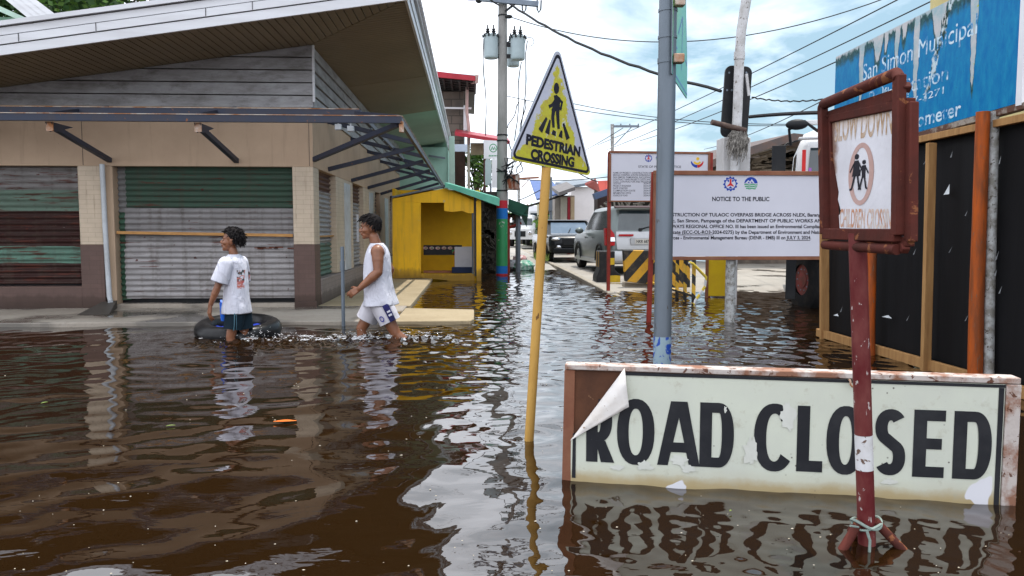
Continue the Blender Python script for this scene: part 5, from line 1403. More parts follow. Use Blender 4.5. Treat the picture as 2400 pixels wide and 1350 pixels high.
c = MB(); jf = Fr(jp, (1, 0, 0), (0, 0, 1)); c.slab(jf, [(a * s_, b_ * s_) for a, b_ in prof], -.55, 0); c.build('barrier_block', paint('black_barrier_paint', (.022, .022, .024), (.06, .055, .05), 7, .5, .75, .5), jb, bevel=.02)
c = MB(); c.slab(jf, [(-2 * s_, 46 * s_), (16 * s_, 46 * s_), (16 * s_, 62 * s_), (-2 * s_, 62 * s_)], .002, .005); c.build('yellow_patch', M_ypatch, jb, smooth=False); c = MB(); c.slab(jf, [(2 * s_, 2 * s_), (30 * s_, 2 * s_), (30 * s_, 20 * s_), (20 * s_, 21 * s_), (2 * s_, 20 * s_)], .002, .005); c.build('yellow_patch', M_ypatch, jb, smooth=False)
c = MB()
for i in range(2): y = .08 + i * .26; c.poly([jp + V(-.0191 * 0 - 19 * s_ - .003, y, 40 * s_), jp + V(-19 * s_ - .003, y + .14, 40 * s_), jp + V(-19 * s_ - .003, y + .14, 77 * s_), jp + V(-19 * s_ - .003, y, 77 * s_)])
c.build('yellow_stripes', paint('tan_stripe', (.42, .27, .09), (.28, .17, .06), 8), jb, smooth=False)
# yellow railing and panel
rp0 = P(1625, 712, Z=0); 
rail = thing('yellow_railing', 'yellow and black pedestrian railing running away beside the chevron barrier', 'railing', rp0)
RX = rp0.x
c = MB(); yA = rp0.y; yB = yA + 3.2
for i in range(7):
    y = yA + (yB - yA) * i / 6; c.box((RX + .08 * i / 6, y, .28 + .0), (.05, .05, .88))
c.bar(V(RX, yA, .70), V(RX + .08, yB, .70), .05, .05); c.bar(V(RX, yA, .12), V(RX + .08, yB, .12), .04, .04)
c.build('rail_frame', stripes('rail_stripes', 0, .30, 1.0, b_=(.60, .36, .03)), rail, bevel=.004)
c = MB(); c.tube([P(1614, 615, Y=yA - .1), P(1624, 618, Y=yA - .1), P(1655, 650, Y=yA - .05), P(1652, 672, Y=yA - .05), P(1630, 704, Y=yA - .1), P(1627, 716, Y=yA - .1)], .022, 8); c.build('bent_pipe', stripes('bent_pipe_stripes', 0, .22, 1.0, (.55, .55, .56), (.62, .46, .04)), rail)
yp_ = P(1684, 697, Z=.0); pnl = thing('yellow_board', 'plain yellow sheet board standing in the flood under the front notice board', 'board', yp_)
yf = Fr(yp_, (1, 0, 0), (0, 0, 1)); q = [yf.at(*k) for k in ((1660, 694), (1709, 694), (1709, 590), (1658, 590))]
c = MB(); c.slab(yf, q, -.02, 0); c.build('sheet', paint('yellow_sheet', (.60, .40, .015), (.52, .33, .02), 3, .4, .7), pnl, bevel=.004)
c = MB(); c.span((yp_.x + q[0][0] - .05, yp_.y - .01, -.3), (yp_.x + q[0][0] - .005, yp_.y + .03, q[2][1])); c.span((yp_.x + q[1][0] + .003, yp_.y - .01, -.3), (yp_.x + q[1][0] + .04, yp_.y + .03, q[2][1])); c.build('upright', M_wood_frame, pnl)
# ------------------------------------------------------------------ utility pole with transformers
u0 = P(1175, 645, Z=0); UY = u0.y
up = thing('utility_pole', 'concrete utility pole painted red, blue and green, carrying grey transformers', 'utility pole', u0)
def UP(px, py, dy=0): return P(px, py, Y=UY + dy)
def upx(py): return 1176 + (1178.5 - 1176) * (645 - py) / 645.
ub = []
def rad(py): return (13.2 - 3.2 * (645 - py) / 645.) / FPX * UY
def seg(pa, pb_, m, grow=0, name='pole_band'):
    c = MB(); a = UP(upx(pa), pa); b_ = UP(upx(pb_), pb_); c.tube([a, b_], [rad(pa) + grow, rad(pb_) + grow], 20); return c.build(name, m, up)
c = MB(); a = UP(upx(645), 645); c.tube([V(a.x, UY, -.5), UP(upx(300), 300), UP(1178.5, -60)], [rad(660), rad(300), rad(-60)], 20)
c.build('pole', paint('weathered_concrete_pole', (.30, .295, .285), (.19, .185, .175), 3, .38, .66, .85, 0, .3, 40, (1, 1, .3)), up)
M_pr = paint('pole_red', (.40, .02, .035), (.30, .03, .03), 6, .45, .75, .5); M_pb = paint('pole_blue', (.012, .13, .42), (.015, .10, .30), 6, .45, .75, .5)
def polegreen():
    m, nt, bs = newmat('pole_green_peeled'); o = coords(nt)
    f = ramp(nt, noise(nt, o, 2.6, 5, .6), [(.61, 0.), (.63, 1.)])
    setc(nt, bs, mix(nt, f, mix(nt, noise(nt, o, 5, 5), (.012, .24, .075), (.012, .17, .06)), (.42, .42, .40))); bs.inputs['Roughness'].default_value = .5; return m
for a, b_, m in ((488, 470, M_pr), (513, 488.3, M_pb), (623, 513.3, polegreen()), (641, 623.3, M_pb), (650, 641.3, M_pr)): seg(a, b_, m, .006)
for py in (37, 317, 330, 402, 447): seg(py + 1.5, py - 1.5, M_black, .014, 'strap')
M_tank = paint('transformer_grey', (.36, .43, .45), (.28, .34, .36), 2, .35, .7, .45)
def tank(cx, ytop, ybot, wpx, dy, k):
    c = MB(); a, b_ = UP(cx, ytop, dy), UP(cx, ybot, dy); r = wpx / 2 / FPX * (UY + dy); h = a.z - b_.z
    prof = [(r * .86, 0), (r * .95, .02), (r * .97, .05), (r * .97, h * .92), (r * 1.07, h * .925), (r * 1.07, h * .955), (r * .98, h * .96), (r * .7, h * 1.0), (.02, h * 1.02)]
    c.loft([[V(b_.x + q * math.cos(2 * PI * i / 28), UY + dy + q * math.sin(2 * PI * i / 28), b_.z + z) for i in range(28)] for q, z in prof])
    t_ = c.build('transformer', M_tank, up)
    for s in (-.45, .35):
        c = MB(); x = b_.x + r * s; 
        c.loft([[V(x + q * math.cos(2 * PI * i / 10), UY + dy + q * math.sin(2 * PI * i / 10), b_.z + h + z) for i in range(10)] for q, z in ((.035, -.02), (.07, .03), (.035, .05), (.06, .08), (.03, .10), (.05, .13), (.02, .16), (.015, .24))])
        c.build('bushing', M_black, t_)
    c = MB()
    for i in range(6): t = PI + PI * i / 5; c.box((b_.x + r * 1.09 * math.cos(t), UY + dy + r * 1.09 * math.sin(t), b_.z + h * .93), (.04, .04, .07))
    c.build('lid_clamps', M_black, t_)
tank(1151, 81, 137, 34, -.05, 0); tank(1213.5, 84, 140.5, 34, -.15, 1); tank(1203, 100, 156, 29, .75, 2)
c = MB()
for py in (105, 132): c.bar(UP(1150, py, -.02), UP(1213, py, -.02), .10, .09); c.bar(UP(1180, py, 0), UP(1203, py, .7), .08, .08)
c.build('bracket', M_black, up)
c = MB(); c.bar(UP(1120, -4, -.2), UP(1262, 10, -.2), .10, .12); c.build('crossarm', paint('crossarm_steel', (.20, .24, .29), (.14, .16, .2), 4), up)
c = MB(); c.bar(UP(1184, 27, -.2), UP(1212, 5, -.2), .05, .05); c.build('brace', M_black, up)
c = MB()
for px in (1224, 1259):
    p_ = UP(px, 10, -.2); c.tube([p_ + V(0, 0, .15), p_ + V(0, 0, -.12), p_ + V(.04, 0, -.2), p_ + V(.09, 0, -.12), p_ + V(.1, 0, .1)], .02, 6)
p_ = UP(1122, 2, -.2); c.ell(p_, (.08, .06, .06)); c.ell(UP(1192, 39, -.2), (.1, .05, .05))
c.build('insulator', M_black, up)
c = MB(); q = UP(1203, 427, -.1); w_ = 14.5 / FPX * UY; h_ = 18 / FPX * UY
c.box(q, (2 * w_, .22, 2 * h_)); o = c.build('meter_box', paint('rusted_box', (.16, .045, .022), (.40, .36, .33), 3.2, .47, .58, .7, 0, .3, 20, (1.5, 1.5, .5)), up, bevel=.01)
c = MB(); c.span((q.x - w_ * .8, q.y - .118, q.z - h_ * .85), (q.x - .03, q.y - .111, q.z + h_ * .85)); c.span((q.x + .03, q.y - .118, q.z - h_ * .85), (q.x + w_ * .8, q.y - .111, q.z + h_ * .85)); c.build('box_door', paint('rust_streaked_door', (.42, .38, .35), (.20, .055, .025), 2.5, .42, .55, .7, 0, .1, 30, (3, 3, .4)), o)
c = MB(); rr = random.Random(4)
for px0, py0, px1, py1 in ((1134, 90, 1138, 318), (1236, 95, 1222, 335), (1222, 145, 1206, 330), (1217, 240, 1190, 300), (1232, 235, 1216, 330), (1190, 330, 1226, 400), (1225, 370, 1210, 405)):
    a, b_ = UP(px0, py0, -.1), UP(px1, py1, -.1)
    c.tube([a + (b_ - a) * t + V(.03 * math.sin(7 * t + px0), 0, 0) * (0 < t < 1) for t in np.linspace(0, 1, 9)], .013, 5)
e = UP(1241, 98, -.15); c.tube([e + V(.11 * math.cos(t), 0, .11 * math.sin(t)) for t in np.linspace(-2, 3.4, 16)], .008, 5)
c.build('drop_wire', M_black, up)
c = MB()
for i in range(16): a = UP(1186 + rr.uniform(0, 6), 405 + rr.uniform(-18, 12), -.25); c.tube([a, a + V(rr.uniform(-.15, .3), 0, rr.uniform(-.25, .25)), a + V(rr.uniform(-.3, .4), 0, rr.uniform(-.3, .3))], .012, 4)
c.build('cable_tangle', M_black, up)

# ------------------------------------------------------------------ yellow kiosk
KY = P(1000, 652, Z=.06).y
kio = thing('yellow_kiosk', 'bright yellow roadside kiosk with an open counter under a mint awning', 'kiosk', (P(1020, 652, Y=KY).x, KY, 0))
kf = Fr((0, KY, 0), (1, 0, 0), (0, 0, 1))
K = lambda px, py: kf.at(px, py)
def kioskmat():
    m, nt, bs = newmat('weathered_kiosk_yellow'); o = coords(nt); p = sep(nt, o)
    c_ = mix(nt, ramp(nt, noise(nt, o, 1.6, 6, .6), [(.36, 0.), (.68, 1.)]), (.92, .53, .025), (.76, .43, .035))
    c_ = mix(nt, ramp(nt, noise(nt, coords(nt, 'Object', (7, 7, .5)), 1.5, 6, .65), [(.50, 0.), (.74, .6)]), c_, (.36, .22, .045))
    c_ = mix(nt, ramp(nt, noise(nt, o, 7, 5, .6), [(.66, 0.), (.70, .7)]), c_, (.50, .40, .20))
    w_ = mth(nt, 'ADD', p[2], mth(nt, 'MULTIPLY', mth(nt, 'SUBTRACT', noise(nt, coords(nt, 'Object', (3, 3, .5)), 3, 5, .6), .5), .35))
    c_ = mix(nt, ramp(nt, w_, [(.10, .8), (.24, .45), (.30, 0.)]), c_, (.16, .095, .03))
    setc(nt, bs, c_); bs.inputs['Roughness'].default_value = .7; bs.inputs['Specular IOR Level'].default_value = .15
    bump(nt, bs, noise(nt, o, 22, 4), .15, .006); return m
M_ky = kioskmat()
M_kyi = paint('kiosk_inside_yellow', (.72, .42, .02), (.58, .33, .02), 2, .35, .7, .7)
c = MB()
c.slab(kf, [K(920, 653), K(986, 651), K(986, 475), K(920, 470)], -.10, 0)
c.slab(kf, [K(920, 469.8), K(986, 474.8), (K(986, 475)[0], K(986, 475)[1]), K(1041, 475), K(1041, 494), K(1060, 497), K(1082, 494), K(1098, 500), K(1110, 499), K(1110, 470), K(1045, 441), K(1000, 450), K(920, 466)], -.099, .001)
c.slab(kf, [K(986.3, 651), K(1112, 664), K(1112, 642), K(986.3, 642)], -.10, .0)
c.build('front_wall', M_ky, kio, smooth=False, bevel=.004)
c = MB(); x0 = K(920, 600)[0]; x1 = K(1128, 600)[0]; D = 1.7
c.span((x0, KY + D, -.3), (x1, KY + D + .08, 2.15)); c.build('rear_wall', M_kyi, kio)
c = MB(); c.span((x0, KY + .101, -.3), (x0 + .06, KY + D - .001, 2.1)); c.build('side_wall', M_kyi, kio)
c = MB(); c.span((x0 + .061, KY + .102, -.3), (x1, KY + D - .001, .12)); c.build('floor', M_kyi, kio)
c = MB(); a = K(1116, 470); b_ = K(1128, 665); c.span((a[0], KY - .04, -.3), (b_[0], KY + .10, a[1])); c.build('corner_post', M_ky, kio, bevel=.006)
c = MB(); a = K(1108, 500); c.tube([V(a[0], KY + .05, -.2), V(a[0], KY + .05, a[1] + .25)], .022, 8); a = K(1114, 470); c.tube([V(a[0], KY + .12, .1), V(a[0], KY + .12, a[1] + .1)], .03, 8); c.build('steel_pole', M_galv, kio)
c = MB(); a, b_ = K(988, 576), K(1082, 600); c.span((a[0], KY + .7, b_[1]), (b_[0], KY + .78, a[1])); q = c.build('counter_sign', M_black, kio)
c = MB(); rr = random.Random(8); f3 = Fr((0, KY + .695, 0), (1, 0, 0), (0, 0, 1))
for i in range(6): a = K(993 + i * 15, 583); r_ = .045; c.slab(f3, el(a[0], a[1], .058, .035, 12), .001, .003)
c.build('counter_flower', paint('sign_pink', (.55, .40, .40), (.3, .1, .1), 20), q, smooth=False)
c = MB()
for i in range(6): a = K(994 + i * 15, 583); c.slab(f3, el(a[0], a[1], .03, .018, 10), .004, .006)
a = K(1068, 592); c.slab(f3, [(a[0] - .1, a[1] - .04), (a[0] + .1, a[1] - .04), (a[0] + .1, a[1] + .05), (a[0] - .1, a[1] + .05)], .003, .006)
c.build('counter_print', paint('sign_red_green', (.45, .02, .03), (.05, .25, .10), 9, .45, .55), q, smooth=False)
c = MB(); a, b_ = K(1064, 580), K(1108, 634); c.span((a[0], KY + .5, b_[1]), (b_[0], KY + .9, a[1])); c.build('white_cabinet', paint('cabinet_grey', (.42, .41, .43), (.34, .33, .35), 3), kio, bevel=.01)
c = MB(); a, b_ = K(1058, 628), K(1112, 642); c.span((a[0], KY + .3, b_[1]), (b_[0] - .01, KY + .49, a[1])); c.build('blue_crate', paint('dark_blue_plastic', (.012, .022, .06)), kio, bevel=.01)
c = MB(); a, b_ = K(990, 634), K(1060, 642); c.span((a[0], KY + .4, b_[1]), (b_[0], KY + .6, b_[1] + .05)); c.build('bench', M_wood_frame, kio)
M_mint = paint('mint_sheet', (.16, .50, .37), (.10, .36, .26), 3, .4, .7, .5)
c = MB(); zz_ = lambda px, py: P(px, py, Y=KY - .15)
a, b_ = zz_(1043, 433), zz_(1171, 470); 
c.loft([[p_, p_ + V(0, 2.3, .15), p_ + V(0, 2.3, .16 + .03), p_ + V(0, -.0, .05)] for p_ in (a, b_)])
a2, b2 = zz_(1043, 440), zz_(1170, 480)
c.poly([a + V(0, -.012, .02), b_ + V(0, -.012, .02), b2 + V(0, -.012, -.03), a2 + V(0, -.012, 0.02)])
c.build('awning', M_mint, kio, smooth=False)
c = MB(); c.loft([[p_, p_ + V(0, 1.9, .1), p_ + V(0, 1.9, .14), p_ + V(0, 0, .04)] for p_ in (P(918, 464, Y=KY - .02), P(1043, 437, Y=KY - .02))]); c.build('roof', M_galv, kio)

# ------------------------------------------------------------------ dark stalls behind the utility pole
st = thing('street_stall', 'dark cluttered street stall under a green tarp behind the utility pole', 'stall', (P(1170, 640, Y=22).x, 22, 0))
SY = 21.0
M_stall = paint('stall_dark', (.035, .033, .03), (.075, .065, .05), 3, .45, .7, .9, 0, .6, 8)
def Q(px, py, y=SY): return P(px, py, Y=y)
c = MB(); a, b_ = Q(1131, 640), Q(1160, 470); c.span((a.x, SY, -.1), (b_.x + .12, SY + .1, b_.z)); c.build('side_wall', M_stall, st); c = MB(); c.span((a.x - .5, SY + 2.0, -.1), (b_.x + .45, SY + 2.1, 2.3)); c.build('back_wall', M_stall, st)
c = MB(); a, b_ = Q(1134, 478), Q(1236, 500); c.loft([[a + V(0, -.3, .05), a + V(0, 2.5, .3), a + V(0, 2.5, .33), a + V(0, -.3, .09)], [b_ + V(0, -.3, -.1), b_ + V(0, 2.5, .15), b_ + V(0, 2.5, .18), b_ + V(0, -.3, -.06)]])
c.poly([Q(1190, 466) + V(0, -.28, 0), Q(1238, 483) + V(0, -.28, 0), Q(1238, 532) + V(0, .6, 0), Q(1220, 508) + V(0, -.28, 0), Q(1190, 496) + V(0, -.28, 0)])
c.build('green_tarp', paint('dark_green_tarp', (.02, .085, .055), (.012, .05, .035), 3), st, smooth=False)
c = MB(); a = Q(1214, 640); c.tube([V(a.x, SY, -.1), Q(1214, 500)], .07, 8); c.build('post', M_galv, st)
c = MB(); a = Q(1191, 640); c.tube([V(a.x, SY, -.1), Q(1191, 500)], .05, 8); c.tube([Q(1188, 535), Q(1222, 522)], .04, 6); c.tube([Q(1206, 496), Q(1238, 480)], .03, 6); c.build('post', M_oxide_post, st)
c = MB(); a, b_ = Q(1186, 535), Q(1218, 500); rr = random.Random(2)
for i in range(26): q = Q(rr.uniform(1187, 1218), rr.uniform(500, 534)) + V(0, rr.uniform(0, .5), 0); c.box(q, (rr.uniform(.05, .16), .1, rr.uniform(.05, .14)))
c.build('hanging_goods', paint('mixed_goods', (.25, .22, .18), (.06, .06, .05), 9, .45, .55, .7, 0, 0, 9, None, (6, .60, (.32, .09, .05))), st)
c = MB()
for i in range(60): q = Q(rr.uniform(1132, 1160), rr.uniform(480, 636)) + V(0, -.06, 0); c.tube([q, q + V(rr.uniform(-.3, .3), -.05, rr.uniform(-.4, .2))], rr.uniform(.006, .025), 5)
for i in range(14): q = Q(rr.uniform(1133, 1158), rr.uniform(500, 630)) + V(0, -.06, 0); c.box(q, (rr.uniform(.05, .2), .08, rr.uniform(.05, .2)))
c.build('clutter', paint('stall_clutter', (.06, .055, .045), (.02, .02, .02), 12, .45, .6, .8, 0, 0, 9, None, (5, .62, (.20, .19, .17))), st)

# ------------------------------------------------------------------ mint house, red-roofed house, plant clinic sign
MY = 25.0
def Qm(px, py, y=MY): return P(px, py, Y=y)
mh = thing('mint_house', 'mint green plastered house end just past the shop eave', 'house', (Qm(1030, 600).x, MY, 0))
c = MB(); a, b_ = Qm(915, 640), Qm(1062, 345); c.span((a.x, MY, -.1), (b_.x - .18, MY + 4, b_.z + .0)); c.build('wall', paint('mint_plaster', (.34, .56, .48), (.28, .47, .40), 1.6, .4, .7, .7), mh)
c = MB(); b_ = Qm(1065, 320); c.span((Qm(1053, 400).x, MY - .12, -.1), (b_.x, MY + .3, b_.z)); c.build('corner_column', paint('mint_column', (.42, .58, .50), (.33, .45, .40), 2), mh)
c = MB(); a, b_ = Qm(1050, 455), Qm(1068, 430); 
c.bar(Qm(1005, 366) + V(0, -.15, 0), Qm(1044, 372) + V(0, -.15, 0), .05, .06); c.build('bracket', M_galv, mh)
HY = 29.0
hh = thing('red_roof_house', 'tall bare block house with a red metal roof edge and balcony', 'house', (Qm(1060, 600, HY).x, HY, 0))
def H(px, py, dy=0): return P(px, py, Y=HY + dy)
c = MB(); a, b_ = H(985, 640), H(1086, 215); c.span((a.x, HY, -.1), (b_.x, HY + 5, b_.z)); 
def blockmat():
    m, nt, bs = newmat('bare_block_wall'); p = sep(nt, coords(nt))
    b = nn(nt, 'ShaderNodeTexBrick', {'Vector': comb(nt, mth(nt, 'ADD', p[0], p[1]), p[2]), 'Color1': (.17, .13, .11, 1), 'Color2': (.115, .085, .07, 1), 'Mortar': (.07, .055, .045, 1), 'Scale': 1., 'Mortar Size': .018, 'Brick Width': .62, 'Row Height': .3})
    setc(nt, bs, mix(nt, ramp(nt, noise(nt, coords(nt), 1.5, 5), [(.4, 0.), (.7, .6)]), b.outputs[0], (.05, .045, .04))); bs.inputs['Roughness'].default_value = .9; return m
c.build('wall', blockmat(), hh)
M_redroof = paint('red_roof_metal', (.36, .03, .045), (.27, .025, .035), 3, .4, .7, .4)
c = MB(); a, b_ = H(1000, 164, -2.2), H(1114, 178, -2.2); a1, b1 = H(1000, 178, -2.2), H(1114, 189, -2.2)
c.loft([[a1, a1 + V(0, .1, 0), a + V(0, .1, 0), a], [b1, b1 + V(0, .1, 0), b_ + V(0, .1, 0), b_]]); c.build('eave_fascia', M_redroof, hh)
c = MB(); c.loft([[a1 + V(0, .11, .1), a1 + V(0, 8, .05), a1 + V(0, 8, .15), a1 + V(0, .11, .2)], [b1 + V(0, .11, .1), b1 + V(0, 8, .05), b1 + V(0, 8, .15), b1 + V(0, .11, .2)]]); c.build('roof', paint('roof_underside', (.12, .115, .11), (.075, .07, .065), 5), hh)
c = MB()
for i in range(7): t = i / 6; p_ = a1 + (b1 - a1) * t; c.bar(p_ + V(0, .15, .0), p_ + V(0, 2.4, .0), .07, .1)
for k in range(5): y = .4 + k * .45; c.bar(a1 + V(0, y, .03), b1 + V(0, y, .03), .06, .06)
c.build('rafters', paint('rafter_dark', (.05, .045, .045)), hh)
c = MB(); c.tube([H(1118, 175, -2.2), H(1117, 192, -2.1), H(1095, 195, -.6), H(1094, 260, -.6), H(1099, 300, -.4), H(1098, 345, -.4)], .06, 8); c.build('downpipe', paint('pink_pvc', (.55, .40, .37), (.42, .30, .28), 3), hh)
c = MB(); c.span((H(1086.5, 300).x, HY - .3, H(1086, 308).z), (H(1097, 300).x, HY - .1, H(1090, 250).z)); c.build('white_post', M_white, hh)
c = MB(); c.bar(H(1040, 253, -.4), H(1105, 254, -.4), .06, .06); c.build('curtain_bar', M_white, hh)
c = MB(); a, b_ = H(1066, 314, -2.4), H(1195, 330, -2.4); c.loft([[p_ + V(0, 0, -dz), p_ + V(0, 2.2, .35 - dz), p_ + V(0, 2.2, .5 - dz), p_ + V(0, 0, .12 - dz)] for p_, dz in ((a, .05), (b_, .12))]); c.build('lower_roof', M_redroof, hh)
c = MB(); c.span((H(1066, 340).x, HY - 2.3, H(1066, 355, -2.3).z), (H(1096, 340).x, HY - 2.2, H(1066, 338, -2.3).z)); c.build('fluorescent_box', paint('pale_blue_sign', (.55, .60, .72)), hh)
c = MB(); c.span((H(1066, 430).x, HY - .8, -.1), (H(1091, 430).x, HY - .7, H(1080, 360).z)); c.build('dark_door', paint('door_brown', (.075, .042, .032), (.05, .03, .025), 3), hh)
c = MB(); c.span((H(1096, 430).x, HY - 2.2, -.1), (H(1102, 430).x, HY - 2.0, H(1098, 340, -2.2).z)); c.build('porch_column', M_kerb, hh)
c = MB(); c.span((H(1103, 360).x, HY - 1.2, H(1103, 362, -1.2).z), (H(1134, 360).x, HY - 1.0, H(1103, 335, -1.2).z)); c.build('porch_lintel', paint('cream_lintel', (.46, .38, .26), (.36, .29, .19), 3), hh)  # plain cream lintel over the porch
c = MB(); c.span((H(1132, 430).x, HY - 1.7, -.1), (H(1137, 430).x, HY - 1.5, H(1135, 330, -1.6).z)); c.build('dark_column', paint('maroon_column', (.09, .035, .035)), hh)
GY = 24.5
gs = thing('white_signboard', 'white sign panel with a round green emblem beside the utility pole', 'signboard', (P(1150, 600, Y=GY).x, GY, 0))
gf = Fr((0, GY, 0), (1, 0, 0), (0, 0, 1)); G_ = lambda px, py: gf.at(px, py)
c = MB(); c.slab(gf, [G_(1134, 372), G_(1168, 372), G_(1168, 330), G_(1134, 328)], -.05, 0); c.slab(gf, [G_(1153, 440), G_(1172, 440), G_(1172, 373), G_(1153, 373)], -.05, 0); c.build('panel', M_white, gs, smooth=False)
c = MB(); c.slab(gf, [G_(1137, 434), G_(1152, 434), G_(1152, 376), G_(1141, 371), G_(1137, 378)], -.04, .0); c.build('side_panel', paint('pale_grey_green', (.42, .52, .52), (.35, .44, .44), 2), gs, smooth=False)
c = MB(); k_ = G_(1156, 347); c.ring2(gf, el(k_[0], k_[1], .125, .135), el(k_[0], k_[1], .10, .11), .002); c.strip(gf, [(k_[0] - .06, k_[1] - .06), (k_[0] - .03, k_[1] + .05), (k_[0], k_[1] - .05)], .03, .003); c.strip(gf, [(k_[0] + .01, k_[1] - .05), (k_[0] + .045, k_[1] + .04), (k_[0] + .07, k_[1] - .05)], .03, .003)
for i in range(6): x = k_[0] - .14 + i * .05; c.slab(gf, [(x, k_[1] - .26), (x + .035, k_[1] - .26), (x + .035, k_[1] - .22), (x, k_[1] - .22)], .001, .003)
c.build('green_emblem', M_green_ink, gs, smooth=False)
c = MB(); c.bar(V(G_(1150, 440)[0], GY - .02, -.1), V(G_(1150, 440)[0], GY - .02, G_(1150, 430)[1]), .06, .06); c.build('post', M_galv, gs)

# ------------------------------------------------------------------ houses far along the street on the right
def house(name, label, y, x0p, x1p, topp, mat, extra):
    t_ = thing(name, label, 'house', (P((x0p + x1p) / 2, 560, Y=y).x, y, 0))
    a, b_ = P(x0p, 560, Y=y), P(x1p, topp, Y=y); c = MB(); c.span((a.x, y, 0), (b_.x, y + 1.0, b_.z)); c.build('wall', mat, t_, bevel=.02)
    extra(t_, y); return t_
def wh(t_, y):
    c = MB(); a = P(1345, 440, Y=y - .3); b_ = P(1398, 431, Y=y - .3); c.loft([[p_, p_ + V(0, 8, .6), p_ + V(0, 8, .75), p_ + V(0, 0, .12)] for p_ in (a, b_)]); c.build('roof', M_galv, t_)
house('white_house', 'tall blank white plastered house wall beyond the parked cars', 36.0, 1338, 1396, 438, paint('white_plaster', (.86, .83, .84), (.74, .71, .72), .8, .35, .7, .8), wh)
def sh(t_, y):
    for i, (x0, x1, m) in enumerate(((1315, 1330, paint('cream_bay', (.45, .42, .36))), (1330, 1337, M_redroof), (1337, 1347, paint('tan_column', (.55, .42, .28))))):
        a, b_ = P(x0, 520, Y=y - .3), P(x1, 462, Y=y - .3); c = MB(); c.span((a.x, y - .3 - i * .02, 0), (b_.x - .01, y - .05, b_.z)); c.build('bay_panel', m, t_)
    a, b_ = P(1310, 459, Y=y - 1.2), P(1348, 446, Y=y - 1.2); c = MB(); c.loft([[p_, p_ + V(0, 3, .4), p_ + V(0, 3, .55), p_ + V(0, 0, .15)] for p_ in (a, b_)]); c.build('roof', paint('grey_awning', (.16, .15, .15)), t_)
    a = P(1321, 500, Y=y - .5); c = MB(); c.loft([[a + V(x, -.9, -.75), a + V(x, 0, -.35), a + V(x, 0, -.30), a + V(x, -.9, -.70)] for x in (-.45, .45)]); c.build('green_awning', paint('mint_cloth', (.05, .32, .2)), t_)
house('shop_house', 'narrow shop house with grey awning and coloured bays next to the white wall', 34.0, 1300, 1347, 458, paint('dim_wall', (.30, .27, .24), (.2, .18, .16), 1), sh)
def bl(t_, y):
    a, b_ = P(1258, 470, Y=y - 1), P(1318, 455, Y=y - 1); c = MB(); c.loft([[a, a + V(0, 5, 1.4), a + V(0, 5, 1.5), a + V(0, 0, .1)], [b_, b_ + V(0, 5, .9), b_ + V(0, 5, 1.0), b_ + V(0, 0, .1)]]); c.build('roof', paint('blue_roof', (.09, .14, .30), (.07, .11, .24), 2), t_)
    rr = random.Random(5)
    for i in range(5):
        q = P(rr.uniform(1283, 1312), rr.uniform(482, 515), Y=y - .05); c = MB(); c.box(q, (rr.uniform(.3, .7), .06, rr.uniform(.3, .6))); c.build('window', paint('pane_%d' % i, rr.choice(((.25, .05, .05), (.30, .22, .12), (.05, .08, .07), (.30, .30, .28)))), t_)
house('blue_roof_house', 'low house with a slate blue roof beyond the yellow pole', 44.0, 1262, 1312, 475, paint('yellow_wall', (.40, .36, .24), (.26, .24, .18), .7), bl)
def rd(t_, y):
    a, b_, c_ = P(1396, 424, Y=y - 1), P(1445, 424, Y=y - 1), P(1402, 490, Y=y - 1)
    c = MB(); c.loft([[a, a + V(0, 3, 0), a + V(0, 3, .1), a + V(0, 0, .1)], [P(1408, 455, Y=y - 2), P(1408, 455, Y=y + 1), P(1408, 453, Y=y + 1), P(1408, 453, Y=y - 2)]]); c.poly([P(1400, 424, Y=y - 2), P(1445, 422, Y=y - 2), P(1440, 450, Y=y - 2.3), P(1408, 456, Y=y - 2.3)]); c.build('roof', paint('orange_red_roof', (.50, .09, .07), (.40, .07, .055), 2), t_)
    c = MB(); c.bar(P(1392, 461, Y=y - 2.4), P(1426, 449, Y=y - 2.4), .5, .25); c.build('awning', paint('blue_awning', (.10, .14, .24)), t_)
house('red_gable_house', 'dark brown house with an orange red roof slope beside the white wall', 33.0, 1400, 1428, 430, paint('dark_brown_boards', (.055, .035, .032), (.03, .022, .02), 2), rd)
def dk(t_, y):
    rr = random.Random(6); c = MB()
    for i in range(40): q = P(rr.uniform(1432, 1520), rr.uniform(475, 512), Y=y - .2); c.tube([q, q + V(rr.uniform(-.6, .6), 0, rr.uniform(-.8, .8))], .035, 5)
    c.build('poles', paint('grey_poles', (.25, .23, .2), (.1, .1, .08), 6), t_)
    c = MB(); a = P(1512, 492, Y=y - 1); c.poly([a, P(1530, 484, Y=y - 1), P(1530, 492, Y=y - 1), P(1515, 496, Y=y - 1)]); c.build('awning', M_mint, t_)
house('dark_shed', 'dark open shed cluttered with poles behind the silver van', 30.0, 1428, 1532, 470, paint('shed_dark', (.04, .038, .03), (.02, .02, .018), 2), dk)
def rb_(t_, y):
    a, b_ = P(1640, 405, Y=y - 2), P(1900, 330, Y=y - 2)
    c = MB(); c.loft([[p_, p_ + V(0, 9, .4), p_ + V(0, 9, .55), p_ + V(0, 0, .22)] for p_ in (P(1640, 402, Y=y - 2), P(1765, 360, Y=y - 2), P(1860, 330, Y=y - 2), P(2050, 352, Y=y - 2))]); c.build('roof', paint('dark_tin_roof', (.10, .085, .085), (.16, .10, .08), 3), t_)
    rr = random.Random(9); c = MB()
    for i in range(30): q = P(rr.uniform(1760, 1850), rr.uniform(362, 402), Y=y - .3); c.bar(q, q + V(rr.uniform(.6, 1.8), 0, rr.uniform(-.05, .35)), .05, .06)
    c.build('lumber', paint('stacked_lumber', (.24, .20, .155), (.11, .09, .07), 5), t_)
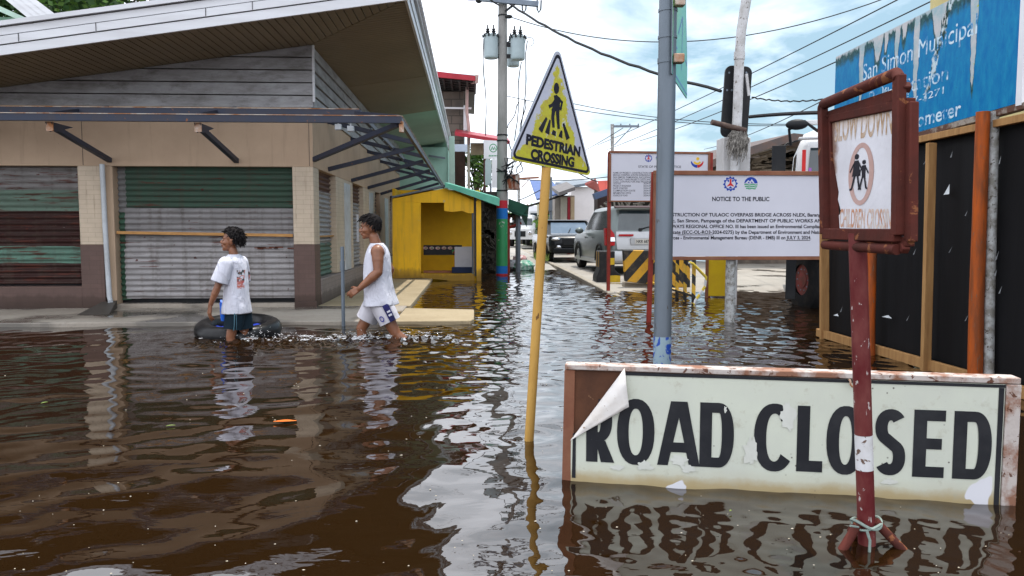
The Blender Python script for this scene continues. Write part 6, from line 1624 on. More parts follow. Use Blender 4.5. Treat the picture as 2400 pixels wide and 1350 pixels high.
house('tin_roof_shed', 'weathered open shed with a dark sloping tin roof behind the traffic signal', 24.0, 1690, 2050, 372, paint('shed_boards', (.15, .12, .095), (.08, .065, .055), 2, .4, .6), rb_)
# pale yellow building corner above the blue sign
yy = 14.0; t_ = thing('yellow_building', 'pale yellow wall corner rising behind the top of the blue sign', 'building', (P(2260, 100, Y=yy).x, yy, 0))
c = MB(); a, b_ = P(2189, 16, Y=yy), P(2460, -60, Y=yy); c.span((a.x, yy, 0), (b_.x, yy + .12, a.z + 3)); c.build('wall', paint('pale_yellow', (.52, .44, .20), (.42, .36, .18), 2), t_)
c = MB(); c.span((a.x, yy - .08, a.z + 3.001), (b_.x, yy + .2, a.z + 3.25)); c.build('coping', M_kerb, t_)
# neighbour behind the shop at upper left
NY2 = 19.5
nbh = thing('neighbour_roof', 'pale green house with white ribbed roof edge behind the shop at upper left', 'house', (P(60, 100, Y=NY2).x, NY2, 0))
def N_(px, py, dy=0): return P(px, py, Y=NY2 + dy)
c = MB(); e0, e1, e2 = N_(-160, -118), N_(80, 50), N_(138, 40)
c.loft([[N_(-200, -60), N_(-200, -60, 3), N_(-200, -75, 3), N_(-200, -75)], [N_(66, 56), N_(66, 56, 3), N_(66, 44, 3), N_(66, 44)]]); c.build('soffit', paint('mint_soffit', (.42, .56, .48)), nbh)
for k in range(4):
    c = MB(); o_ = k * 15; c.loft([[N_(-120 + o_, -110, -.02 * k), N_(-120 + o_, -110, 2), N_(-105 + o_, -110, 2), N_(-105 + o_, -110, -.02 * k)], [N_(75 + o_, 50 - k * 3, -.02 * k), N_(75 + o_, 50 - k * 3, 2), N_(91 + o_, 47 - k * 3, 2), N_(91 + o_, 47 - k * 3, -.02 * k)]]); c.build('roof_rib', M_fascia, nbh, smooth=False)
c = MB(); c.span((N_(-400, 60).x, NY2 + .6, 0), (N_(20, 60).x, NY2 + 6, N_(0, 40, .6).z)); c.build('wall', paint('green_wall', (.24, .40, .30), (.18, .3, .22), 1), nbh)
# ------------------------------------------------------------------ vehicles (local: x forward, y left, z up)
def rring(x0, x1, hw, z, n=7, rc=.28, nose=0.0):
    """rounded plan outline of a car body at height z"""
    pts = []
    for cx, cy, s in ((x1 - rc, -hw + rc, -90), (x1 - rc, hw - rc, 0), (x0 + rc, hw - rc, 90), (x0 + rc, -hw + rc, 180)):
        for i in range(n + 1):
            t = R(s + 90 * i / n); pts.append(V(cx + rc * math.cos(t), cy + rc * math.sin(t), z))
    return pts
def wheel(root, x, y, r, w, out, rim=None):
    t_ = MB(); prof = [(r * .66, -w * .45), (r * .9, -w * .5), (r, -w * .36), (r, w * .36), (r * .9, w * .5), (r * .66, w * .45)]
    t_.loft([[V(x + q * math.cos(2 * PI * i / 26), y + o_, r + q * math.sin(2 * PI * i / 26)) for i in range(26)] for q, o_ in prof], 0, (False, False))
    t_.loft([[V(x + q * math.cos(2 * PI * i / 26), y + out * w * .2, r + q * math.sin(2 * PI * i / 26)) for i in range(26)] for q in (r * .67, .02)])
    wo = t_.build('wheel', M_tyre, root, local=True)
    c = MB()
    for k in range(6):
        t = 2 * PI * k / 6; c.bar(V(x, y + out * w * .40, r), V(x + r * .62 * math.cos(t), y + out * w * .43, r + r * .62 * math.sin(t)), .06, .03, 0, (0, 1, 0))
    c.loft([[V(x + q * math.cos(2 * PI * i / 26), y + out * w * o_, r + q * math.sin(2 * PI * i / 26)) for i in range(26)] for q, o_ in ((r * .68, .44), (r * .62, .47), (r * .58, .40))], 0, (False, False))
    c.build('rim', rim or M_rim, wo, local=True)
def car_shell(root, body_rings, green_rings, mat, pillars, bandk, glass, low=None):
    c = MB(); c.loft(body_rings); 
    n = len(green_rings[0]); bs = [c.add(r_) for r_ in green_rings]
    wins = []
    for k, (a, b_) in enumerate(zip(bs, bs[1:])):
        for i in range(n):
            j = (i + 1) % n
            if k == bandk and not pillars(i, n):
                wins.append([green_rings[k][i], green_rings[k][j], green_rings[k + 1][j], green_rings[k + 1][i]])
            else: c.face((a + i, a + j, b_ + j, b_ + i))
    c.face([bs[-1] + i for i in range(n)])
    o = c.build('body', mat, root, local=True, angle=50)
    g = MB()
    for w in wins: g.poly(w)
    g.build('window', glass, root, local=True, angle=30)
    return o
# --- silver van, rear towards us
va = P(1414, 645, Z=.075)
VY = va.y + .15
van = thing('parked_van', 'silver grey people carrier parked on the dry yard with its rear to the water', 'van', (P(1409, 600, Y=VY).x + .90, VY + 2.29, .085), R(90 + 3))
L2, W2 = 2.29, .885
def br(z, dx0, dx1, hw): return rring(-L2 + dx0, L2 - dx1, hw, z, rc=.26)
body = [br(.24, .10, .16, W2 - .05), br(.34, .03, .06, W2 - .01), br(.55, .0, .0, W2), br(.78, .02, .05, W2), br(.92, .05, .16, W2 - .015), br(1.03, .07, .9, W2 - .05)]
green = [br(1.035, .075, 1.15, W2 - .06), br(1.07, .09, 1.22, W2 - .075), br(1.55, .27, 2.02, W2 - .155), br(1.62, .30, 2.12, W2 - .19), br(1.66, .44, 2.3, W2 - .3)]
def pil(i, n):
    # corner points are 8 per corner: keep the corners as pillars, glass on the long sides and both ends
    return (i % 8) not in (7, 0) and not (i % 8) in (7,)
def van_pil(i, n): return (i % 8) != 7 and (i % 8) in (1, 2, 3, 4, 5)
car_shell(van, body, green, M_greycar, van_pil, 1, M_glass)
# tailgate skin, given a paler paint to carry the sky light
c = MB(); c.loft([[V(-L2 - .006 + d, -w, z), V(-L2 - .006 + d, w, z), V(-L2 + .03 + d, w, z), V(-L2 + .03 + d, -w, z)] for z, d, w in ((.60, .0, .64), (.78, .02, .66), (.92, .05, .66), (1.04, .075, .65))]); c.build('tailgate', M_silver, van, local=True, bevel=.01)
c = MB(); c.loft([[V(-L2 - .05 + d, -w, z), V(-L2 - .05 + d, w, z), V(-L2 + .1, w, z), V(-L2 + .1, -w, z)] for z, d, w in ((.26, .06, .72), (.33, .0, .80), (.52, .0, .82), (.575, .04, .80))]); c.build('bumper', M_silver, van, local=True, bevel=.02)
for s in (-1, 1):
    c = MB(); c.loft([[V(-L2 - .012 + d, s * y0, z), V(-L2 - .012 + d, s * y1, z), V(-L2 + .28 + d, s * (W2 + .008), z), V(-L2 + .1 + d, s * (W2 + .006), z)] for z, y0, y1, d in ((.70, .70, .84, .01), (.82, .69, .85, .025), (.98, .70, .85, .055), (1.12, .80, .84, .10))]); c.build('tail_lamp', M_lamp_red, van, local=True)
    c = MB(); c.poly([V(-L2 - .016, s * .69, .80), V(-L2 - .015, s * .84, .80), V(-L2 + .008, s * .84, .90), V(-L2 + .008, s * .70, .90)]); c.build('lamp_lens', M_chrome, van, local=True)
    c = MB(); c.box((-L2 - .0, s * .42, .95), (.02, .36, .045)); c.build('brake_strip', M_lamp_red, van, local=True)
c = MB(); c.box((-L2 - .012, 0, .80), (.016, .62, .16)); pl_ = c.build('plate_recess', M_silver, van, local=True)
c = MB(); c.box((-L2 - .024, 0, .80), (.008, .40, .12)); npl = c.build('number_plate', paint('plate_white', (.55, .54, .50)), van, local=True)
c = MB(); f5 = Fr((-L2 - .029, 0, .765), (0, -1, 0), (0, 0, 1)); c.text(f5, 'NKR 6875', -.17, 0, .07, .0, 'L', .34, .02); c.build('plate_lettering', M_ink, npl, local=True, smooth=False)
c = MB(); c.tube([V(-L2 + .06, .05, 1.10), V(-L2 + .10, -.15, 1.15), V(-L2 + .13, -.42, 1.17)], .012, 6); c.box((-L2 + .055, .05, 1.09), (.05, .07, .06)); c.build('wiper', M_black, van, local=True)
c = MB(); c.loft([[V(-L2 + .22, y, 1.60), V(-L2 + .08, y, 1.62), V(-L2 + .30, y, 1.67)] for y in (-.66, .66)]); c.build('spoiler', paint('dark_spoiler', (.06, .035, .035)), van, local=True)
for s in (-1, 1):
    wheel(van, -1.42, s * (W2 - .10), .33, .22, s); wheel(van, 1.36, s * (W2 - .10), .33, .22, s)
    for x in (-1.42, 1.36):
        c = MB(); c.tube([V(x + .40 * math.cos(t), s * (W2 - .0), .33 + .40 * math.sin(t)) for t in np.linspace(R(-5), R(185), 16)], .035, 6); c.build('wheel_arch', M_black, van, local=True)
    c = MB(); c.ell((.72, s * (W2 + .10), 1.06), (.07, .12, .085)); c.build('mirror', M_greycar, van, local=True)
    c = MB(); c.span((-L2 + .5, s * W2 - .01, .24), (L2 - .6, s * W2 + .012, .34)); c.build('sill', M_silver, van, local=True)
    for x in (.35, -.55): c = MB(); c.box((x, s * (W2 + .004), .88), (.16, .03, .035)); c.build('door_handle', M_greycar, van, local=True)
# --- black pickup nose towards us
PYY = 25.0
pk = thing('black_pickup', 'black pickup facing the camera behind the silver van', 'pickup', (P(1281, 600, Y=PYY).x + .93, PYY + 2.6, .08), R(-90 + 2))
pk.scale = (1, 1, .80)
W3 = .92; L3 = 2.6
def b3(z, d0, d1, hw): return rring(-L3 + d0, L3 - d1, hw, z, rc=.22)
body = [b3(.38, .1, .25, W3 - .06), b3(.5, .02, .06, W3 - .01), b3(.75, 0, .0, W3), b3(1.0, .0, .04, W3), b3(1.12, .02, .16, W3 - .03), b3(1.17, .04, .5, W3 - .10)]
green = [rring(-.75, 1.35, W3 - .05, 1.16, rc=.2), rring(-.72, 1.28, W3 - .06, 1.2, rc=.2), rring(-.55, .55, W3 - .16, 1.68, rc=.2), rring(-.5, .45, W3 - .2, 1.76, rc=.2), rring(-.35, .25, W3 - .35, 1.80, rc=.2)]
car_shell(pk, body, green, M_blackcar, van_pil, 1, paint('pickup_glass', (.10, .14, .19), (.16, .20, .26), 1.2, rough=.12, bmp=0))
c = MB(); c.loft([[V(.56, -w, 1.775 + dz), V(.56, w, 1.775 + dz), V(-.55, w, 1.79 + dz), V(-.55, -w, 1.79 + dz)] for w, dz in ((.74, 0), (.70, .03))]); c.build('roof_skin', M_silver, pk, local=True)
c = MB(); c.loft([[V(2.1, -.78, 1.135), V(1.42, -.74, 1.20), V(1.42, .74, 1.20), V(2.1, .78, 1.135)], [V(2.1, -.78, 1.15), V(1.42, -.74, 1.215), V(1.42, .74, 1.215), V(2.1, .78, 1.15)]]); c.build('bonnet', paint('bonnet_sheen_grey', (.24, .25, .27), rough=.25, bmp=0), pk, local=True)  # grey slab paints the sky's reflection onto the black bonnet
c = MB(); c.span((L3 - .05, -.5, .72), (L3 + .02, .5, 1.02)); c.build('grille', M_black, pk, local=True, bevel=.03)
for s in (-1, 1):
    c = MB(); c.ell((L3 - .09, s * .70, .98), (.12, .17, .08)); c.build('headlight', M_chrome, pk, local=True)
    c = MB(); c.ell((L3 - .04, s * .62, .66), (.06, .10, .09)); c.build('fog_light', M_chrome, pk, local=True)
    c = MB(); c.ell((1.05, s * (W3 + .12), 1.22), (.08, .13, .10)); c.build('mirror', M_blackcar, pk, local=True)
    for x in (-1.5, 1.62): wheel(pk, x, s * (W3 - .10), .40, .26, s, M_black)
    c = MB(); c.span((-.9, s * W3 - .02, .34), (1.0, s * W3 + .08, .40)); c.build('side_step', M_galv, pk, local=True)
c = MB(); c.tube([V(1.28, -.1, 1.23), V(1.0, .02, 1.42)], .014, 6); c.build('wiper', M_black, pk, local=True)
c = MB(); c.span((L3 - .02, -.8, .42), (L3 + .06, .8, .62)); c.build('bumper', M_blackcar, pk, local=True, bevel=.04)
# --- far white utility truck
tp = P(1247, 586, Z=.2)
ft = thing('far_white_jeep', 'small white utility jeep far down the street left of the yellow pole', 'jeep', (tp.x, 44, .21), R(-90 - 8))
c = MB(); c.loft([rring(-2.0, 2.0, .8, z, rc=.15) for z in (.45, .95, 1.0)]); c.loft([rring(-1.9, .5, .78, 1.0, rc=.15), rring(-1.8, .25, .70, 1.75, rc=.15), rring(-1.7, .2, .6, 1.82, rc=.15)]); c.build('body', M_truckw, ft, local=True)
c = MB(); c.poly([V(.46, -.6, 1.08), V(.46, .6, 1.08), V(.33, .55, 1.62), V(.33, -.55, 1.62)]); c.build('windscreen', M_glass, ft, local=True)
for s in (-1, 1):
    c = MB(); c.poly([V(-1.2, s * .79, 1.1), V(.2, s * .79, 1.1), V(.1, s * .74, 1.6), V(-1.2, s * .74, 1.6)]); c.build('side_window', M_glass, ft, local=True)
    for x in (-1.3, 1.3): wheel(ft, x, s * .72, .36, .22, s, M_black)
    c = MB(); c.ell((2.0, s * .55, .8), (.04, .12, .12)); c.build('headlight', M_chrome, ft, local=True)
c = MB(); c.span((1.97, -.3, .6), (2.02, .3, .9)); c.build('grille', M_black, ft, local=True)
bx_ = thing('white_box_truck', 'white box truck far along the street behind the yellow pole', 'truck', (P(1268, 580, Y=48).x, 50, .22), R(-90))
c = MB(); c.span((-3, -1.0, .8), (1.2, 1.0, 2.5)); c.build('cargo_box', M_white, bx_, local=True, bevel=.03)
c = MB(); c.loft([rring(1.25, 2.7, .95, z, rc=.15) for z in (.5, 1.3)] + [rring(1.25, 2.45, .88, 2.1, rc=.2)]); c.build('cab', M_truckw, bx_, local=True)
c = MB(); c.poly([V(2.72, -.75, 1.32), V(2.72, .75, 1.32), V(2.5, .7, 2.0), V(2.5, -.7, 2.0)]); c.build('windscreen', M_glass, bx_, local=True)
for s in (-1, 1):
    for x in (-1.8, 1.9): wheel(bx_, x, s * .82, .42, .25, s, M_black)
# rubbish bags by the kerb
rr = random.Random(12)
def bag(cx, cy, cz, r, mat, name, label, seed):
    q = random.Random(seed); c = MB(); rings = []
    for j in range(9):
        t = PI * (j + .3) / 9; ring = []
        for i in range(16):
            p_ = 2 * PI * i / 16; d = V(math.sin(t) * math.cos(p_), math.sin(t) * math.sin(p_), -math.cos(t))
            k = r * (1 + .35 * mnoise.noise(d * 2.1 + V(seed, 0, 0)) + .18 * mnoise.noise(d * 6 + V(0, seed, 0)))
            ring.append(V(cx, cy, cz) + V(d.x * k * 1.25, d.y * k, d.z * k * .72))
        rings.append(ring)
    c.loft(rings); o = c.build(name, mat); tag(o, label, 'rubbish bag', 'rubbish heaped at the end of the street water'); return o
q = P(1228, 632, Z=.02)
bag(q.x - .02, q.y, .10, .26, paint('green_white_plastic', (.42, .52, .46), (.08, .30, .20), 9, .42, .58, .35, 0, .5, 9), 'rubbish_bag', 'green and white plastic rubbish bag at the water edge right of the painted pole', 3)
bag(q.x - .38, q.y + .2, .12, .24, paint('grey_plastic', (.34, .33, .34), (.22, .22, .23), 6, .42, .6, .35, 0, .5, 9), 'rubbish_bag', 'grey plastic rubbish bag right against the foot of the painted pole', 5)
bag(q.x - .08, q.y + .55, .30, .17, paint('red_white_plastic', (.50, .10, .11), (.55, .45, .44), 8, .42, .58, .35, 0, .5, 9), 'rubbish_bag', 'small red and white rubbish bag on top of the heap', 9)
q = P(1512, 655, Z=.03); bag(q.x, q.y, .09, .16, paint('pink_white_plastic', (.52, .42, .42), (.42, .16, .18), 9, .46, .6, .4, 0, .4, 9), 'rubbish_bag', 'pale pink crumpled bag at the foot of the chevron barrier', 14)
# ------------------------------------------------------------------ people
def skinmat(name, a, b):
    m, nt, bs = newmat(name); o = coords(nt)
    setc(nt, bs, mix(nt, ramp(nt, noise(nt, o, 9, 5), [(.35, 0.), (.7, 1.)]), a, b))
    bs.inputs['Roughness'].default_value = .42
    bs.inputs['Subsurface Weight'].default_value = .08; bs.inputs['Subsurface Radius'].default_value = (.02, .008, .005)
    return m
M_skin = skinmat('skin_tan', (.245, .098, .047), (.185, .070, .033))
M_lip = paint('lips', (.20, .06, .045), rough=.4, bmp=0)
M_brow = paint('brow_hair', (.015, .011, .01), rough=.6, bmp=0)
M_eyew = paint('eye_white', (.55, .52, .48), rough=.2, bmp=0)
M_hair = paint('black_hair', (.010, .009, .010), (.016, .013, .012), 30, .4, .7, .75, 0, 0, 120, None, None, .08)
def remesh(mb, name, mats, parent, voxel, smooth=4, classify=None):
    o = mb.build(name, mats, parent)
    r = o.modifiers.new('r', 'REMESH'); r.mode = 'VOXEL'; r.voxel_size = voxel
    s = o.modifiers.new('s', 'SMOOTH'); s.factor = .5; s.iterations = smooth
    bpy.context.view_layer.update()
    me = bpy.data.meshes.new_from_object(o.evaluated_get(bpy.context.evaluated_depsgraph_get()))
    o.modifiers.clear(); old = o.data; o.data = me; me.name = name; bpy.data.meshes.remove(old)
    me.materials.clear()
    for m in mats: me.materials.append(m)
    me.polygons.foreach_set('use_smooth', [True] * len(me.polygons))
    if classify:
        off = wloc(parent)
        me.polygons.foreach_set('material_index', [classify(p.center + off) for p in me.polygons])
    me.update(); return o
def hand(mb, wr, d, palm, s, curl=.5):
    """wrist, finger direction, palm normal (faces the thigh), s=+1/-1 thumb side sign, s scales"""
    d = d.normalized(); palm = (palm - d * palm.dot(d)).normalized(); side = d.cross(palm).normalized() * s
    L = .088
    kn = []
    for i, (off, ln) in enumerate(((.030, .96), (.010, 1.0), (-.010, .97), (-.028, .88))):
        k = wr + d * L * ln + side * off + palm * -.004
        mb.capsule(wr + side * off * .55 + d * .012, k, .0155, .0118, 10); kn.append((k, off, ln))
    for (k, off, ln) in kn:
        f = .040 * ln; a = curl * (.7 + .35 * (off < 0)); p = k; dd = d.copy()
        for j, (seg_, rr_) in enumerate(((f, .0095), (f * .68, .0088), (f * .5, .0076))):
            dd = (dd * math.cos(a * .8) + palm * math.sin(a * .8)).normalized()
            q = p + dd * seg_; mb.capsule(p, q, rr_, rr_ * .93, 9); p = q
    th0 = wr + d * .025 + side * .026; t1 = th0 + (d * .6 + side * .75 + palm * .35).normalized() * .040; t2 = t1 + (d * .9 + side * .25 + palm * .45).normalized() * .032
    mb.capsule(wr + d * .012 + side * .012, th0, .015, .014, 9); mb.capsule(th0, t1, .0135, .011, 9); mb.capsule(t1, t2, .0108, .0085, 9)
def head(mb, c, f, up, s=1.0):
    """c = centre between the ears at eye height, f = facing direction; s = head size"""
    f = f.normalized(); r = f.cross(up).normalized(); up = r.cross(f).normalized()
    Mx = Matrix((f, r, up)).transposed()
    def g(a, b_, z): return c + (f * a + r * b_ + up * z) * s
    def e(p, rad_): mb.ell(g(*p), [k * s for k in rad_], Mx, 18, 12)
    e((-.012, 0, .035), (.097, .076, .088))            # cranium
    e((.030, 0, -.02), (.060, .062, .075))             # face
    e((.045, 0, -.075), (.042, .044, .040))            # jaw
    e((.068, 0, -.098), (.022, .024, .020))            # chin
    e((.070, 0, .018), (.026, .050, .016))             # brow
    mb.capsule(g(.090, 0, .002), g(.106, 0, -.030), .010 * s, .0145 * s, 10); 
    for sd in (-1, 1): e((.097, sd * .012, -.034), (.011, .009, .009)); e((.058, sd * .040, -.030), (.030, .022, .022)); e((.078, sd * .030, .002), (.012, .014, .009))
    e((.088, 0, -.056), (.016, .026, .008)); e((.086, 0, -.069), (.016, .022, .009))
    for sd in (-1, 1):
        e((-.008, sd * .077, -.012), (.020, .010, .032)); e((-.014, sd * .083, .004), (.016, .009, .018))
    return g, Mx, s
def face_parts(root, g, Mx, s, c0):
    for sd in (-1, 1):
        m = MB(); m.ell(g(.0855, sd * .031, -.0005), [k * s for k in (.006, .012, .0055)], Mx, 10, 7); e_ = m.build('eye', M_eyew, root)
        m = MB(); m.ell(g(.0895, sd * .031, -.0005), [k * s for k in (.0035, .0055, .0055)], Mx, 8, 6); m.build('iris', M_brow, e_)
        m = MB(); m.tube([g(.090, sd * .015, .017), g(.092, sd * .032, .021), g(.080, sd * .050, .016)], [.003 * s, .0042 * s, .002 * s], 6); m.build('eyebrow', M_brow, root)
def hair_mesh(root, g, s, seed, spike, straight=False):
    rr = random.Random(seed); m = MB()
    m2 = []
    nu, nv = 34, 16
    rows = []
    for j in range(nv):
        t = PI * .80 * (j + .02) / (nv - 1); row = []
        for i in range(nu):
            p = 2 * PI * i / nu; a, b_, z = math.sin(t) * math.cos(p), math.sin(t) * math.sin(p), math.cos(t)
            # hairline: short at the face, long at the nape
            u_ = min(1, max(0, (a + .35) / .9)); lim = -.74 + 1.06 * u_ ** 1.1
            z = max(z, lim)
            n_ = mnoise.noise(V(a * 4 + seed, b_ * 4, z * 4)) * .010 + mnoise.noise(V(a * 11, b_ * 11 + seed, z * 11)) * .006
            k = 1.0 + n_ / .09
            row.append(g(-.014 + a * .108 * k, b_ * .088 * k, .036 + z * .100 * k))
        rows.append(row)
    m.loft(rows, 0, (True, False))
    for i in range(spike):                             # locks
        t = math.acos(rr.uniform(-.6, 1)); p = rr.uniform(0, 2 * PI)
        a, b_, z = math.sin(t) * math.cos(p), math.sin(t) * math.sin(p), math.cos(t)
        if a > .35 and z < .28: continue
        if z < -.70 + 1.06 * min(1, max(0, (a + .35) / .9)) + .08: continue
        q0 = V(-.014 + a * .103, b_ * .084, .036 + z * .095)
        fl = V(a * .4 + rr.uniform(-.5, .8), b_ * .4 + rr.uniform(-.5, .5), z * .5 + rr.uniform(-.9, .1)).normalized() * rr.uniform(.018, .038)
        if straight:                                    # combed forward and down, lying close to the head
            fl = V(.75 + rr.uniform(-.3, .3), b_ * .5 + rr.uniform(-.3, .3), -.55 * (1 - z) - .12 + rr.uniform(-.2, .25)).normalized() * rr.uniform(.03, .05)
        q1 = q0 + V(a, b_, z) * .008 + fl * .6; q2 = q1 + fl * .55 + V(0, 0, -.012)
        m.tube([g(*q0), g(*q1), g(*q2)], [.0075 * s, .0055 * s, .001 * s], 5)
    return m.build('hair', M_hair, root, angle=75)
def cloth(name, a, b, dark=.0):
    m, nt, bs = newmat(name); o = coords(nt)
    setc(nt, bs, mix(nt, ramp(nt, noise(nt, o, 4, 4), [(.4, 0.), (.7, 1.)]), a, b)); bs.inputs['Roughness'].default_value = .85
    h = noise(nt, coords(nt, 'Object', (1.6, 1.6, .7)), 7, 4, .55, 1.2)
    n1 = bump(nt, bs, h, .8, .035); bump(nt, bs, noise(nt, o, 160, 2), .1, .002, n1)
    return m
M_shirt = cloth('white_cotton', (.62, .62, .69), (.55, .55, .63))
def oval(cx, cy, z, rx, ry, n=28, fold=0.0, seed=0, pw=2.3, tx=0.0, ty=0.0):
    out = []
    for i in range(n):
        t = 2 * PI * i / n; co, si = math.cos(t), math.sin(t)
        k = 1 + fold * (math.sin(3 * t + seed) * .5 + math.sin(5 * t + seed * 2.1 + z * 9) * .5 + .8 * mnoise.noise(V(co * 2, si * 2, z * 5 + seed)))
        x = rx * math.copysign(abs(co) ** (2 / pw), co) * k; y = ry * math.copysign(abs(si) ** (2 / pw), si) * k
        out.append(V(cx + x, cy + y, z + tx * x + ty * y))
    return out

# ---- the man in the sleeveless shirt, striding left
D1 = P(885, 790, Z=0).y; X1 = P(885, 790, Z=0).x
man = thing('person', 'man in a white sleeveless shirt and white shorts with a navy side stripe wading left', 'person', (X1, D1, 0))
def m3(x, y, z): return V(X1 + x, D1 + y, z)          # y negative = towards the viewer
b = MB()
hipL, hipR = m3(.03, -.085, .40), m3(.0, .085, .40)
kL, kR = m3(.205, -.10, .05), m3(-.185, .10, .085)
aL, aR = m3(.50, -.10, -.22), m3(-.16, .10, -.34)
b.capsule(hipL, kL, .085, .058); b.capsule(kL, kL + (aL - kL) * .35, .054, .060); b.capsule(kL + (aL - kL) * .35, aL, .060, .036); b.capsule(aL, aL + V(-.10, 0, -.05), .036, .03)
b.capsule(hipR, kR, .085, .058); b.capsule(kR, kR + (aR - kR) * .35, .054, .060); b.capsule(kR + (aR - kR) * .35, aR, .060, .036); b.capsule(aR, aR + V(-.14, 0, -.05), .036, .03)
b.ell(m3(.015, 0, .44), (.115, .155, .11)); b.ell(m3(.0, 0, .62), (.105, .14, .16)); b.ell(m3(.0, 0, .82), (.115, .165, .14)); b.capsule(m3(.01, -.13, .945), m3(.01, .13, .945), .06, .06)
b.capsule(m3(.012, 0, .95), m3(-.028, 0, 1.085), .062, .055)
# left arm (near the viewer) swings forward, right arm back
sh_, el_, wr_ = m3(.035, -.195, .935), m3(.045, -.245, .715), m3(-.150, -.235, .545)
b.ell(sh_ + V(0, -.0, -.012), (.074, .062, .080)); b.capsule(sh_, sh_ + (el_ - sh_) * .45, .066, .061); b.capsule(sh_ + (el_ - sh_) * .4, el_, .061, .047); b.capsule(el_, el_ + (wr_ - el_) * .32, .048, .053); b.capsule(el_ + (wr_ - el_) * .3, wr_, .052, .031)
hand(b, wr_ + (wr_ - el_).normalized() * .005, V(-.86, .05, -.50), V(.1, .9, -.25), -1, .62)
s2, e2, w2 = m3(.02, .19, .935), m3(.12, .235, .72), m3(.05, .22, .52)
b.ell(s2, (.064, .058, .07)); b.capsule(s2, e2, .055, .043); b.capsule(e2, w2, .046, .03); hand(b, w2, V(-.2, 0, -1), V(0, -1, 0), 1, .5)
hc = m3(-.062, 0, 1.185)
hg, hM, hs = head(b, hc, V(-1, -.13, -.07), V(0, 0, 1), 1.06)
remesh(b, 'body', [M_skin, M_lip], man, .0058, 4, lambda p: 1 if (p - hg(.100, 0, -.063)).length < .021 and abs((p - hg(.100, 0, -.063)).z) < .012 else 0)
face_parts(man, hg, hM, hs, hc); hair_mesh(man, hg, hs * 1.02, 3, 330, True)
s_ = MB(); rings = []
for z, cx, rx, ry, fo in ((1.018, .004, .066, .075, 0), (.995, .008, .082, .115, .0), (.968, .010, .100, .165, .01), (.925, .012, .122, .190, .012), (.85, .010, .140, .196, .018), (.75, .006, .148, .198, .022), (.65, .006, .150, .200, .03), (.55, .012, .156, .203, .04), (.46, .020, .166, .210, .065), (.40, .026, .182, .222, .075), (.350, .032, .192, .226, .085)):
    rings.append([m3(p.x, p.y, p.z) for p in oval(cx, 0, z, rx, ry, 40, fo, 1.3, 2.3, .02 if z > .5 else .03)])
s_.loft(rings, 0, (False, False)); o = s_.build('sleeveless_shirt', M_shirt, man, angle=80); md = o.modifiers.new('t', 'SOLIDIFY'); md.thickness = .006
o.modifiers.new('sub', 'SUBSURF').render_levels = 1
c = MB()                                              # bound edge of the armhole
c.torus(sh_ + V(.004, .022, .0), V(0, 1, .12), .074, .006, 26, 6); c.build('armhole_trim', M_shirt, o)
def leg_cloth(mb, hip, knee, z_top, ext, r0, r1, fold, seed, n=34, steps=7):
    d = (knee - hip).normalized(); L = (knee - hip).length * ext; rings = []
    x = d.cross(V(0, 1, 0)).normalized(); y = d.cross(x)
    for k in range(steps + 1):
        t = k / steps; c_ = hip + d * L * t; r_ = r0 + (r1 - r0) * t; ring = []
        for i in range(n):
            a = 2 * PI * i / n; q = 1 + fold * t * (math.sin(3 * a + seed) + .7 * math.sin(5 * a + seed * 2 + t * 5) + mnoise.noise(V(math.cos(a) * 2, math.sin(a) * 2, t * 3 + seed)))
            ring.append(c_ + x * math.cos(a) * r_ * q * 1.05 + y * math.sin(a) * r_ * q)
        rings.append(ring)
    mb.loft(rings, 0, (True, False))
def shorts_mat():
    m, nt, bs = newmat('white_shorts'); o = coords(nt)
    setc(nt, bs, mix(nt, noise(nt, o, 4, 4), (.66, .64, .68), (.52, .50, .55))); bs.inputs['Roughness'].default_value = .8
    bump(nt, bs, noise(nt, coords(nt, 'Object', (2, 2, .8)), 8, 4, .5, .6), .5, .02); return m
M_shorts = shorts_mat()
c = MB(); leg_cloth(c, hipL + V(0, .0, .02), kL, 0, .66, .122, .108, .035, 1.0); leg_cloth(c, hipR + V(0, 0, .02), kR, 0, .72, .122, .112, .04, 2.4)
c.loft([[m3(p.x, p.y, p.z) for p in oval(.015, 0, z, rx, ry, 30, .01)] for z, rx, ry in ((.56, .14, .175), (.46, .15, .19), (.38, .15, .195), (.34, .12, .17))])
sh1 = c.build('shorts', M_shorts, man, angle=80)
c = MB()                                              # navy side panel with white blocks, on the near leg
dL = (kL - hipL).normalized(); xL = dL.cross(V(0, 1, 0)).normalized(); yL = dL.cross(xL); 
if yL.y > 0: yL = -yL
def legpt(t, ang, rr_):
    L = (kL - hipL - V(0, 0, .02)).length * .66 * 1.02
    r_ = .122 + (.108 - .122) * t
    v_ = (yL * math.cos(ang) + (xL if xL.x > 0 else -xL) * math.sin(ang) * 1.05)
    return hipL + V(0, 0, .02) + dL * L * t + v_ * (r_ + rr_)
def leg_patch(mb, t0, t1, a0, a1, rr_, n=5):
    for i in range(n):
        for j in range(n):
            ta, tb = t0 + (t1 - t0) * i / n, t0 + (t1 - t0) * (i + 1) / n; aa, ab = a0 + (a1 - a0) * j / n, a0 + (a1 - a0) * (j + 1) / n
            mb.poly([legpt(ta, aa, rr_), legpt(tb, aa, rr_), legpt(tb, ab, rr_), legpt(ta, ab, rr_)])
leg_patch(c, .30, .992, .10, .62, .013, 7); c.build('side_stripe', paint('navy_panel', (.025, .025, .13), (.012, .012, .05), 9), sh1)
c = MB(); leg_patch(c, .56, .63, .22, .50, .017); leg_patch(c, .70, .78, .22, .50, .017); c.build('stripe_block', M_notice, sh1)
c = MB()
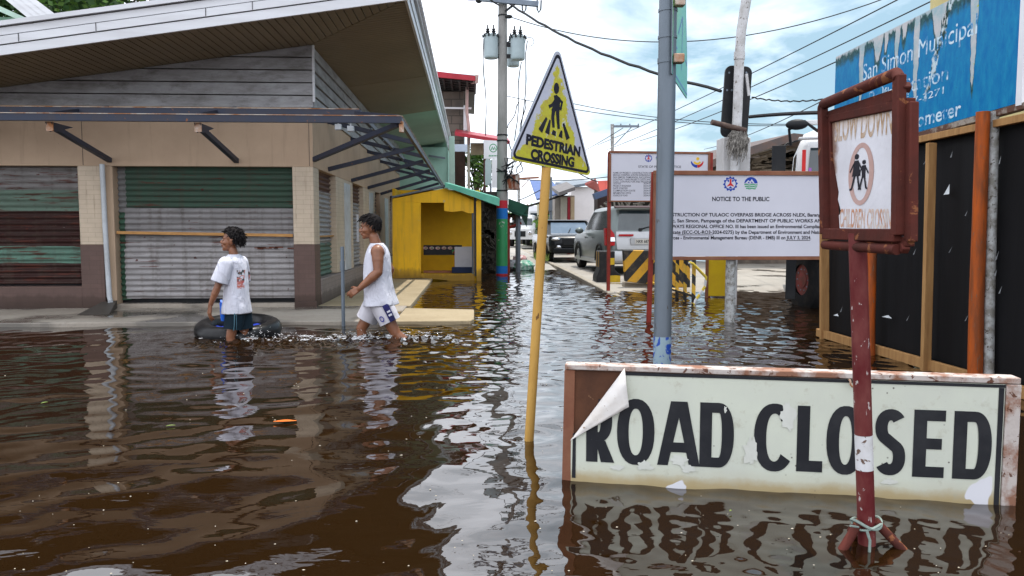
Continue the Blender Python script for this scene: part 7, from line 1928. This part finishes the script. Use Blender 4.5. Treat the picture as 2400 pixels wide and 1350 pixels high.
for k in range(18): t = 2 * PI * k / 18; t2 = 2 * PI * (k + 1) / 18; c.poly([legpt(.74 + .12 * math.sin(u), -.42 + .20 * math.cos(u), .014) if w == 0 else legpt(.74 + .075 * math.sin(u), -.42 + .13 * math.cos(u), .014) for u, w in ((t, 0), (t2, 0), (t2, 1), (t, 1))])
c.build('round_logo', paint('violet_blue_print', (.04, .04, .30)), sh1)

# ---- the boy with the tube
D2 = P(556, 797, Z=0).y; X2 = P(556, 797, Z=0).x
boy = thing('person', 'boy in a white printed t-shirt and dark shorts wading left beside a black inner tube', 'person', (X2, D2, 0))
def m4(x, y, z): return V(X2 + x, D2 + y, z)
b = MB()
hL, hR = m4(.02, -.065, .335), m4(.03, .065, .335)
kL2, kR2 = m4(-.045, -.07, .045), m4(.055, .075, .02)
aL2, aR2 = m4(-.03, -.07, -.30), m4(.26, .06, -.16)
b.capsule(hL, kL2, .068, .048); b.capsule(kL2, kL2 + (aL2 - kL2) * .35, .046, .048); b.capsule(kL2 + (aL2 - kL2) * .35, aL2, .048, .03); b.capsule(aL2, aL2 + V(-.13, 0, -.03), .03, .025)
b.capsule(hR, kR2, .068, .048); b.capsule(kR2, kR2 + (aR2 - kR2) * .35, .046, .048); b.capsule(kR2 + (aR2 - kR2) * .35, aR2, .048, .03); b.capsule(aR2, aR2 + V(-.02, 0, -.12), .03, .025)
b.ell(m4(.02, 0, .38), (.09, .115, .09)); b.ell(m4(.01, 0, .55), (.08, .11, .14)); b.ell(m4(.005, 0, .73), (.085, .13, .12)); b.capsule(m4(-.005, -.10, .825), m4(-.005, .10, .825), .040, .040)
b.capsule(m4(.0, 0, .84), m4(-.02, 0, .95), .050, .045)
sh4, el4, wr4 = m4(-.045, -.155, .815), m4(-.130, -.185, .565), m4(-.205, -.185, .385)
b.ell(sh4, (.052, .048, .056)); b.capsule(sh4, el4, .044, .035); b.capsule(el4, el4 + (wr4 - el4) * .35, .036, .038); b.capsule(el4 + (wr4 - el4) * .3, wr4, .037, .024)
hand(b, wr4, V(-.12, .08, -1), V(.75, .6, 0), -1, .45)
s5, e5, w5 = m4(.02, .15, .815), m4(.0, .20, .60), m4(-.09, .20, .42)
b.ell(s5, (.05, .046, .055)); b.capsule(s5, e5, .043, .034); b.capsule(e5, w5, .036, .025); hand(b, w5, V(-.3, 0, -1), V(0, -1, 0), 1, .5)
hc2 = m4(-.025, 0, 1.045)
hg2, hM2, hs2 = head(b, hc2, V(-1, -.10, .12), V(0, 0, 1), 1.0)
remesh(b, 'body', [M_skin, M_lip], boy, .0055, 4, lambda p: 1 if (p - hg2(.100, 0, -.063)).length < .020 and abs((p - hg2(.100, 0, -.063)).z) < .011 else 0)
face_parts(boy, hg2, hM2, hs2, hc2); hair_mesh(boy, hg2, hs2 * 1.12, 8, 420)
s_ = MB(); rings = []
for z, cx, rx, ry, fo in ((.905, -.010, .054, .060, 0), (.885, -.006, .072, .118, 0), (.862, -.002, .088, .146, .01), (.82, .002, .103, .148, .012), (.74, .006, .112, .152, .02), (.64, .008, .116, .155, .025), (.54, .008, .120, .160, .035), (.44, .006, .127, .166, .045), (.36, .003, .142, .178, .045), (.285, .002, .150, .182, .045)):
    rings.append([m4(p.x, p.y, p.z) for p in oval(cx, 0, z, rx, ry, 44, fo, 2.2, 2.2)])
s_.loft(rings, 0, (False, False))
for shp, elp, sd in ((sh4, el4, -1), (s5, e5, 1)):
    d = (elp - shp).normalized(); x = d.cross(V(0, 1, 0)).normalized(); y = d.cross(x)
    s_.loft([[shp + V(0, -sd * .0, 0) + d * (L * .235 - .02) + (x * math.cos(2 * PI * i / 22) * 1.12 + y * math.sin(2 * PI * i / 22)) * r_ * (1 + .05 * math.sin(3 * 2 * PI * i / 22 + L * 3)) for i in range(22)] for L, r_ in ((-.20, .030), (-.08, .058), (.08, .068), (.3, .072), (.55, .077), (1.0, .085))], 0, (True, False))
def print_mat():
    m, nt, bs = newmat('printed_white_cotton'); o = coords(nt); p = sep(nt, o)
    base = mix(nt, noise(nt, o, 4, 4), (.63, .63, .70), (.56, .56, .64))
    # faded red and black print between the shoulder blades
    inz = ramp(nt, p[2], [(.0, 0.), (.545, 0.), (.55, 1.), (.735, 1.), (.74, 0.)], 'CONSTANT')
    inx = ramp(nt, mth(nt, 'MULTIPLY', p[0], 1.), [(0., 0.), (.052, 1.), (.106, 1.), (.11, 0.)], 'CONSTANT')
    ynear = ramp(nt, mth(nt, 'MULTIPLY', p[1], -1), [(0., 1.), (.145, 1.)], 'CONSTANT')
    mask = mth(nt, 'MULTIPLY', inz, inx)
    n1 = ramp(nt, noise(nt, o, 26, 4, .6), [(.50, 0.), (.54, 1.)]); n2 = ramp(nt, noise(nt, coords(nt, 'Object', (1, 1, 2.2)), 21, 4, .6), [(.53, 0.), (.57, 1.)])
    up_ = ramp(nt, p[2], [(.62, 0.), (.64, 1.)])
    c_ = mix(nt, mth(nt, 'MULTIPLY', mask, n1), base, mix(nt, up_, (.50, .10, .10), (.05, .06, .06)))
    c_ = mix(nt, mth(nt, 'MULTIPLY', mask, n2), c_, (.50, .16, .13))
    setc(nt, bs, c_); bs.inputs['Roughness'].default_value = .85
    bump(nt, bs, noise(nt, coords(nt, 'Object', (1.6, 1.6, .7)), 7.5, 4, .55, 1.2), .8, .035); return m
o = s_.build('t_shirt', print_mat(), boy, angle=80); md = o.modifiers.new('t', 'SOLIDIFY'); md.thickness = .005; o.modifiers.new('sub', 'SUBSURF').render_levels = 1
c = MB(); leg_cloth(c, hL + V(0, 0, .02), kL2 + V(.012, 0, 0), 0, .72, .098, .092, .035, .6); leg_cloth(c, hR + V(0, 0, .02), kR2, 0, .72, .098, .092, .035, 1.9)
c.loft([[m4(p.x, p.y, p.z) for p in oval(.018, 0, z, rx, ry, 28, .01)] for z, rx, ry in ((.45, .105, .13), (.36, .115, .145), (.30, .115, .15), (.27, .10, .13))])
sh2 = c.build('shorts', paint('dark_teal_shorts', (.008, .018, .028), (.014, .028, .04), 5, .4, .7, .8), boy, angle=80)
c = MB(); c.tube([m4(.035, -.178, .30), m4(.03, -.180, .2), m4(.02, -.175, .12)], [.006, .005, .004], 6); c.tube([m4(.05, -.176, .29), m4(.052, -.178, .2), m4(.048, -.172, .13)], [.003, .003, .002], 5); c.build('stripe_print', paint('pale_teal_print', (.08, .17, .22)), sh2)
# blue dipper hanging from the boy's far hand
q = P(531, 750, Y=D2 + .10)
c = MB(); c.loft([[V(q.x + r_ * math.cos(2 * PI * i / 18), D2 + .02 + r_ * math.sin(2 * PI * i / 18) * .8, q.z + z) for i in range(18)] for r_, z in ((.030, 0), (.036, .02), (.040, .17), (.043, .19), (.040, .19), (.034, .17), (.031, .02), (.005, .012))])
c.bar(V(q.x - .02, D2 + .02, q.z + .19), V(q.x - .035, D2 + .05, q.z + .215), .02, .012)
o = c.build('blue_bottle', paint('bright_blue_plastic', (.03, .15, .70), (.02, .11, .6), 4, rough=.35, bmp=0)); tag(o, 'bright blue plastic container held low behind the hand of the boy', 'container')
# inner tube
tc = P(559, 768, Z=.09); TY = tc.y + .12
c = MB(); TR_, tr_ = .365, .098
nu, nv = 64, 20
b0 = len(c.v)
c.torus(V(P(559, 765, Y=TY).x, TY, .065), V(.02, -.10, 1), TR_, tr_, nu, nv)
def rub():
    m, nt, bs = newmat('wet_black_rubber'); o = coords(nt)
    setc(nt, bs, mix(nt, ramp(nt, noise(nt, o, 9, 6, .7), [(.5, 0.), (.7, 1.)]), (.008, .008, .009), (.022, .022, .024)))
    bs.inputs['Specular IOR Level'].default_value = .25
    nt.links.new(mix(nt, noise(nt, o, 14, 4), (.16,) * 3, (.5,) * 3), bs.inputs['Roughness']); bump(nt, bs, noise(nt, o, 50, 4), .2, .004); return m
o = c.build('inner_tube', rub()); tag(o, 'black rubber inner tube floating beside the boy with a blue cloth inside', 'inner tube')
c = MB(); cx = P(559, 765, Y=TY).x; rows = []
for i in range(14):
    rows.append([V(cx + .30 * math.cos(2 * PI * k / 26) * (i / 13), TY + .01 + .30 * math.sin(2 * PI * k / 26) * (i / 13), .035 + .04 * mnoise.noise(V(math.cos(2 * PI * k / 26) * 2 * i / 13, math.sin(2 * PI * k / 26) * 2 * i / 13, 1)) + .055 * (i / 13) ** 2) for k in range(26)])
c.loft(rows, 0, (False, False)); o2 = c.build('blue_lining', paint('royal_blue_cloth', (.02, .05, .42), (.02, .04, .28), 8), None, angle=80); o2.parent = o

# ------------------------------------------------------------------ splashes and flotsam
c = MB(); rr = random.Random(21)
for (wx, wy, sx, sy_, n, zm) in ((-1.30, D1 - .04, .13, .06, 120, .035), (-1.02, D1 - .05, .16, .06, 110, .04), (-.66, D1 - .0, .17, .07, 120, .04), (X2 + .12, D2 - .03, .12, .05, 110, .05), (X2 + .42, D2 + .0, .22, .06, 170, .045), (X2 + .85, D2 + .06, .26, .09, 50, .018), (-1.6, D1, .22, .10, 24, .010)):
    for i in range(n // 2):                            # thrown beads, most close to the legs
        p_ = V(rr.gauss(wx, sx), rr.gauss(wy, sy_ * 1.5), abs(rr.gauss(0, zm)) + .003)
        r_ = rr.uniform(.0010, .0034); c.ell(p_, (r_ * rr.uniform(1.0, 2.4), r_, r_ * rr.uniform(.6, 1.1)), None, 6, 4)
    for i in range(n // 5):                            # torn ridges of broken water lying on the surface
        p_ = V(rr.gauss(wx, sx * 1.15), rr.gauss(wy, sy_ * 1.9), .005 + abs(rr.gauss(0, .010))); L = rr.uniform(.012, .05); a = rr.gauss(0, .45)
        pts = [p_ + V(math.cos(a) * L * t, math.sin(a) * L * t, .006 * math.sin(t * 5 + i)) for t in (-1, -.4, .2, .7, 1)]
        w_ = rr.uniform(.002, .006); c.tube(pts, [w_ * .2, w_, w_ * .7, w_ * .9, w_ * .15], 6)
M_drop, nt_, bs_d = newmat('water_droplet'); bs_d.inputs['Base Color'].default_value = (.8, .8, .82, 1); bs_d.inputs['Roughness'].default_value = .08
o = c.build('splash_drops', M_drop); struct(o, 'stuff')
c = MB(); 
for i in range(150):
    px, py = rr.uniform(0, 2400), rr.uniform(840, 1345); q = P(px, py, Z=.004)
    if q.x > .3 and q.y < 3.9 and q.y > 3.2: continue
    r_ = rr.uniform(.0007, .0019) * q.y ** .5; c.ell(q + V(0, 0, .001), (r_ * rr.uniform(1, 2.2), r_, r_ * .6), None, 6, 4)
o = c.build('floating_specks', paint('pale_specks', (.55, .50, .42), (.30, .25, .15), 40)); struct(o, 'stuff')
def leafbit(px, py, ln, w_, mat, label, rz):
    q = P(px, py, Z=.008); c = MB(); d = V(math.cos(rz), math.sin(rz), 0); s_ = V(-d.y, d.x, 0); rows = []
    for i in range(9):
        t = i / 8; ww = w_ * math.sin(PI * min(max(t, .03), .97)); ce = q + d * ln * (t - .5) + V(0, 0, .004 * math.sin(PI * t)); rows.append([ce - s_ * ww, ce + V(0, 0, .003), ce + s_ * ww])
    c.loft(rows, 0, (False, False), closed=False); o = c.build('floating_leaf', mat); tag(o, label, 'leaf', 'leaves floating on the flood')
leafbit(668, 987, .135, .026, paint('orange_leaf', (.55, .13, .015), (.40, .09, .01), 20), 'orange leaf floating on the water below the boy', .1)
leafbit(400, 998, .05, .008, M_leaf2, 'small green leaf floating in the dark water left of the orange leaf', .4)
leafbit(104, 944, .045, .012, M_leaf2, 'small green leaf floating at the far left of the water', 1.0)
leafbit(1092 + 620, 1198, .016, .005, M_leaf2, 'tiny green leaf floating below the ROAD CLOSED board', .5)
# ------------------------------------------------------------------ overhead lines
def wire(p, q, sag, r, label, n=24, twist=0.0, group='overhead lines crossing the sky'):
    c = MB(); pts = []
    for i in range(n + 1):
        t = i / n; v = p + (q - p) * t - V(0, 0, sag * 4 * t * (1 - t))
        if twist: v = v + V(0, 0, twist * math.sin(i * 2.3))
        pts.append(v)
    c.tube(pts, r, 5); o = c.build('power_line', M_wire); tag(o, label, 'power line', group); return o
M_wire = paint('cable_black', (.02, .02, .022), rough=.6, bmp=0)
A = lambda px, py, y: P(px, py, Y=y)
wire(A(1186, 3, UY), A(1690, 212, 13.0), .25, .028, 'thick twisted cable from the transformer pole down to the traffic signal', twist=.012)
wire(A(1762, 228, 13), A(1935, 232, 12.0), .05, .012, 'twisted cable between the traffic signal and the blue sign', twist=.01)
wire(A(1200, 41, UY), A(2080, -6, 16.0), .75, .012, 'thin sagging line high across the sky from the utility pole')
wire(A(1120, 2, UY), A(980, -40, 20), .1, .01, 'short line leaving the utility pole crossarm to the left')
wire(A(1170, 12, UY), A(1120, -30, 18), .05, .02, 'cable rising leftwards from the top of the utility pole')
wire(A(1188, 225, UY), A(1960, 290, 20), .3, .010, 'upper of two level lines passing behind the triangle sign')
wire(A(1330, 240, 22), A(1920, 290, 18), .2, .010, 'lower of two level lines passing behind the galvanised pole')
for (a, b_, l) in (((1400, 340, 40), (2200, -50, 14), 'topmost of the slanting lines behind the traffic signal'), ((1420, 352, 40), (2230, -20, 14), 'second slanting line behind the traffic signal'), ((1500, 330, 36), (2010, 122, 15), 'third slanting line ending near the corner of the blue sign'), ((1650, 350, 30), (1960, 220, 13), 'fourth slanting line below the twisted cable'), ((1760, 370, 26), (1960, 275, 14), 'lowest slanting line above the tin roof shed'), ((1270, 400, 45), (1460, 300, 30), 'slanting line behind the lower corner of the triangle sign')):
    wire(A(*a), A(*b_), .12, .010 if a[2] < 35 else .014, l)
wire(A(1190, 418, 40), A(1430, 414, 38), .15, .022, 'level line just under the triangle sign')
wire(A(1345, 398, 30), A(1400, 425, 28), .05, .022, 'short dark cable running to the orange red roof')
wire(A(1215, 470, 34), A(1275, 440, 34), .03, .02, 'short line rising behind the yellow pole')
wire(A(1234, 484, 34), A(1330, 452, 34), .03, .05, 'dark awning pole between the stall and the blue roof')
o = wire(A(1757, 274, 12), A(1920, 264, 10.5), -.01, .028, 'thin brown pipe reaching right from the traffic signal'); o.name = 'metal_pipe'; o['category'] = 'pipe'; del o['group']
# distant utility pole with a crossarm
t_ = thing('distant_utility_pole', 'slim distant utility pole with a short crossarm above the rear notice board', 'utility pole', (P(1435, 600, Y=34).x, 34, 0))
c = MB(); c.tube([V(P(1435, 600, Y=34).x, 34, 0), P(1435, 291, Y=34)], .075, 10); c.build('pole', M_mottle, t_)
c = MB(); c.bar(P(1435, 296, Y=34), P(1498, 296, Y=34), .09, .09); c.bar(P(1440, 340, Y=34), P(1480, 298, Y=34), .04, .04)
for px in (1455, 1476, 1496): c.tube([P(px, 296, Y=34), P(px, 290, Y=34)], .03, 6)
c.build('crossarm', M_galv, t_)
t_ = thing('distant_lamp_post', 'thin pale steel post standing just right of the yellow pole far down the street', 'post', (P(1291, 560, Y=38).x, 38, 0))
c = MB(); c.tube([V(P(1291, 560, Y=38).x, 38, 0), P(1291, 415, Y=38)], .07, 8); c.build('pole', M_galv, t_)
c = MB(); c.box(P(1291, 480, Y=38), (.35, .2, .6)); c.build('box', M_galv, t_)
t_ = thing('distant_crossarm_pole', 'thin far pole with a long crossarm seen between the painted pole and the yellow pole', 'utility pole', (P(1216, 560, Y=50).x, 50, 0))
c = MB(); c.tube([V(P(1216, 560, Y=50).x, 50, 0), P(1216, 440, Y=50)], .10, 8); c.build('pole', M_mottle, t_)
c = MB(); c.bar(P(1214, 419, Y=50), P(1263, 416, Y=50), .12, .12); c.bar(P(1222, 440, Y=50), P(1243, 417, Y=50), .05, .05); c.build('crossarm', M_wood_frame, t_)

# ------------------------------------------------------------------ trees
def tree(name, label, base, h, crown_c, crown_r, n, leaf, m, seed, group='trees behind the buildings', mats=None):
    rr = random.Random(seed); t_ = thing(name, label, 'tree', base, 0, group)
    c = MB(); top = V(*crown_c); b0 = Vector(base)
    c.tube([b0, b0 + (top - b0) * .5 + V(rr.uniform(-.2, .2), 0, 0), top], [.16, .11, .04], 8)
    cl = []
    for i in range(16):
        d = V(rr.gauss(0, 1), rr.gauss(0, 1), rr.gauss(.2, .8)).normalized(); e = top + V(d.x * crown_r[0], d.y * crown_r[1], d.z * crown_r[2]) * rr.uniform(.45, .95)
        s_ = b0 + (top - b0) * rr.uniform(.45, .9); c.tube([s_, (s_ + e) / 2 + V(0, 0, .15), e], [.05, .03, .012], 5); cl.append((e, rr.uniform(.35, .62)))
    c.build('trunk', M_bark, t_)
    for mi, mm in enumerate(m):
        c = MB()
        for i in range(n // len(m)):
            e, r_ = rr.choice(cl); s0 = min(crown_r)
            p_ = e + V(rr.gauss(0, 1), rr.gauss(0, 1), rr.gauss(0, .8)) * r_ * s0 * .62
            d = V(rr.uniform(-1, 1), rr.uniform(-1, 1), rr.uniform(-.7, .4)).normalized(); s_ = d.cross(V(rr.uniform(-1, 1), rr.uniform(-1, 1), rr.uniform(-1, 1))).normalized()
            L = leaf * rr.uniform(.6, 1.3); w_ = L * .34
            c.poly([p_ - d * L * .5, p_ + s_ * w_, p_ + d * L * .5, p_ - s_ * w_])
        c.build('crown', mm, t_, smooth=False, recalc=False)
    return t_
B = lambda px, y: (P(px, 560, Y=y).x, y, 0)
tree('leafy_tree', 'large leafy tree above the shop roof at the upper left', B(330, 24), 0, tuple(P(255, -15, Y=24)), (2.9, 2.2, 1.5), 5200, .24, (M_leaf_dark, M_leaf), 31)
tree('leafy_tree', 'dark tree under the pale green eave at the extreme upper left', B(20, 25), 0, tuple(P(25, 30, Y=25)), (1.5, 1.2, 1.0), 1600, .24, (M_leaf_dark,), 32)
tree('street_tree', 'sunlit yellow green tree at the end of the street beside the white jeep', B(1240, 52), 0, tuple(P(1250, 528, Y=52)), (1.5, 1.4, 1.3), 1500, .30, (M_leaf2, M_leaf), 33)
tree('street_tree', 'second bushy tree at the end of the street nearer the dark stall', B(1224, 58), 0, tuple(P(1222, 535, Y=58)), (1.2, 1.2, 1.4), 900, .32, (M_leaf,), 34)
tree('street_tree', 'small dark tree below the blue roof right of the yellow pole', B(1296, 42), 0, tuple(P(1297, 532, Y=42)), (.9, .8, .8), 700, .24, (M_leaf_dark, M_leaf), 35)
tree('porch_tree', 'dark leafy tree seen through the porch of the red roofed house', B(1115, 33), 0, tuple(P(1117, 400, Y=33)), (.85, .8, 1.0), 900, .2, (M_leaf_dark, M_leaf), 36)
tree('shed_tree', 'dark tree behind the rear notice board and silver van', B(1470, 40), 0, tuple(P(1470, 480, Y=40)), (2.2, 1.5, 1.1), 1500, .3, (M_leaf_dark,), 37)
c = MB(); rr = random.Random(44)
for i in range(420):
    q = P(rr.uniform(1255, 1284), rr.uniform(600, 612), Z=.16); h = rr.uniform(.1, .28); c.poly([q, q + V(.03, 0, 0), q + V(rr.uniform(-.12, .12), rr.uniform(-.1, .1), h)])
struct(c.build('grass_tuft', M_leaf2, smooth=False, recalc=False), 'stuff')
